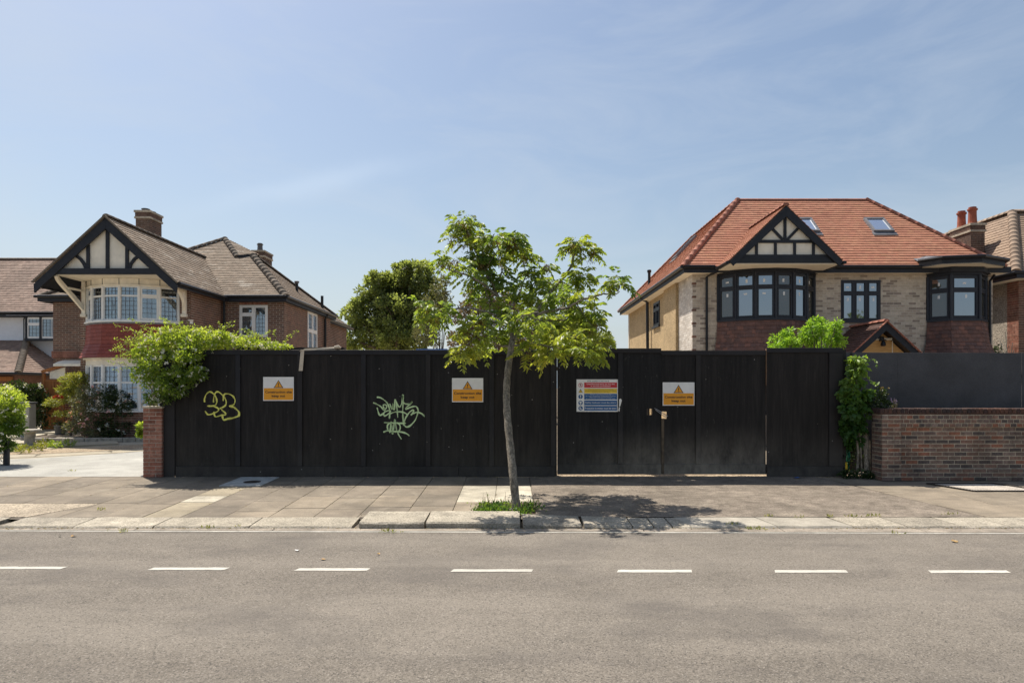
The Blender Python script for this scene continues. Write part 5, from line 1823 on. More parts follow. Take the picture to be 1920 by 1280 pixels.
# ------------------------------------------------------------------ left-hand house: brown brick, mock-Tudor gable
lh = thing('detached_house', 'brown brick house with black and white timbered gable over a white bow window', 'house', (-12.0, 26.0, 0))
LX = -12.05
FYW, LXa, LXb = 21.7, -13.72, -10.22      # front wall of the gabled wing
MY, MXa, MXb, MYB = 24.1, -16.2, -8.04, 30.2
HT = 4.92
w1 = MB()
wall_slab(w1, (LXa, FYW + .003, 0), (1, 0, 0), (0, -1, 0), LXb - LXa, 0, HT, [(LX - 1.4 - LXa, LX + 1.4 - LXa, .3, 4.9)])
wing = w1.build('wall', m_mortar, lh)
lb_ = [300]
pieces(wing, (LXa, FYW + .012, 0), EU, EZ, P2(0, LXb - LXa, 0, HT), .225, .075, .016, .014, m_brick_red, 'brick', holes=[(LX - 1.45 - LXa, LX + 1.45 - LXa, -1, 5)], budget=lb_, ind_test=lambda w_: w_.x < -13.4 or w_.z > 2.7)
w2 = MB(); w2.box(LXb - .25, LXb - .003, FYW + .25, MY, 0, HT); w2.box(LXa + .012, LXa + .25, FYW + .25, MY, 0, HT)
sidew = w2.build('side_wall', m_mortar, lh)
pieces(sidew, (LXb - .012, FYW + .0, 2.0), (0, 1, 0), EZ, P2(0, MY - FYW, 0, HT - 2), .225, .075, .016, .014, m_brick_red, 'brick', budget=lb_, ind_test=lambda w_: w_.z > 3.2)
w3 = MB()
wall_slab(w3, (LXb, MY + .003, 0), (1, 0, 0), (0, -1, 0), MXb - LXb, 0, HT, [(-9.62 - LXb, -8.62 - LXb, 3.47, 4.60)])
mainw = w3.build('main_wall', m_mortar, lh)
w3 = MB()
wall_slab(w3, (MXa, MY + .003, 0), (1, 0, 0), (0, -1, 0), LXa - MXa, 0, HT, [])
w3.build('main_wall', m_mortar, lh)
pieces(mainw, (LXb, MY + .012, 2.0), EU, EZ, P2(0, MXb - LXb, 0, HT - 2), .225, .075, .016, .014, m_brick_red, 'brick', holes=[(-9.62 - LXb, -8.62 - LXb, 1.47, 2.60)], budget=lb_, ind_test=lambda w_: w_.z > 3.2)
pieces(mainw, (MXa, MY + .012, 0.0), EU, EZ, P2(0, LXa - MXa, 0, HT), .225, .075, .016, .014, m_brick_red, 'brick')
t = MB()
for k in range(12): t.box(-9.62 + k * .0835, -9.62 + k * .0835 + .072, MY - .006, MY + .02, 4.62, 4.83, random.random())
t.build_each('lintel_brick', m_brick_pier, mainw)
w4 = MB()
wall_slab(w4, (MXb - .003, MY, 0), (0, 1, 0), (1, 0, 0), MYB - MY, 0, HT, [(26.84 - MY, 28.17 - MY, 2.85, 4.72)])
w4.box(MXa, MXb, MYB - .2, MYB, 0, HT); w4.box(MXa, MXa + .2, MY + .3, MYB - .2, 0, HT)
w4.box(MXa + .3, MXb - .6, MY + 1.5, MY + 1.6, 0, HT)
mside = w4.build('side_wall', m_mortar, lh)
pieces(mside, (MXb - .012, MY, 2.0), (0, 1, 0), EZ, P2(0, MYB - MY, 0, HT - 2), .225, .075, .016, .014, m_brick_red, 'brick', holes=[(26.84 - MY, 28.17 - MY, .85, 2.72)])
casement(lh, (-9.62, MY - .01, 3.47), (1, 0, 0), 1.0, 1.13, 2, .80, m_white, m_glass_mid, fw=.055, lead=.125, lmat=m_leading, curtain=(m_net, 0.30), top_only=(0,))
casement(lh, (MXb + .01, 26.84, 2.85), (0, 1, 0), 1.33, 1.87, 2, 1.1, m_white, m_glass_mid, fw=.07, lead=.2, lmat=m_leading, curtain=(m_net, .25))
# rear extension
t = MB(); t.box(-12.5, -8.611, MYB, 35.5, 0, 4.75); ext = t.build('extension_wall', m_mortar, lh)
pieces(ext, (-8.62, MYB, 2.0), (0, 1, 0), EZ, P2(0, 5.3, 0, 2.75), .225, .075, .016, .014, m_brick_red, 'brick')
roof_plane(lh, [V3(-8.4, 30.6, 4.80), V3(-8.4, 36.0, 4.80), V3(-10.3, 34.0, 6.2), V3(-10.3, 30.6, 6.2)], m_tile_brown, m_under, tw=.18, g=.16)
t = MB(); t.prism([V3(-12.6, 35.9, 4.8), V3(-8.4, 36.0, 4.8), V3(-10.3, 34.0, 6.2), V3(-12.6, 34, 6.2)], (0, 0, -.05)); t.prism([V3(-12.6, 30.3, 6.2), V3(-10.3, 30.3, 6.2), V3(-10.3, 34, 6.2), V3(-12.6, 34, 6.2)], (0, 0, -.05)); t.build('rear_roof', m_tile_brown, lh)
t = MB(); t.box(-8.44, -8.40, 30.9, 36.0, 4.68, 4.80); t.build_each('fascia', m_black, lh)
gutter(lh, [(-8.36, 30.9, 4.79), (-8.36, 36.0, 4.79)])

# main roof: front slope carries the taller cap and the lower hip
sl_k = .661
EYm, EZm = 23.8, 4.86


def fs(x, y): return V3(x, y, EZm + sl_k * (y - EYm))


cA, cB = fs(-16.5, 23.8), V3(-7.88, 23.8, 4.86)
capx, mapx = fs(-11.9, 28.3), fs(-10.16, 26.8)
lipA = fs(-10.74, 26.7)
lrb = [200]
roof_plane(lh, [V3(-12.0, 23.8, 4.86), cB, mapx, lipA], m_tile_brown, m_under, tw=.18, g=.155, budget=lrb)
roof_plane(lh, [V3(-16.5, 23.8, 4.86), V3(-12.0, 23.8, 4.86), lipA, capx], m_tile_brown, m_under, tw=.18, g=.155)
bB = V3(-7.88, 30.6, 4.86)
roof_plane(lh, [cB, bB, mapx + V3(0, .3, 0), mapx], m_tile_brown, m_under, tw=.18, g=.155)
t = MB()
t.prism([bB, V3(-16.5, 30.6, 4.86), capx, mapx + V3(0, .3, 0)], (0, 0, -.04)); t.prism([V3(-16.5, 30.6, 4.86), V3(-16.5, 23.8, 4.86), capx], (0, 0, -.04)); t.build('rear_roof', m_tile_brown, lh)
roof_plane(lh, [lipA + V3(.05, -.05, .05), mapx + V3(0.15, .25, .10), capx + V3(.02, 0, .05)], m_tile_brown, m_under, tw=.18, g=.155)
t = MB(); t.beam(lipA + V3(.05, -.05, .03), mapx + V3(.12, .1, .06), .1, .1); t.build('cap_eave', m_black, lh)
ridge(lh, cB + V3(0, 0, .03), mapx + V3(0, 0, .04), m_ridge_brown, r=.14, L=.32, tap=.05)
ridge(lh, lipA + V3(0, 0, .04), capx + V3(0, 0, .04), m_ridge_brown, r=.12, L=.32, tap=.05)
ridge(lh, cA + V3(0, 0, .03), capx + V3(0, 0, .04), m_ridge_brown, r=.11, L=.32, tap=.05)
ridge(lh, bB + V3(0, 0, .03), mapx + V3(0, .3, .04), m_ridge_brown, r=.11, L=.4, tap=.05)
# eaves of the main body
t = MB(); t.box(-10.0, -7.85, 23.76, 23.79, 4.70, 4.86); t.box(-7.92, -7.88, 23.79, 30.6, 4.70, 4.86); t.box(-16.5, -14.1, 23.76, 23.79, 4.70, 4.86); t.box(-16.54, -16.5, 23.79, 30.6, 4.70, 4.86); t.build_each('fascia', m_black, lh)
t = MB(); t.box(-9.98, -7.92, 23.79, 24.12, 4.70, 4.72); t.box(-8.1, -7.92, 24.12, 30.5, 4.70, 4.72); t.box(-16.5, -13.7, 23.79, 24.12, 4.70, 4.72); t.build_each('soffit', m_black, lh)
gutter(lh, [(-10.0, 23.72, 4.86), (-7.84, 23.72, 4.86)]); gutter(lh, [(-7.83, 23.72, 4.86), (-7.83, 30.6, 4.86)])
gutter(lh, [(-16.6, 23.72, 4.86), (-14.2, 23.72, 4.86)])
pipe(lh, [(-10.1, 23.95, 4.8), (-10.12, 24.0, 0)], .045)
pipe(lh, [(-7.84, 29.1, 4.8), (-7.96, 29.1, 4.6), (-7.96, 29.1, 0)], .05)
pipe(lh, [(-8.7, 27.6, 5.3), (-8.7, 27.6, 5.95)], .06, 'vent_pipe')
t = MB(); t.lathe((-8.7, 27.6, 5.9), [(.07, 0), (.10, .04), (.10, .08), (.04, .1)], 10); t.box(-8.75, -8.45, 27.4, 27.9, 5.3, 5.36); t.build('vent_cap', m_lead, lh)
pipe(lh, [(-8.15, 29.3, 5.0), (-8.15, 29.3, 5.62)], .06, 'vent_pipe')

# gabled wing roof
LG, LA, LF, lhw = 20.25, 6.72, 4.70, 2.10
gl, gr = V3(LX - lhw, LG, LF + .12), V3(LX + lhw, LG, LF + .12)
ap = V3(LX, LG, LA + .05)
apb = V3(LX, 26.75, LA + .05)
roof_plane(lh, [gr, V3(gr.x, 23.75, gr.z), apb, ap], m_tile_brown, m_under, tw=.18, g=.155, budget=[60])
roof_plane(lh, [V3(gl.x, 23.75, gl.z), gl, ap, apb], m_tile_brown, m_under, tw=.18, g=.155)
ridge(lh, ap + V3(0, 0, .02), apb + V3(0, 0, .02), m_ridge_brown, r=.11, L=.32, tap=.05)
t = MB()
for s in (-1, 1):
    tf, ft = V3(LX, LG - .03, LA), V3(LX + s * (lhw + .03), LG - .03, LF + .06)
    t.prism([ft, tf, tf + V3(0, 0, -.32), ft + V3(-s * .02, 0, -.26)], (0, .06, 0))
t.build_each('bargeboard', m_black, lh, bevel=.006)
t = MB()
for s in (-1, 1):
    tf, ft = V3(LX, LG - .05, LA + .055), V3(LX + s * (lhw + .05), LG - .05, LF + .11)
    t.beam(ft, tf, .06, .05)
t.build_each('verge_mortar', m_ridge_brown, lh)
t = MB(); t.prism([V3(LX - lhw + .3, LG + .12, LF + .35), V3(LX + lhw - .3, LG + .12, LF + .35), V3(LX, LG + .12, LA - .1)], (0, .1, 0)); t.build('gable_panel', m_panel_cream, lh)
ty = LG + .06
tbeam(lh, (LX - 1.62, 5.15), (LX + 1.62, 5.15), .17, LG + .0, .16)
tbeam(lh, (LX, 5.23), (LX, 6.42), .10, ty + .004)
for s in (-1, 1):
    tbeam(lh, (LX + s * .58, 5.23), (LX + s * .58, 5.94), .095, ty + .004)
    pts = [(LX + s * .64, 5.24), (LX + s * .70, 5.38), (LX + s * .80, 5.52), (LX + s * .98, 5.66)]
    t = MB()
    for q in range(3):
        a, b = V3(pts[q][0], ty + .01, pts[q][1]), V3(pts[q + 1][0], ty + .01, pts[q + 1][1])
        d = (b - a).normalized(); sd = V3(-d.z, 0, d.x) * .045
        t.prism([a + sd, b + sd + d * .01, b - sd + d * .01, a - sd], (0, .04, 0))
    t.build('curved_brace', m_black, lh)
t = MB(); t.box(LX - 1.62, LX + 1.62, LG + .16, FYW, 5.06, 5.08); t.build('bay_soffit', m_cream, lh)
t = MB()
for s in (-1, 1):
    t.prism([V3(LX + s * (lhw - .02), LG + .05, LF + .04), V3(LX + s * (lhw - .02), FYW + 2, LF + .04), V3(LX + s * 1.62, FYW + 2, 5.06), V3(LX + s * 1.62, LG + .05, 5.06)], (0, 0, .03))
t.build_each('eave_soffit', m_black, lh)
t = MB()
t.box(gr.x - .02, gr.x + .01, LG + .05, 23.75, LF - .02, LF + .12); t.box(gl.x - .01, gl.x + .02, LG + .05, 23.75, LF - .02, LF + .12)
t.build_each('fascia', m_black, lh)
gutter(lh, [(gr.x + .05, LG + .05, LF + .10), (gr.x + .05, 23.7, LF + .10)])
# timber brackets either side of the bow
for s in (-1, 1):
    bx = LX + s * (1.66 if s > 0 else 1.52)
    t = MB()
    t.box(bx - .06, bx + .06, FYW - .10, FYW + .0, 4.0, 5.05)
    t.box(bx - .09, bx + .09, FYW - .13, FYW - .0, 3.93, 4.02)
    t.build('bracket_post', m_cream, lh, bevel=.006)
    t = MB()
    path = smooth_path([V3(bx, FYW - .08, 4.18), V3(bx + s * .12, FYW - .45, 4.55), V3(bx + s * .10, LG + .35, 4.92), V3(bx + s * .03, LG + .12, 5.06)], 4)
    for a, b in zip(path[:-1], path[1:]): t.beam(a, b + (b - a) * .05, .09, .12)
    t.beam(V3(bx, FYW - .05, 4.75), V3(bx + s * .05, FYW - .75, 4.75), .06, .06)
    t.build('bracket_brace', m_cream, lh)

# bow windows, upper and lower
lp_ = bow_pts(LX, 22.73)
us_, uh_ = 3.76, 4.83
for i in range(6):
    a, b = lp_[i], lp_[i + 1]
    e = (b - a)
    warm = i == 5
    casement(lh, V3(a.x, a.y, us_), e, e.length, uh_ - us_, 1, .76, m_white, m_glass_mid, fw=.05, lead=.125, lmat=m_leading, sash=(i in (0, 4)),
             curtain=((m_net_warm if warm else m_net), None if i not in (1, 4) else .35), depth=.09)
t = MB()
for p in lp_: t.lathe((p.x, p.y, us_), [(.045, 0), (.045, uh_ - us_)], 8)
t.build_each('bay_mullion', m_white, lh)
t = MB(); ring_band(t, grow(lp_, -.12), grow(lp_, .02), uh_, 5.055); ring_band(t, grow(lp_, -.12), grow(lp_, .07), uh_ - .01, uh_ + .03)
t.build('bay_cornice', m_cream, lh)
t = MB()
for i in (1, 2, 3, 4, 5):
    p = grow(lp_, .024)[i]
    t.box(p.x - .008, p.x + .008, p.y - .004, p.y + .01, uh_ + .03, 5.05)
t.build_each('cornice_joint', m_leading, lh)
t = MB(); ring_band(t, grow(lp_, -.1), grow(lp_, .09), us_ - .05, us_); t.build('bay_sill', m_white, lh)
t = MB(); ring_band(t, grow(lp_, -.1), grow(lp_, .05), us_ - .10, us_ - .051); t.build('sill_flashing', m_lead, lh)
top_, mid_, bot_ = grow(lp_, .02), grow(lp_, .05), grow(lp_, .22)
sk = MB(); ring_slope(sk, grow(mid_, -.03), grow(top_, -.03), 3.05, 3.66); ring_slope(sk, grow(bot_, -.03), grow(mid_, -.03), 2.62, 3.05); sk.build('bay_core', m_tile_painted, lh)
hb = [160]
hung_tiles(lh, top_, mid_, 3.66, 3.05, m_tile_painted, hb); hung_tiles(lh, mid_, bot_, 3.05, 2.62, m_tile_painted, hb)
t = MB(); ring_band(t, grow(lp_, -.12), grow(lp_, .12), 2.57, 2.62); ring_band(t, grow(lp_, -.12), grow(lp_, .04), 2.40, 2.57); t.build('lower_cornice', m_cream, lh)
for i in range(6):
    a, b = lp_[i], lp_[i + 1]
    e = (b - a)
    casement(lh, V3(a.x, a.y, 1.0), e, e.length, 1.40, 1, .85, m_white, m_glass_mid, fw=.055, lead=.14, lmat=m_leading, sash=False, curtain=(m_net, .36), depth=.09)
t = MB()
for p in lp_: t.lathe((p.x, p.y, 1.0), [(.05, 0), (.05, 1.4)], 8)
t.build_each('bay_mullion', m_white, lh)
t = MB(); ring_band(t, grow(lp_, -.1), grow(lp_, .09), .94, 1.0); t.build('bay_sill', m_white, lh)
t = MB(); ring_band(t, grow(lp_, -.2), grow(lp_, -.004), 0, .94); core = t.build('bay_plinth', m_mortar_d, lh)
for i in range(6):
    a, b = grow(lp_, -.012)[i], grow(lp_, -.012)[i + 1]
    pieces(core, V3(a.x, a.y, .04), (b - a), EZ, P2(0, (b - a).length, 0, .9), .225, .075, .01, .013, m_brick_red, 'brick')
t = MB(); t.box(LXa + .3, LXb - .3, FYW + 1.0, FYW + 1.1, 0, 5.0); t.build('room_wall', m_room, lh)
# small white dish on the wall
t = MB(); t.lathe((-10.16, FYW - .12, 3.78), [(.01, 0), (.07, .02), (.09, .05)], 12); t.box(-10.18, -10.14, FYW - .12, FYW, 3.72, 3.80); t.build('wall_light', m_white, lh)
# chimneys
def chimney(parent, x0, x1, y0, y1, z0, z1, pots, mat=None):
    t = MB(); t.box(x0 + .003, x1 - .003, y0 + .003, y1 - .003, z0, z1 - .08); t.box(x0 - .04, x1 + .04, y0 - .04, y1 + .04, z1 - .30, z1 - .235); t.box(x0 - .05, x1 + .05, y0 - .05, y1 + .05, z1 - .075, z1)
    c = t.build('chimney', m_mortar_d, parent)
    for O_, u_, L_ in (((x0, y0 + .012, z0), (1, 0, 0), x1 - x0), ((x1 - .012, y0, z0), (0, 1, 0), y1 - y0), ((x0 + .012, y1, z0), (0, -1, 0), y1 - y0)):
        pieces(c, O_, u_, EZ, P2(0, L_, 0, z1 - z0 - .31), .225, .075, .01, .014, mat or m_chim, 'brick')
        Ov = Vector(O_) + Vector((0, 0, z1 - z0 - .233))
        pieces(c, Ov, u_, EZ, P2(0, L_, 0, .155), .225, .0775, .01, .04, mat or m_chim, 'brick')
    for (px_, py_, hh, rr, mm) in pots:
        t = MB(); t.lathe((px_, py_, z1), [(rr * 1.25, 0), (rr * 1.1, .08), (rr, hh * .55), (rr * 1.0, hh * .8), (rr * 1.25, hh * .82), (rr * 1.25, hh * .9), (rr * .95, hh * .9), (rr * .95, hh)], 14)
        t.build('chimney_pot', mm, c)
    return c


chimney(lh, -13.78, -13.27, 25.0, 25.85, 5.2, 8.18, [(-13.55, 25.25, .12, .12, m_leading), (-13.5, 25.6, .1, .11, m_leading)])
chimney(lh, -11.4, -10.9, 30.0, 31.0, 5.0, 7.72, [(-11.22, 30.4, .38, .11, m_leading)])
# string course and curved door canopy, left of the wing
t = MB(); t.box(MXa - .02, LXa + .0, MY - .06, MY + .0, 2.74, 2.98); t.build('string_course', m_brick_pier, lh)
t = MB()
prof = [(MY - .9, 2.42), (MY - .88, 2.50), (MY - .6, 2.60), (MY - .3, 2.65), (MY - .0, 2.66), (MY - .0, 2.50), (MY - .3, 2.50), (MY - .6, 2.46)]
t.prism([V3(-15.6, a, b) for a, b in prof], (1.75, 0, 0)); t.build('door_canopy', m_cream, lh)

# ------------------------------------------------------------------ white house, far left
wh = thing('rendered_house', 'white rendered house with brown tiled roof and small black framed oriel window', 'house', (-24, 32, 0))
t = MB(); wall_slab(t, (-32, 30.0, 0), (1, 0, 0), (0, -1, 0), 12.6, 0, 5.0, [(10.62, 12.02, 3.82, 4.7)]); t.box(-32, -19.4, 36, 36.2, 0, 5); t.box(-19.6, -19.4, 30.3, 36, 0, 5); t.box(-31.9, -19.7, 31.2, 31.3, 0, 5)
t.build('wall', m_render, wh)
roof_plane(wh, [V3(-32, 29.6, 4.93), V3(-19.0, 29.6, 4.93), V3(-19.0, 33.6, 7.98), V3(-32, 33.6, 7.98)], m_tile_brown2, m_under, tw=.19, g=.16, budget=[80])
t = MB(); t.prism([V3(-32, 37.6, 4.93), V3(-19, 37.6, 4.93), V3(-19, 33.6, 7.98), V3(-32, 33.6, 7.98)], (0, 0, -.05)); t.build('rear_roof', m_tile_brown2, wh)
ridge(wh, V3(-32, 33.6, 8.0), V3(-19.0, 33.6, 8.0), m_ridge_brown, r=.11, L=.4, tap=.05)
t = MB(); t.box(-32, -19.0, 29.55, 29.58, 4.76, 4.93); t.build_each('fascia', m_black, wh); gutter(wh, [(-32, 29.5, 4.92), (-19.0, 29.5, 4.92)])
t = MB(); t.box(-32, -19.0, 29.58, 30.0, 4.76, 4.78); t.build_each('soffit', m_black, wh)
ob = [V3(X(40, 29.8), 30.0, 0), V3(X(48, 29.4), 29.45, 0), V3(X(102, 29.4), 29.45, 0), V3(X(103.5, 29.8), 30.0, 0)]
for i in range(3):
    a, b = ob[i], ob[i + 1]
    casement(wh, V3(a.x, a.y, 3.80), (b - a), (b - a).length, .92, 2 if i == 1 else 1, .62 if i == 1 else None, m_white, m_glass_mid, fw=.05, lead=.14, lmat=m_leading, curtain=(m_net, .3), top_only=(0,))
t = MB(); ring_band(t, grow(ob, -.1), grow(ob, .04), 3.70, 3.80); ring_band(t, grow(ob, -.1), grow(ob, .03), 4.72, 4.76)
for p in ob: t.lathe((p.x, p.y, 3.8), [(.05, 0), (.05, .92)], 8)
t.box((ob[1].x + ob[2].x) / 2 - .05, (ob[1].x + ob[2].x) / 2 + .05, 29.42, 29.46, 3.8, 4.72)
t.build('oriel_frame', m_black, wh)
t = MB(); t.prism([V3(ob[0].x - .3, 29.3, 4.77), V3(ob[3].x + .25, 29.3, 4.77), V3(ob[3].x + .25, 30, 4.84), V3(ob[0].x - .3, 30, 4.84)], (0, 0, .04)); t.build('oriel_roof', m_lead, wh)
# porch / garage with a hipped roof
pc = V3(X(34, 26.5), 26.5, 2.27)
pk_ = V3(X(50, 29.95), 29.95, 3.75)
roof_plane(wh, [V3(-32, 26.5, 2.27), pc, pk_, V3(-32, 29.95, 3.75)], m_tile_brown2, m_under, tw=.19, g=.14, budget=[60])
pbk = V3(pc.x, 29.95, 2.27)
roof_plane(wh, [pc, pbk, pk_], m_tile_brown2, m_under, tw=.19, g=.14, budget=[60])
ridge(wh, pc + V3(0, 0, .03), pk_ + V3(0, 0, .03), m_ridge_brown, r=.13, L=.2, name='bonnet_tile')
t = MB(); t.box(-32, pc.x - .3, 27.0, 29.98, 0, 2.2); gar = t.build('porch_wall', m_brick_red, wh)
gutter(wh, [V3(-32, 26.45, 2.24), pc + V3(0, -.03, -.03), pbk + V3(.04, 0, -.03)], .06)
t = MB(); t.box(X(0, 26.9) - .5, X(22, 26.9), 26.93, 26.99, 1.95, 2.12); t.build('timber_lintel', m_woodgate, wh)

# ------------------------------------------------------------------ house behind, far right
th = thing('detached_house', 'tan roofed house at the right edge with grey pebbledash side and tall brick chimney', 'house', (18, 26, 0))
TX, TY0 = X(1910, 21.6), 21.6
t = MB(); t.box(TX + .003, 24, TY0 + .003, TY0 + .3, 0, 5.2); t.box(TX + .003, TX + .3, TY0 + .3, 31, 0, 5.2); t.box(23.7, 24, TY0, 31, 0, 5.2); t.box(TX, 24, 31, 31.3, 0, 5.2)
tw_ = t.build('wall', m_mortar_d, th)
pieces(tw_, (TX + .012, TY0 + .5, 2.0), (0, -1, 0), EZ, P2(0, .5, 0, 3.15), .225, .075, .01, .014, m_brick_pier, 'brick', budget=[40])
pieces(tw_, (TX, TY0 + .012, 2.0), EU, EZ, P2(0, 3.0, 0, 3.15), .225, .075, .01, .014, m_brick_red, 'brick', budget=[60])
t = MB(); wall_slab(t, (TX - .002, 31, 0), (0, -1, 0), (-1, 0, 0), 31 - TY0 - .5, 0, 5.15, [], .2); t.build('pebbledash_wall', m_pebble_g, th)
e0, e1, e2 = V3(15.62, 21.15, 5.28), V3(24.4, 21.15, 5.28), V3(15.62, 31.4, 5.28)
a0, a1, a2 = V3(17.73, 24.2, 7.88), V3(22.0, 24.2, 7.88), V3(17.73, 28.0, 7.88)
roof_plane(th, [e2, e0, a0, a2], m_tile_tan, m_under, tw=.18, g=.15, budget=[100])
roof_plane(th, [e0, e1, a1, a0], m_tile_tan, m_under, tw=.18, g=.15)
t = MB(); t.prism([e2, V3(24.4, 31.4, 5.28), V3(22, 28, 7.88), a2], (0, 0, -.05)); t.prism([e1, V3(24.4, 31.4, 5.28), V3(22, 28, 7.88), a1], (0, 0, -.05)); t.prism([a0, a1, V3(22, 28, 7.88), a2], (0, 0, -.05)); t.build('rear_roof', m_tile_tan, th)
m_hip_tan = M('hip_mortar', (0.34, 0.25, 0.18), n_amt=.2, n_scale=5, bump=.4, objrand=False)
ridge(th, e0 + V3(0, 0, .03), a0 + V3(0, 0, .04), m_hip_tan, r=.14, L=.3, tap=.05); ridge(th, a0 + V3(0, 0, .04), a1 + V3(0, 0, .04), m_hip_tan, r=.13, L=.3, tap=.05); ridge(th, a0 + V3(0, 0, .04), a2 + V3(0, 0, .04), m_hip_tan, r=.13, L=.3, tap=.05)
t = MB(); t.box(15.60, 15.63, 21.15, 31.4, 5.08, 5.26); t.box(15.6, 24.4, 21.10, 21.13, 5.08, 5.26); t.build_each('fascia', m_black, th)
t = MB(); t.box(15.63, TX + .02, 21.15, 31.4, 5.08, 5.10); t.box(15.63, 24.3, 21.13, TY0 + .02, 5.10, 5.12); t.build_each('soffit', m_soffit, th)
gutter(th, [(15.55, 31.4, 5.26), (15.55, 21.1, 5.26), (24.4, 21.05, 5.26)])
chimney(th, 16.0, 16.48, 23.8, 24.9, 3.0, 7.42, [(16.22, 24.05, .62, .13, m_pot), (16.2, 24.6, .62, .13, m_pot)], m_chim)
# ------------------------------------------------------------------ site ground and left front garden
g = MB(); g.quad((-8.3, 13.16, -.012), (17, 13.16, -.012), (17, 70, -.012), (-8.3, 70, -.012)); g.build('site_ground', m_ground, kind='structure')
t = MB()
for i in range(40):
    a = -.3 + i * .19; b = a + .19
    hA, hB = .008 + .012 * abs(math.sin(i * 1.3)), .008 + .012 * abs(math.sin(i * 1.3 + 1.3))
    t.quad((a, 12.98, -.004), (b, 12.98, -.004), (b, 13.2, hB), (a, 13.2, hA), .5)
    t.quad((a, 13.2, hA), (b, 13.2, hB), (b, 13.9, .0), (a, 13.9, .0), .5)
t.build('site_threshold', m_gravel, kind='structure')


def gz(y): return max(0.0, (y - 13.6)) * .021


def garden(name, pts, mat, lift=0.0, parent=None):
    t = MB()
    t.add([(a, b, gz(b) + lift) for a, b in pts], [tuple(range(len(pts)))], .5)
    return t.build(name, mat, parent, kind=None if parent else 'structure')


garden('garden_ground', [(-40, 13.3), (-8.31, 13.3), (-8.31, 24.0), (-40, 29.9)], m_sandslab)
t = MB(); t.add([(-40, 24, gz(24)), (-8.31, 24, gz(24)), (-8.31, 40, gz(24)), (-40, 40, gz(24))], [(0, 1, 2, 3)]); t.build('garden_ground', m_sandslab, kind='structure')
drv = garden('driveway', [(-40, 13.25), (-6.9, 13.06), (-6.9, 19.5), (-8.5, 18.2), (-9.8, 17.0), (-11.3, 16.2), (-13.2, 15.6), (-40, 15.2)], m_drive, .004)
# pale slabs edging the drive
for i, (xa, ya, xb, yb) in enumerate(((-7.2, 19.0, -8.6, 18.1), (-8.6, 18.1, -9.9, 16.9), (-9.9, 16.9, -11.3, 16.1), (-11.3, 16.1, -12.9, 15.6), (-12.9, 15.6, -15.0, 15.3), (-15, 15.3, -17.4, 15.1))):
    d = Vector((xb - xa, yb - ya, 0)); n_ = Vector((-d.y, d.x, 0)).normalized() * -.62
    t = MB(); q = [(xa, ya), (xb + d.x * -.01, yb - d.y * .01), (xb - d.x * .01 + n_.x, yb + n_.y), (xa + n_.x, ya + n_.y)]
    t.prism([(a, b, gz(b) + .012) for a, b in q], (0, 0, -.04)); t.build('edging_slab', m_sandslab, drv)
garden('gravel_strip', [(-7.1, 19.6), (-8.6, 18.75), (-10.1, 17.6), (-11.5, 16.8), (-13.4, 16.3), (-18, 15.9), (-18, 16.9), (-13.5, 17.2), (-11.8, 18.1), (-10, 19.2), (-7.1, 20.2)], m_gravel, .010)
for k, q in enumerate(([(-13.8, 17.3), (-12.2, 17.9), (-12.9, 18.7), (-14.6, 18.0)], [(-12.1, 18.1), (-10.9, 18.9), (-11.4, 19.7), (-12.8, 18.9)], [(-16.5, 17.2), (-14.6, 17.4), (-14.9, 18.2), (-16.9, 18.0)],
                       [(-15.2, 18.5), (-13.4, 19.1), (-13.9, 20.1), (-15.9, 19.5)], [(-18, 18.6), (-15.9, 18.8), (-16.4, 19.9), (-18.5, 19.7)], [(-13.2, 19.5), (-12.1, 20.2), (-12.4, 21.2), (-13.9, 20.9)],
                       [(-17.0, 20.4), (-14.6, 20.6), (-14.9, 21.9), (-17.5, 21.8)], [(-17.5, 22.2), (-14.9, 22.3), (-15.1, 23.6), (-17.9, 23.6)])):
    t = MB(); t.prism([(a, b, gz(b) + .045) for a, b in q], (0, 0, -.05)); o = t.build('stepping_slab', m_sandslab, drv)

# planting bed with stone edging
bed_pts = [(-14.9, 20.6), (-14.2, 19.9), (-12.9, 19.6), (-11.2, 19.7), (-9.6, 20.0), (-8.4, 20.3)]
garden('flower_bed', [(a, b + .02) for a, b in bed_pts] + [(-8.4, 21.6), (-14.9, 21.6)], m_soil, .02)
be = thing('bed_edging', 'low curved stone edging around the rose bed', 'edging', (-11.5, 20, .1))
pth = smooth_path([V3(a, b, 0) for a, b in bed_pts], 5)
for a, b in zip(pth[:-1], pth[1:]):
    t = MB(); t.beam(V3(a.x, a.y, gz(a.y) + .06), V3(b.x, b.y, gz(b.y) + .06) - (b - a) * .04, .12, .13); t.build('edging_stone', m_stone, be, bevel=.01)

# stone pedestal, grey post, small items
sx, sy = X(55.5, 18.2), 18.2
pd = thing('stone_pedestal', 'weathered stone pedestal table with flat round top in the gravel garden', 'pedestal', (sx, sy, gz(sy)))
t = MB(); t.lathe((sx, sy, gz(sy)), [(.20, 0), (.19, .06), (.125, .12), (.12, .38), (.13, .40)], 16); t.build('pedestal', m_stone, pd)
t = MB(); t.lathe((sx, sy, gz(sy) + .40), [(.16, 0), (.255, .03), (.262, .08), (.24, .095)], 20); t.build('round_top', m_stone, pd)
px_ = X(45, 20.2)
gp_ = thing('garden_post', 'square pale grey painted post with dark flat cap behind the stone pedestal', 'post', (px_, 20.2, gz(20.2)))
t = MB(); t.box(px_ - .16, px_ + .15, 20.2, 20.5, gz(20), Z(757, 20.2)); t.build('post', m_postgrey, gp_, bevel=.01)
t = MB(); t.box(px_ - .19, px_ + .18, 20.17, 20.53, Z(757, 20.2), Z(753.5, 20.2)); t.build('cap', m_leading, gp_, bevel=.008)

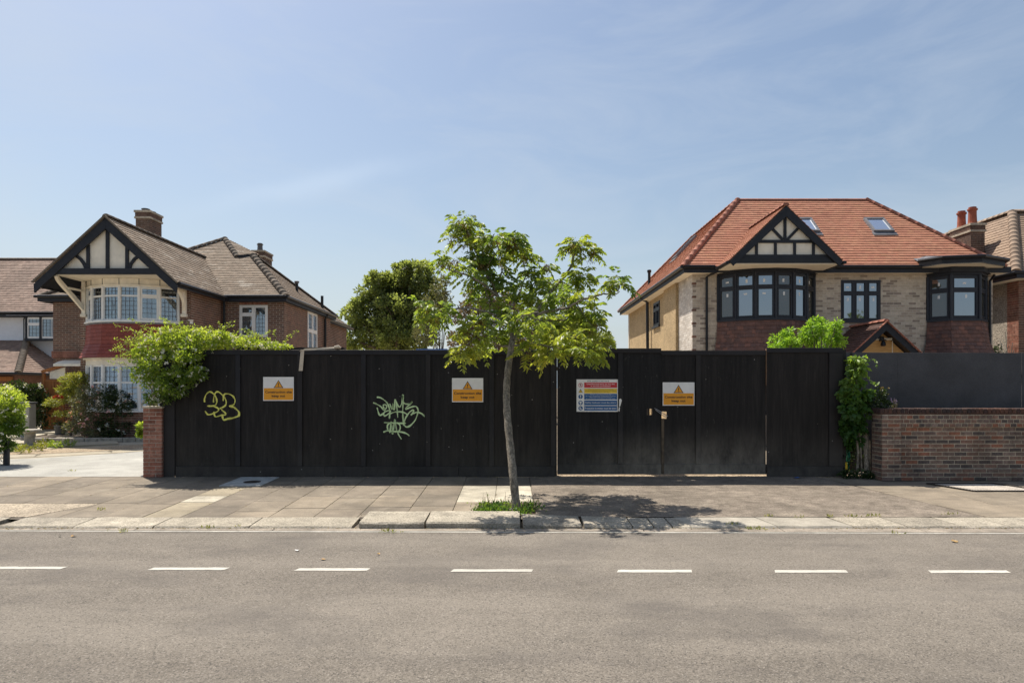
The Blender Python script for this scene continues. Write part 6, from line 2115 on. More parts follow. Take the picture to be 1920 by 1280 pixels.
# timber side gate with lean-to top
wg = thing('timber_side_gate', 'orange brown timber side gate under a sloping glazed top beside the house', 'gate', (X(100, 24.4), 24.0, .2))
YG = 23.6
x0, x1 = X(84, YG), X(121, YG)
n = 6
for i in range(n):
    a, b = x0 + (x1 - x0) * i / n, x0 + (x1 - x0) * (i + 1) / n - .012
    t = MB(); t.box(a, b, YG, YG + .03, .18, Z(712, YG)); t.build('board', m_woodgate, wg)
t = MB(); t.box(x0 - .08, x0, YG - .03, YG + .06, .18, Z(700, YG)); t.beam((x0 - .1, YG, Z(697, YG)), (x1, YG, Z(684, YG)), .08, .09); t.box(x0, x1, YG - .02, YG, Z(712, YG) - .06, Z(712, YG)); t.build('gate_frame', m_woodgate, wg)
t = MB(); t.prism([V3(x0 + .15, YG + .03, Z(710, YG)), V3(x1, YG + .03, Z(710, YG)), V3(x1, YG + .03, Z(688, YG)), V3(x0 + .15, YG + .03, Z(697, YG))], (0, .02, 0)); t.build('glazed_top', m_cream, wg)

# small ornate iron piece and its post by the pavement edge
yi = 14.7
ir = thing('iron_gate', 'black scrolled iron gate end at the left edge of the driveway', 'gate', (X(8, yi), yi, 0))
t = MB(); xg = X(13.5, yi)
t.box(xg - .035, xg + .035, yi - .035, yi + .035, 0, .62); t.build('gate_post', m_black, ir)
t = MB(); t.box(xg - 1.2, xg - .035, yi - .01, yi + .01, .04, .06); t.box(xg - 1.2, xg - .035, yi - .01, yi + .01, .27, .285)
for k in range(9):
    c = V3(xg - .1 - k * .12, yi, .165)
    t.tube([c + V3(math.cos(a) * .05 * (1 - a / 12), 0, math.sin(a) * .09 * (1 - a / 14)) for a in [j * .6 for j in range(16)]], .007, 5)
    t.box(c.x + .052, c.x + .062, yi - .006, yi + .006, .05, .28)
t.build('scrollwork', m_black, ir)


# ------------------------------------------------------------------ plants
def shrub(name, label, cat, base, ells, dens, L, W, mat, stems=(), stem_mat=None, flowers=(), group=None, sub=.33, droop=0.0, shell=.4, lw=.35, tone=None, fname='foliage'):
    base = Vector(base)
    root = thing(name, label, cat, base, group)
    Pn, D, T = clump_points(ells, dens, sub, shell)
    keep = Pn[:, 2] > base.z + .01
    Pn, D, T = Pn[keep], D[keep], T[keep]
    D = D + np.array([[0, 0, -droop]])
    N = len(Pn)
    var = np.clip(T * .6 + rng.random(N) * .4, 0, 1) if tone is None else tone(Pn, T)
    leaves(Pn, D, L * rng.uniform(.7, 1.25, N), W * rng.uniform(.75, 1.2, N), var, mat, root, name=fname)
    if stems:
        t = MB()
        for pts, r in stems: t.tube(smooth_path(pts, 4), [r * (1 - .6 * i / (len(pts) * 4)) for i in range((len(pts) - 1) * 4 + 1)], 6)
        t.build('stem', stem_mat or m_bark_d, root)
    for nm, fm, cnt, size, el in flowers:
        Pf, Df, Tf = clump_points(el, 60, .3, .9)
        idx = rng.choice(len(Pf), min(cnt, len(Pf)), replace=False)
        Pf, Df = Pf[idx], Df[idx]
        # five petals per bloom
        PP = np.repeat(Pf, 5, 0)
        DD = np.repeat(Df, 5, 0) * .5 + rng.normal(size=PP.shape) * .8
        leaves(PP, DD, size * rng.uniform(.8, 1.2, len(PP)), size * .8 * np.ones(len(PP)), rng.random(len(PP)), fm, root, name=nm)
    return root


def E(px, py, rpx, rpy, Y, ry=None, dy=0):
    """ellipsoid from its outline in the photograph at depth Y"""
    rx, rz = rpx / 1280 * Y, rpy / 1280 * Y
    return (X(px, Y + dy), Y + dy, Z(py, Y + dy), rx, ry if ry else (rx + rz) / 2, rz)


# climbing jasmine over the left end of the fence
jel = []
for px, py, rx, ry, dy in ((300, 690, 34, 34, -.1), (285, 660, 34, 26, 0), (330, 720, 30, 28, -.22), (275, 700, 22, 30, -.05), (345, 690, 30, 30, -.2), (310, 735, 22, 22, -.1), (330, 650, 34, 28, 0), (370, 650, 36, 26, .05),
                           (300, 640, 30, 18, .1), (350, 632, 34, 18, .15), (395, 640, 34, 18, .15), (430, 642, 34, 14, .2), (465, 645, 30, 10, .2), (495, 647, 26, 8, .2), (525, 649, 24, 5, .2), (292, 745, 12, 12, -.1), (262, 668, 14, 18, .05),
                           (355, 665, 24, 20, -.15), (372, 700, 14, 14, -.15), (415, 632, 20, 10, .2), (318, 624, 16, 10, .1), (380, 626, 18, 10, .2)):
    jel.append(E(px, py, rx * 1.0, ry * 1.0, 13.02, .32, dy))
jb = V3(X(295, 13.2), 13.3, .0)
jas = shrub('jasmine_climber', 'bright green climbing jasmine with white flowers spilling over the fence end', 'climber', jb, jel, 620, .070, .028, f_jas, sub=.26, shell=.45,
            stems=[([jb, jb + V3(.05, 0, 1.0), P(300, 700, 13.1), P(340, 650, 13.1)], .025), ([jb, jb + V3(-.1, .05, .9), P(280, 690, 13.2)], .018)],
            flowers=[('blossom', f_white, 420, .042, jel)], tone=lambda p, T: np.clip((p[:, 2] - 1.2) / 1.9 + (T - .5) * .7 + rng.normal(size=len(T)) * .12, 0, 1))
# long tendrils with sparse leaflets
t = MB(); tpts = []
for k in range(46):
    px = random.uniform(255, 540); py = 640 - 14 * math.exp(-((px - 330) / 80) ** 2) + 8 * (px > 430)
    s = P(px, py, 13.1 + random.uniform(-.1, .3))
    d = V3(random.uniform(-.5, .5), random.uniform(-.3, .2), random.uniform(.12, .34))
    pth = smooth_path([s, s + d * .5 + V3(0, 0, .06), s + d + V3(random.uniform(-.1, .1), 0, -.02)], 5)
    t.tube(pth, .003, 4); tpts += [p + V3(*[random.uniform(-.015, .015) for _ in range(3)]) for p in pth for _ in range(3)]
for k in range(16):
    s = P(random.uniform(262, 285), random.uniform(640, 700), 13.1)
    d = V3(random.uniform(-.65, -.25), random.uniform(-.2, .2), random.uniform(-.05, .25))
    pth = smooth_path([s, s + d * .5 + V3(0, 0, .05), s + d + V3(0, 0, -.03)], 6)
    t.tube(pth, .003, 4); tpts += [p + V3(*[random.uniform(-.02, .02) for _ in range(3)]) for p in pth for _ in range(3)]
t.build('tendril', m_bark_d, jas)
tp_ = np.array([tuple(p) for p in tpts])
leaves(tp_, rng.normal(size=tp_.shape), .045 * rng.uniform(.7, 1.3, len(tp_)), .017 * np.ones(len(tp_)), rng.uniform(.5, 1, len(tp_)), f_jas, jas, name='foliage')

# light green saplings behind the last fence length
for (cxp, lab, cl) in ((1470, 'low lime green feathery sapling showing just above the black fence', ((1465, 640, 22, 20), (1478, 622, 12, 8), (1455, 652, 14, 10), (1485, 645, 16, 14))),
                       (1540, 'taller lime green feathery sapling above the fence beside the porch', ((1522, 625, 24, 22), (1528, 605, 16, 12), (1510, 640, 18, 18), (1550, 645, 20, 16), (1562, 622, 14, 22), (1568, 608, 9, 12), (1575, 638, 10, 14), (1540, 612, 16, 12)))):
    Yl = 14.6
    el = [E(a, b, c * .9, d * .9, Yl, .22, random.uniform(-.15, .2)) for a, b, c, d in cl]
    bs_ = V3(X(cxp, Yl), Yl, 0)
    st = [([bs_, bs_ + V3(0, 0, 1.4), V3(e[0], e[1], e[2] + e[5] * .6)], .016) for e in el]
    shrub('sapling', lab, 'sapling', bs_, el, 900, .080, .030, f_lime, stems=st, group='saplings behind the fence', sub=.3, droop=.3, shell=.3)

# vine on the post between fence and brick wall
Yv = 12.95
vel = [E(px, py, rx, ry, Yv, .16, dy) for px, py, rx, ry, dy in ((1606, 690, 17, 16, 0), (1600, 715, 20, 18, 0), (1592, 742, 18, 18, -.05), (1606, 750, 20, 20, 0), (1600, 780, 18, 22, 0), (1590, 805, 12, 18, 0), (1610, 800, 14, 18, .05), (1614, 768, 14, 16, 0), (1620, 740, 14, 12, .05), (1600, 828, 12, 16, .1), (1605, 675, 10, 7, 0), (1590, 770, 12, 14, -.1))]
vb = V3(X(1606, Yv), Yv, 0)
sv = [([vb, vb + V3(.03, 0, .5), vb + V3(-.06, -.02, 1.1), vb + V3(.02, 0, 1.6), P(1603, 690, Yv)], .026), ([vb + V3(.1, 0, 0), vb + V3(.08, 0, .6), vb + V3(.03, -.02, .9)], .018),
      ([P(1610, 680, Yv), P(1628, 672, Yv), P(1640, 678, Yv), P(1646, 684, Yv)], .005), ([P(1612, 715, Yv), P(1630, 712, Yv), P(1640, 718, Yv), P(1644, 724, Yv)], .005)]
vine = shrub('vine', 'broad leaved climbing vine hanging between black fence end and brick wall', 'climber', vb, vel, 330, .105, .085, f_vine, stems=sv, stem_mat=m_bark, sub=.34, droop=.9, shell=.5,
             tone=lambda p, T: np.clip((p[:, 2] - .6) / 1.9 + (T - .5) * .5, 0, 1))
ex = np.array([tuple(P(a, b, Yv)) for a, b in ((1628, 672), (1634, 674), (1640, 678), (1646, 684), (1630, 712), (1636, 715), (1641, 719), (1620, 670), (1645, 722))])
leaves(np.repeat(ex, 2, 0), rng.normal(size=(18, 3)) + [0, 0, -.8], .09 * np.ones(18), .06 * np.ones(18), rng.uniform(.6, 1, 18), f_vine, vine, name='foliage')
Ys = 12.95
se = [E(px, py, rx, ry, Ys, .15) for px, py, rx, ry in ((1638, 744, 16, 14), (1650, 738, 12, 10), (1628, 756, 12, 12), (1656, 756, 12, 8))]
sb = V3(X(1643, 13.0), 13.02, 1.0)
shrub('dark_shrub', 'small dark shrub with dry seed heads behind the wall pilaster', 'shrub', sb, se, 420, .06, .03, f_ivy, stems=[([sb, P(1645, 745, 13)], .012), ([sb, P(1655, 735, 13)], .006)], flowers=[('seed_head', f_key, 16, .03, [E(1657, 734, 10, 8, Ys, .1)])])
lvb = V3(X(1676, 12.98), 12.98, 1.2)
ll = []
t = MB(); lt_root = thing('lavender', 'small lavender plant with purple flower spikes on the wall top', 'lavender', lvb)
Pl, Dl = [], []
for k in range(26):
    e_ = lvb + V3(random.uniform(-.09, .09), random.uniform(-.06, .06), random.uniform(.16, .30))
    t.tube([lvb + V3(random.uniform(-.02, .02), 0, 0), e_], .003, 4)
    for q in range(5): Pl.append(tuple(lvb.lerp(e_, random.uniform(.1, .9)))); Dl.append((random.uniform(-1, 1), random.uniform(-1, 1), 1))
t.build('stem', m_bark_d, lt_root)
leaves(np.array(Pl), np.array(Dl), .05, .008, rng.random(len(Pl)), f_wisp, lt_root)
tips = np.array([tuple(P(a, b, 12.98)) for a, b in ((1672, 752), (1677, 750), (1681, 752), (1671, 749), (1679, 754))])
tips = np.repeat(tips, 12, 0) + rng.normal(size=(60, 3)) * [.006, .006, .02]
leaves(tips, rng.normal(size=(60, 3)), .014, .01, rng.random(60), f_lav, lt_root, name='flower_spike')
# ivy and debris at the foot, twiggy post
t = MB(); t.tube([V3(X(1628, 12.9), 12.95, 0), V3(X(1625, 12.9), 12.95, .95)], .045, 8)
t.tube([V3(X(1636, 12.9), 13.0, 0), V3(X(1634, 12.9), 13.0, .7)], .03, 6)
tag(t.build('dead_stump', m_bark, origin=(X(1628, 12.9), 12.95, 0)), 'pale dead ivy stump standing beside the brick wall end', 'stump')
ge = [(X(1600, 12.95), 12.9, .06, .32, .12, .07), (X(1630, 12.95), 12.85, .05, .2, .1, .06), (X(1600, 13.1), 13.15, .3, .25, .1, .3)]
shrub('ground_ivy', 'dark ivy and dead leaves at the foot of the vine', 'ivy', (X(1605, 12.9), 12.9, 0), ge, 260, .07, .05, f_ivy)
# green hose coil behind the end post
t = MB(); hc = V3(X(1577, 13.15), 13.22, Z(860, 13.15))
pts = []
for k in range(150):
    a_ = k * .3; rr = .215 + .035 * math.sin(k * .71)
    pts.append(hc + V3(rr * math.cos(a_) * .72, .02 * math.sin(k * .37) - .05, rr * math.sin(a_) * 1.2))
t.tube(pts, .012, 5)
hz_ = thing('hose_coil', 'coiled green garden hose hanging behind the black fence end', 'hose', hc)
t.build('hose', m_hose, hz_)
t = MB(); t.box(hc.x + .06, hc.x + .1, hc.y - .12, hc.y - .08, hc.z - .2, hc.z - .06); t.build('hose_end', m_sign_yellow, hz_)

# --- left garden plants
Yb = 14.75
be_ = [E(px, py, rx, ry, Yb, .35, random.uniform(-.1, .3)) for px, py, rx, ry in ((0, 735, 30, 18), (18, 755, 24, 22), (-15, 770, 34, 30), (15, 790, 26, 24), (5, 815, 24, 20), (25, 775, 18, 20), (-30, 745, 30, 30), (-20, 810, 26, 24), (24, 806, 12, 14), (6, 838, 12, 12))]
bb = V3(X(2, Yb), Yb + .1, 0)
shrub('flowering_shrub', 'green shrub with white flowers at the left edge beside the driveway', 'shrub', bb, be_, 620, .075, .036, f_jas, stems=[([bb, bb + V3(0, 0, .5), bb + V3(-.1, .1, 1.2)], .03)], flowers=[('blossom', f_white, 160, .05, be_)], sub=.3,
      tone=lambda p, T: np.clip((p[:, 2] - .6) / 1.2 + (T - .5) * .6, 0, 1))
Yh = 23.0
he = [E(px, py, rx, ry, Yh, .45) for px, py, rx, ry in ((30, 735, 26, 22), (60, 740, 22, 24), (75, 760, 12, 34), (70, 790, 12, 18), (48, 765, 22, 26), (10, 745, 22, 24), (55, 728, 20, 10))]
shrub('ivy_hedge', 'dark ivy covered garden hedge in front of the tiled porch', 'hedge', (X(50, Yh), Yh, .2), he, 300, .085, .06, f_ivy, flowers=[('blossom', f_white, 30, .07, [E(60, 724, 24, 6, Yh, .3)])], sub=.3)
Yy = 21.6
ye = [E(px, py, rx, ry, Yy, .4) for px, py, rx, ry in ((135, 712, 22, 10), (150, 722, 22, 14), (125, 730, 16, 12), (112, 748, 16, 8), (100, 756, 14, 5), (118, 775, 16, 4), (135, 745, 18, 14), (150, 705, 16, 6))]
yb = V3(X(140, Yy), Yy - .2, .15)
shrub('golden_shrub', 'yellow green arching shrub beside the timber gate', 'shrub', yb, ye, 480, .085, .034, f_yel, stems=[([yb, P(140, 760, Yy), P(130, 725, Yy)], .03), ([yb, P(120, 770, Yy), P(105, 756, Yy)], .015)], sub=.3)
Yr = 20.7
rb_l = V3(X(165, Yr), Yr, .15); rb_r = V3(X(215, Yr), Yr + .1, .15)
re1 = [E(px, py, rx, ry, Yr, .4) for px, py, rx, ry in ((150, 750, 18, 16), (165, 738, 16, 16), (148, 775, 16, 16), (170, 765, 18, 18), (138, 800, 14, 16), (165, 795, 20, 16), (180, 812, 22, 8))]
re2 = [E(px, py, rx, ry, Yr + .2, .4) for px, py, rx, ry in ((205, 740, 18, 18), (222, 748, 18, 18), (212, 770, 20, 18), (235, 765, 12, 16), (200, 795, 18, 18), (228, 800, 16, 14), (215, 815, 22, 6))]
shrub('rose_bush', 'rose bush with pink blooms in front of the lower bow window', 'rose bush', rb_l, re1, 420, .065, .035, f_wisp, stems=[([rb_l, P(160, 780, Yr), P(165, 735, Yr)], .012), ([rb_l, P(145, 790, Yr), P(140, 750, Yr)], .010)],
      flowers=[('pink_rose', f_pink, 34, .075, re1)], group='rose bushes in the left front garden')
shrub('rose_bush', 'dark leaved rose bush with white blooms nearest the brick pier', 'rose bush', rb_r, re2, 420, .07, .04, f_ivy, stems=[([rb_r, P(215, 780, Yr), P(222, 738, Yr)], .014), ([P(228, 820, Yr), P(230, 770, Yr)], .008)],
      flowers=[('white_rose', f_white, 22, .085, re2), ('pink_rose', f_pink, 8, .07, re2)], group='rose bushes in the left front garden')
rr_ = thing('red_flowers', 'two deep red blooms on the golden shrub', 'flower', P(107, 744, 21.2))
pf = np.repeat(np.array([tuple(P(105, 744, 21.2)), tuple(P(115, 744.5, 21.2))]), 26, 0) + rng.normal(size=(52, 3)) * .03
leaves(pf, rng.normal(size=(52, 3)), .07, .05, rng.random(52), f_red, rr_, name='petals')
gp2 = V3(X(262, 13.6), 13.6, .0)
shrub('weed', 'small bright green leafy weed growing beside the brick pier', 'weed', (X(264, 13.5), 13.45, Z(812, 13.5) - .12), [E(265, 800, 7, 8, 13.5, .08), E(263, 812, 5, 6, 13.5, .06)], 300, .07, .04, f_jas, stems=[([V3(X(276, 13.5), 13.45, .3), V3(X(273, 13.5), 13.45, .75), P(266, 802, 13.5)], .006)])
wpos = [(28, 838, 17.2, 'green weed tuft in the gravel just left of the stone pedestal foot'), (85, 832, 18.4, 'yellow green weed tuft in the gravel right behind the stone pedestal'), (104, 836, 18.0, 'green weed tuft in the gravel between pedestal and rose bed edging'),
        (45, 848, 16.9, 'yellowish weed tuft in front of the stone pedestal, nearest the driveway'), (128, 832, 18.3, 'bright green weed tuft closest to the curved bed edging'), (75, 842, 17.4, 'yellowish weed tuft at the right foot of the stone pedestal')]
for i, (a, b, Yw, wlab) in enumerate(wpos):
    c = P(a, b, Yw); c.z = gz(Yw)
    shrub('garden_weed', wlab, 'weed', c, [(c.x, c.y, c.z + .09, .20, .14, .10)], 200, .09, .022, f_yel if i % 2 else f_jas, group='weeds in the gravel garden', droop=-.8)
c = P(113, 808, 22); c.z = gz(22)
t = MB(); t.lathe((c.x, c.y, c.z), [(.13, 0), (.18, .28), (.20, .30), (.17, .30)], 14)
pt = thing('plant_pot', 'black plant pot standing at the foot of the timber gate', 'pot', c); t.build('pot', m_leading, pt)
leaves(np.array([[c.x, c.y, c.z + .3]]) + rng.normal(size=(150, 3)) * [.12, .1, .08], rng.normal(size=(150, 3)) + [0, 0, .6], .1, .03, rng.random(150), f_ivy, pt)

# right neighbour: dead climber twigs at the grey house
t = MB()
for k in range(26):
    a = V3(TX - .12 - random.uniform(0, .1), random.uniform(21.7, 22.9), random.uniform(2.2, 2.6)); b = a + V3(-.05, random.uniform(-.5, .5), random.uniform(.4, 1.0))
    t.tube([a, (a + b) / 2 + V3(0, random.uniform(-.08, .08), 0), b], .010, 4)
dt = thing('dead_climber', 'tangle of bare grey climber stems on dark hedge at the right house', 'climber', (TX - .2, 22.2, 0))
t.build('stem', m_postgrey, dt)
Pd = np.stack([rng.uniform(TX - .9, TX - .2, 2600), rng.uniform(21.9, 23.2, 2600), rng.uniform(0, 3.05, 2600)], 1)
leaves(Pd, rng.normal(size=(2600, 3)), .1, .06, rng.random(2600), f_ivy, dt)


# ------------------------------------------------------------------ background trees
def tree(label, name, base, trunk_h, ells, n_dens, L, W, mat, sub=.3, shell=.5, r=.22, gapy=0, group=None, cat='tree'):
    base = Vector(base)
    root = thing(name, label, cat, base, group)
    t = MB()
    top = base + V3(0, 0, trunk_h)
    t.tube([base, base + V3(.05, 0, trunk_h * .5), top], [r, r * .8, r * .6], 9)
    for e in ells:
        c = V3(*e[:3])
        mid = top.lerp(c, .5) + V3(0, 0, -.15)
        t.tube(smooth_path([top - V3(0, 0, trunk_h * .15 * random.random()), mid, c], 4), [r * .45 * (1 - .09 * i) for i in range(9)], 6)
        for k in range(5):
            d = V3(random.gauss(0, 1), random.gauss(0, 1), random.gauss(.3, 1)).normalized()
            t.tube([c, c + V3(d.x * e[3], d.y * e[4], d.z * e[5]) * .8], [r * .1, r * .03], 4)
    t.build('trunk', m_bark_d, root)
    Pn, D, T = clump_points(ells, n_dens, sub, shell)
    N = len(Pn)
    var = np.clip(T * .55 + .45 * rng.random(N), 0, 1)
    leaves(Pn, D, L * rng.uniform(.7, 1.3, N), W * rng.uniform(.7, 1.3, N), var, mat, root, name='crown')
    return root


Yt = 44.0
tree('large dense green tree standing beyond the fence right of the brown house', 'broadleaf_tree', (X(740, Yt), Yt, 0), 4.0,
     [E(a, b, c, d, Yt, 1.5, dy) for a, b, c, d, dy in ((775, 520, 38, 32, 0), (750, 545, 36, 30, .8), (800, 545, 26, 30, 0), (700, 545, 30, 28, 0), (690, 580, 34, 30, 0), (665, 590, 24, 24, 0), (735, 590, 40, 36, -1), (770, 590, 36, 34, 0), (700, 625, 44, 34, 0),
                                                   (745, 635, 44, 34, -1), (785, 630, 32, 34, 0), (722, 560, 34, 34, .4), (735, 535, 30, 26, .6), (765, 575, 34, 34, 1), (725, 610, 36, 30, .5), (820, 570, 22, 30, .8), (660, 635, 24, 32, 0), (790, 505, 20, 16, 0), (760, 505, 22, 16, .5), (712, 525, 18, 16, 0))],
     75, .22, .15, f_far, r=.4, sub=.34, shell=.4)
Yt = 36
tree('thin grey green wispy tree in front of the large dense tree', 'wispy_tree', (X(825, Yt), Yt, 0), 2.6,
     [E(a, b, c, d, Yt, .7) for a, b, c, d in ((825, 540, 16, 22), (838, 560, 12, 18), (812, 570, 18, 20), (800, 600, 18, 22), (822, 600, 16, 22), (790, 630, 18, 20), (815, 635, 14, 20), (835, 525, 8, 10), (838, 592, 10, 14))],
     75, .16, .065, f_wisp, r=.07, sub=.35, shell=.2)
Yt = 34
tree('purple brown plum tree behind the street tree crown', 'plum_tree', (X(935, Yt), Yt, 0), 2.6,
     [E(a, b, c, d, Yt, .9) for a, b, c, d in ((900, 560, 34, 26), (940, 560, 30, 22), (870, 590, 24, 24), (920, 595, 34, 28), (965, 590, 30, 26), (995, 605, 28, 24), (880, 630, 30, 22), (930, 640, 34, 22), (980, 640, 36, 22), (860, 640, 20, 20))],
     90, .14, .10, f_plum, r=.16, sub=.3, shell=.3)
Yt = 40
tree('mid green tree low behind the street tree near the gate', 'broadleaf_tree', (X(1060, Yt), Yt, 0), 2.4,
     [E(a, b, c, d, Yt, 1.1) for a, b, c, d in ((1040, 620, 34, 26), (1070, 600, 26, 24), (1090, 630, 24, 24), (1010, 640, 30, 22), (1065, 645, 34, 20), (1085, 612, 20, 20))],
     100, .17, .12, f_far, r=.2, sub=.3)
Yt = 50
tree('small round dark green tree at the left of the buff house', 'round_tree', (X(1126, Yt), Yt, 0), 2.6,
     [E(a, b, c, d, Yt, .9) for a, b, c, d in ((1130, 638, 20, 21), (1120, 645, 18, 18), (1140, 648, 14, 16))], 170, .15, .10, f_far, r=.15, sub=.22, shell=.75)

# trees across the road, mirrored in the house windows
for (a, b, lab) in ((21, -15, 'dark green garden tree across the road, mirrored in the black framed windows'), (31, -18, 'broad green tree across the road, mirrored in the right-hand bay window')):
    tree(lab, 'garden_tree', (a, b, 0), 3.0, [(a + random.uniform(-2, 2), b + random.uniform(-1, 1), random.uniform(4, 7.6), 1.8, 1.6, 1.5) for _ in range(7)], 22, .3, .2, f_far, r=.25)

# ------------------------------------------------------------------ the street tree
TYB = 9.95
st_ = thing('street_tree', 'young ash street tree with slender grey trunk growing from the pavement pit', 'tree', (X(968, TYB), TYB, zp(9.95)))


def T3(px, py, dy): return P(px, py, 10.0 + dy + .5 * min(1, max(0, (900 - py) / 260)))


trunk = MB()
tb = [V3(X(969, TYB), TYB, zp(9.95) - .05), T3(967, 940, 0), T3(963, 900, .03), T3(958, 850, .08), T3(953, 800, .12), T3(950, 760, .18), T3(950, 725, .24), T3(953, 690, .3), T3(957, 660, .38), T3(960, 640, .42)]
tp2 = smooth_path(tb, 4)
trunk.tube(tp2, [.064 + .022 * max(0, 1 - i / 4) - .016 * i / len(tp2) + .004 * math.sin(i * 2.1) for i in range(len(tp2))], 14)
trunk.build('trunk', m_bark, st_, smooth=True)
limbs = {
    'L': ([(959, 648, .40), (960, 642, .42), (958, 610, .55), (946, 580, .65), (928, 545, .8), (910, 508, .9), (893, 470, .95), (880, 440, 1.0), (866, 415, 1.0)], .042),
    'L2': ([(928, 545, .8), (940, 510, 1.1), (947, 480, 1.2), (955, 455, 1.25)], .018),
    'L3': ([(940, 565, .7), (905, 530, .3), (870, 515, .1), (840, 505, 0), (822, 490, 0)], .020),
    'L4': ([(958, 612, .5), (925, 590, .1), (885, 578, -.2), (845, 579, -.4), (812, 581, -.4), (785, 574, -.4)], .022),
    'R': ([(961, 640, .42), (980, 612, .5), (1000, 590, .6), (1022, 560, .8), (1048, 530, .9), (1068, 505, 1.0), (1076, 480, 1.0), (1087, 455, 1.0)], .034),
    'R2': ([(1000, 592, .6), (1035, 582, .3), (1060, 578, .1), (1085, 565, 0), (1112, 556, -.1), (1130, 552, -.1), (1150, 552, -.1), (1160, 545, -.1)], .026),
    'R3': ([(975, 620, .45), (1010, 605, 1.0), (1045, 600, 1.5), (1075, 600, 1.7)], .022),
    'R4': ([(1000, 592, .6), (990, 560, 1.2), (1005, 525, 1.5), (1022, 500, 1.6)], .020),
    'B1': ([(957, 650, .4), (930, 645, 1.0), (900, 648, 1.5), (875, 655, 1.7)], .018),
    'B2': ([(962, 648, .4), (995, 645, 0), (1030, 650, -.3), (1060, 655, -.4), (1100, 655, -.4)], .020),
    'B3': ([(945, 600, .6), (920, 610, .1), (895, 630, -.4), (868, 655, -.6)], .018),
    'F1': ([(965, 615, .5), (970, 600, -.2), (985, 590, -.7), (1010, 585, -.9)], .018),
    'N1': ([(1076, 490, 1.0), (1095, 482, 1.0), (1108, 475, 1.0)], .010),
    'N2': ([(955, 580, .65), (975, 545, 1.2), (985, 510, 1.5), (975, 480, 1.6)], .016),
    'N3': ([(910, 508, .9), (925, 480, .6), (940, 465, .5)], .012),
}
lim_pts = []
lm = MB()
for k, (pp, r) in limbs.items():
    path = smooth_path([T3(*q) for q in pp], 5)
    n = len(path)
    path = [p + V3(random.gauss(0, .008), random.gauss(0, .008), random.gauss(0, .008)) * (i > 0) for i, p in enumerate(path)]
    lm.tube(path, [r * (1 - .72 * i / n) for i in range(n)], 8)
    lim_pts += path[n // 4:]
CL = [(868, 422, 24, 20, 1.0), (852, 448, 16, 16, 1.0), (880, 452, 18, 22, .9), (905, 455, 22, 22, .7), (930, 448, 24, 18, .6), (957, 450, 24, 18, 1.1), (900, 485, 25, 22, .9), (935, 485, 22, 22, 1.0), (968, 470, 20, 16, 1.4), (985, 478, 13, 14, 1.5),
      (848, 490, 20, 10, .1), (868, 503, 20, 12, .2), (828, 488, 9, 7, 0), (880, 518, 20, 16, .5), (910, 528, 24, 20, .8), (940, 542, 22, 24, .9), (785, 575, 16, 10, -.4), (805, 577, 18, 12, -.4), (828, 582, 20, 11, -.4), (815, 594, 18, 10, -.3),
      (990, 520, 24, 16, 1.4), (1012, 512, 20, 14, 1.5), (975, 545, 24, 20, 1.2), (1030, 530, 26, 20, 1.0), (1008, 560, 26, 20, .9), (1060, 530, 26, 20, .9), (1092, 518, 20, 18, .9), (1084, 460, 20, 15, 1.0), (1108, 474, 14, 13, 1.0), (1068, 458, 12, 10, 1.0),
      (1024, 498, 10, 9, 1.6), (1058, 560, 28, 20, .4), (1095, 558, 20, 20, .1), (1090, 588, 24, 20, .2), (1115, 585, 12, 20, .1), (1050, 600, 28, 22, 1.5), (1012, 600, 28, 22, -.6), (975, 590, 26, 22, -.2), (932, 590, 22, 18, .2), (900, 600, 20, 16, -.2),
      (880, 622, 20, 16, -.4), (868, 648, 18, 14, -.6), (900, 650, 24, 14, 1.5), (930, 632, 26, 20, .8), (972, 640, 22, 16, 1.2), (1002, 642, 26, 20, -.1), (1040, 640, 28, 20, -.3), (1080, 632, 24, 18, -.3), (1085, 658, 22, 12, -.4), (1108, 655, 16, 12, -.4),
      (1025, 668, 14, 10, -.3), (990, 660, 14, 8, 0), (1152, 520, 14, 11, -.1), (1163, 532, 9, 10, -.1), (1142, 532, 9, 9, -.1), (857, 664, 10, 6, -.6), (1120, 640, 10, 8, -.3), (1110, 610, 16, 14, 0), (920, 565, 16, 12, .4), (1075, 500, 16, 14, 1.0),
      (952, 520, 20, 18, 1.1), (1040, 565, 26, 20, 1.3), (1000, 580, 26, 18, 1.5), (960, 610, 24, 18, 1.6), (1030, 620, 28, 18, 1.3), (895, 560, 16, 12, .6)]
tw = MB()
Pn, Dn, Vn, Ln, Wn = [], [], [], [], []
Kp, Kd = [], []
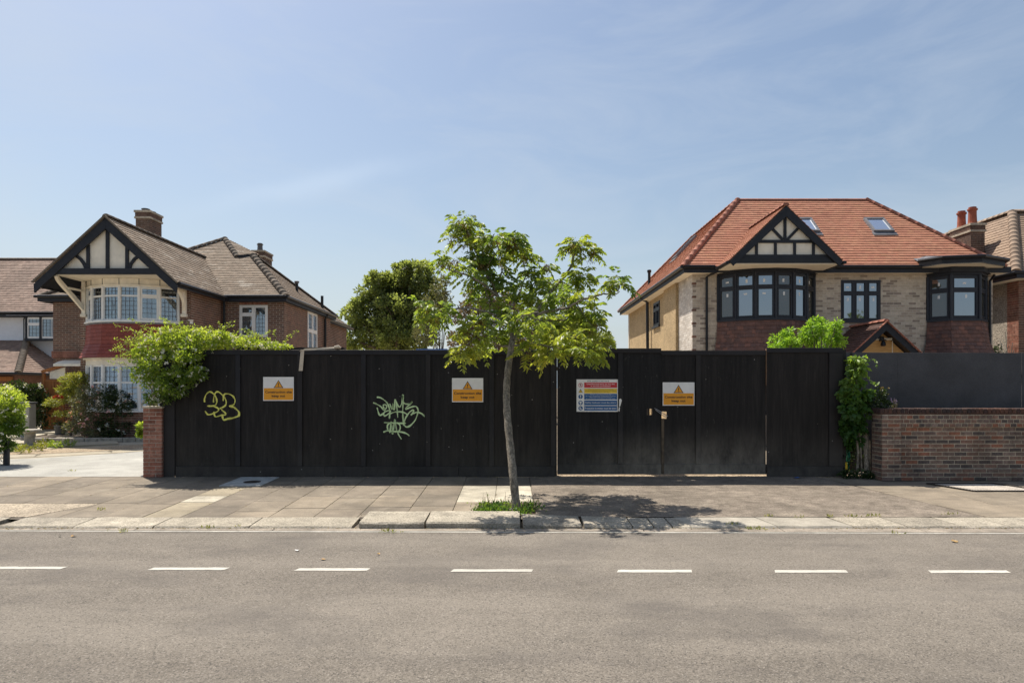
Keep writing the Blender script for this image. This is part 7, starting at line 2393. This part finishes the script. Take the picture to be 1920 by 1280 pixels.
for (px, py, rx, ry, dy) in CL:
    c = T3(px, py, dy)
    Yc = 10.5 + dy
    ex, ez = rx / 1280 * Yc, ry / 1280 * Yc
    ey = (ex + ez) / 2 * 1.25
    near = min(lim_pts, key=lambda q: (q - c).length)
    mid = near.lerp(c, .5) + V3(0, 0, -.02)
    tw.tube(smooth_path([near, mid, c], 3), [.010, .009, .008, .007, .006, .005, .004], 5)
    ns = max(8, int(ex * ez * random.choice((470, 780, 1080))))
    tone = random.random()
    key = py < 500 and random.random() < .85 or random.random() < .3
    for s in range(ns):
        v = V3(random.gauss(0, 1), random.gauss(0, 1), random.gauss(0, 1)).normalized()
        q = c + V3(v.x * ex, v.y * ey, v.z * ez) * (random.random() ** .5) * .72
        out = (V3(v.x, v.y * .8, v.z * .5 + .1) + V3(random.gauss(0, .35), random.gauss(0, .35), random.gauss(0, .3))).normalized()
        if s % 3 == 0: tw.tube([c, c.lerp(q, .6) + V3(0, 0, .01), q], [.004, .003, .002], 4, cap=False)
        Lr = random.uniform(.15, .25)
        # leaf stalk arcs downwards, leaflets in pairs
        n = 5
        side = out.cross(V3(0, 0, 1))
        if side.length < .1: side = V3(1, 0, 0)
        side.normalize()
        side = (side + V3(0, 0, random.uniform(-.4, .4))).normalized()
        for j in range(n):
            w = (j + .7) / n
            pos = q + out * (Lr * w) + V3(0, 0, -.40 * Lr * w * w)
            fwd = (out + V3(0, 0, -1.1 * w)).normalized()
            ll = random.uniform(.085, .125) * (1 - .25 * abs(w - .55))
            if j == n - 1:
                Pn.append(tuple(pos)); Dn.append(tuple(fwd)); Vn.append(tone); Ln.append(ll * 1.1)
            for sg in (-1, 1):
                d = (fwd * .55 + side * sg * .85 + V3(0, 0, -.30)).normalized()
                Pn.append(tuple(pos)); Dn.append(tuple(d)); Vn.append(tone); Ln.append(ll)
        if key and random.random() < .7:
            for j in range(14):
                Kp.append(tuple(q + V3(random.gauss(0, .03), random.gauss(0, .03), -abs(random.gauss(0, .05))))); Kd.append((random.gauss(0, .25), random.gauss(0, .25), -1))
tw.build('twigs', m_bark_d, st_, kind='stuff')
lm.build('limbs', m_bark, st_, smooth=True)
Pn, Dn, Vn, Ln = np.array(Pn), np.array(Dn), np.array(Vn), np.array(Ln)
hgt = (Pn[:, 2] - 2.0) / 2.4
low = np.clip(1 - hgt * 1.6, 0, 1)
leaves(Pn, Dn, Ln, Ln * .42, np.clip(Vn * .45 + rng.random(len(Pn)) * .3 + low * .30, 0, 1), f_ash, st_, name='crown', fold=.18)
Kp, Kd = np.array(Kp), np.array(Kd)
leaves(Kp, Kd, .055, .015, rng.random(len(Kp)), f_key, st_, name='seed_keys')
# tree pit with weeds
t = MB(); t.quad((-.50, 9.6, zp(9.6) - .005), (.40, 9.6, zp(9.6) - .005), (.40, 10.55, zp(10.5) - .005), (-.50, 10.55, zp(10.5) - .005)); t.build('tree_pit', m_soil, kind='structure')
pw = []
for (a, b, n, hh) in ((-.42, 9.75, 260, .07), (-.25, 9.78, 300, .08), (-.10, 9.95, 160, .06), (.17, 9.78, 200, .09), (.26, 9.95, 180, .10), (-.38, 10.2, 120, .06), (-.15, 10.3, 90, .05), (.24, 10.2, 90, .06), (.12, 9.66, 90, .05)):
    q = rng.normal(size=(n, 3)) * [.085, .07, .5]
    q[:, 2] = np.abs(q[:, 2]) * hh
    pw.append(q + [a, b, zp(b)])
pw = np.concatenate(pw)
wd = leaves(pw, rng.normal(size=pw.shape) * .6 + [0, 0, .9], .05 * rng.uniform(.5, 1.4, len(pw)), .018 * rng.uniform(.6, 1.5, len(pw)), rng.random(len(pw)), f_vine, None, (-.1, 9.9, zp(9.9)), 'weeds', kind='stuff')
# dry grass stalks in the pit
t = MB()
for k in range(70):
    a = V3(random.uniform(-.48, .38), random.uniform(9.65, 10.5), 0); a.z = zp(a.y)
    t.tube([a, a + V3(random.uniform(-.05, .05), random.uniform(-.04, .04), random.uniform(.06, .2))], .002, 3)
o = t.build('dry_stalks', m_litter, kind='stuff', origin=(0, 10, 0))
# tufts along the kerb
tp3 = []
for (a, b, n, s) in ((731, 994, 26, .05), (1413, 989, 40, .06), (1372, 985, 18, .04), (1440, 971, 14, .03), (1635, 971, 20, .04), (1600, 972, 18, .03), (1680, 997, 10, .03), (390, 987, 16, .03), (230, 993, 14, .03), (134, 895, 14, .03), (1780, 968, 16, .03), (190, 960, 14, .02), (440, 986, 12, .02), (1500, 973, 14, .025), (1555, 972, 12, .02)):
    Yk = 1.83 * 1280 / (b - 725)
    x = X(a, Yk)
    zz = -.13 if b > 985 else zp(Yk)
    q = rng.normal(size=(n, 3)) * [s * 1.5, s * .5, 0] + [x, Yk, zz]
    tp3.append(q)
tp3 = np.concatenate(tp3)
leaves(tp3, rng.normal(size=tp3.shape) * .7 + [0, 0, .9], .055, .012, rng.random(len(tp3)), f_yel, None, (0, 9, -.1), 'weed_tufts', kind='stuff')

# ------------------------------------------------------------------ litter
lit = [(557, 1033, 'white', .05, 'white paper fleck on the asphalt left of the dash line'), (606, 1049, 'orange', .05, 'small orange dry leaf lying on the road'), (138, 1006, 'orange', .06, 'orange dry leaf near the road edge line at left'),
       (871, 989, 'white', .10, 'white and red wrapper lying in the gutter left of the tree'), (1494, 899, 'blue', .12, 'crumpled blue plastic scrap in front of the short fence length'), (710, 1040, 'orange', .03, 'tiny orange leaf on the road below the raised kerb'),
       (1790, 1016, 'orange', .08, 'orange dry leaf near the right end of the road'), (1472, 1023, 'dark', .12, 'dark oil spot on the road near the right dashes'), (112, 1006, 'white', .03, 'white fleck on the road at far left')]
for a, b, c_, s, lab in lit:
    if b > 985: Yk, zz = 1.86 * 1280 / (b - 725), -.134
    else: Yk, zz = 1.74 * 1280 / (b - 725), 0.0
    if c_ == 'dark': continue
    if b > 985 and b < 1000: zz = -.128
    if c_ == 'blue': Yk = 12.9; zz = zp(12.9) + .004
    x = X(a, Yk)
    t = MB()
    K = 7
    rim = [V3(x + s * .6 * math.cos(k * 2 * math.pi / K) * random.uniform(.7, 1.2), Yk + s * .5 * math.sin(k * 2 * math.pi / K) * random.uniform(.7, 1.2), zz + random.uniform(.002, .02)) for k in range(K)]
    cc = V3(x, Yk, zz + .004)
    t.add([cc] + rim, [(0, 1 + k, 1 + (k + 1) % K) for k in range(K)])
    tag(t.build('paper_scrap' if c_ == 'white' else 'plastic_scrap' if c_ == 'blue' else 'dry_leaf', {'white': m_sign_white, 'blue': m_blue, 'orange': m_litter}[c_], origin=(x, Yk, zz)), lab, 'litter')
# leaf crumbs in the gutter and at the wall foot
q1 = np.stack([rng.uniform(-8, 9.5, 700), rng.normal(8.925, .02, 700), np.full(700, -.127)], 1)
q2 = np.stack([rng.uniform(-2.5, 7.5, 420), rng.normal(13.02, .035, 420), np.full(420, .002)], 1)
q3 = np.stack([rng.uniform(-.5, 3.4, 500), rng.normal(9.7, .5, 500), np.zeros(500)], 1); q3[:, 2] = zp(q3[:, 1]) + .006
q4 = []
for xe4 in edges[5:]:
    for _ in range(random.randint(4, 16)): q4.append((xe4 + random.gauss(0, .012), random.uniform(9.6, 13.0), 0))
q4 = np.array(q4); q4[:, 2] = zp(q4[:, 1]) + .003
q = np.concatenate([q1, q2, q4])
leaves(q, rng.normal(size=q.shape) * [1, 1, .15], .022 * rng.uniform(.4, 1.5, len(q)), .012, rng.random(len(q)), f_key, None, (0, 10, -.1), 'leaf_litter', kind='stuff')
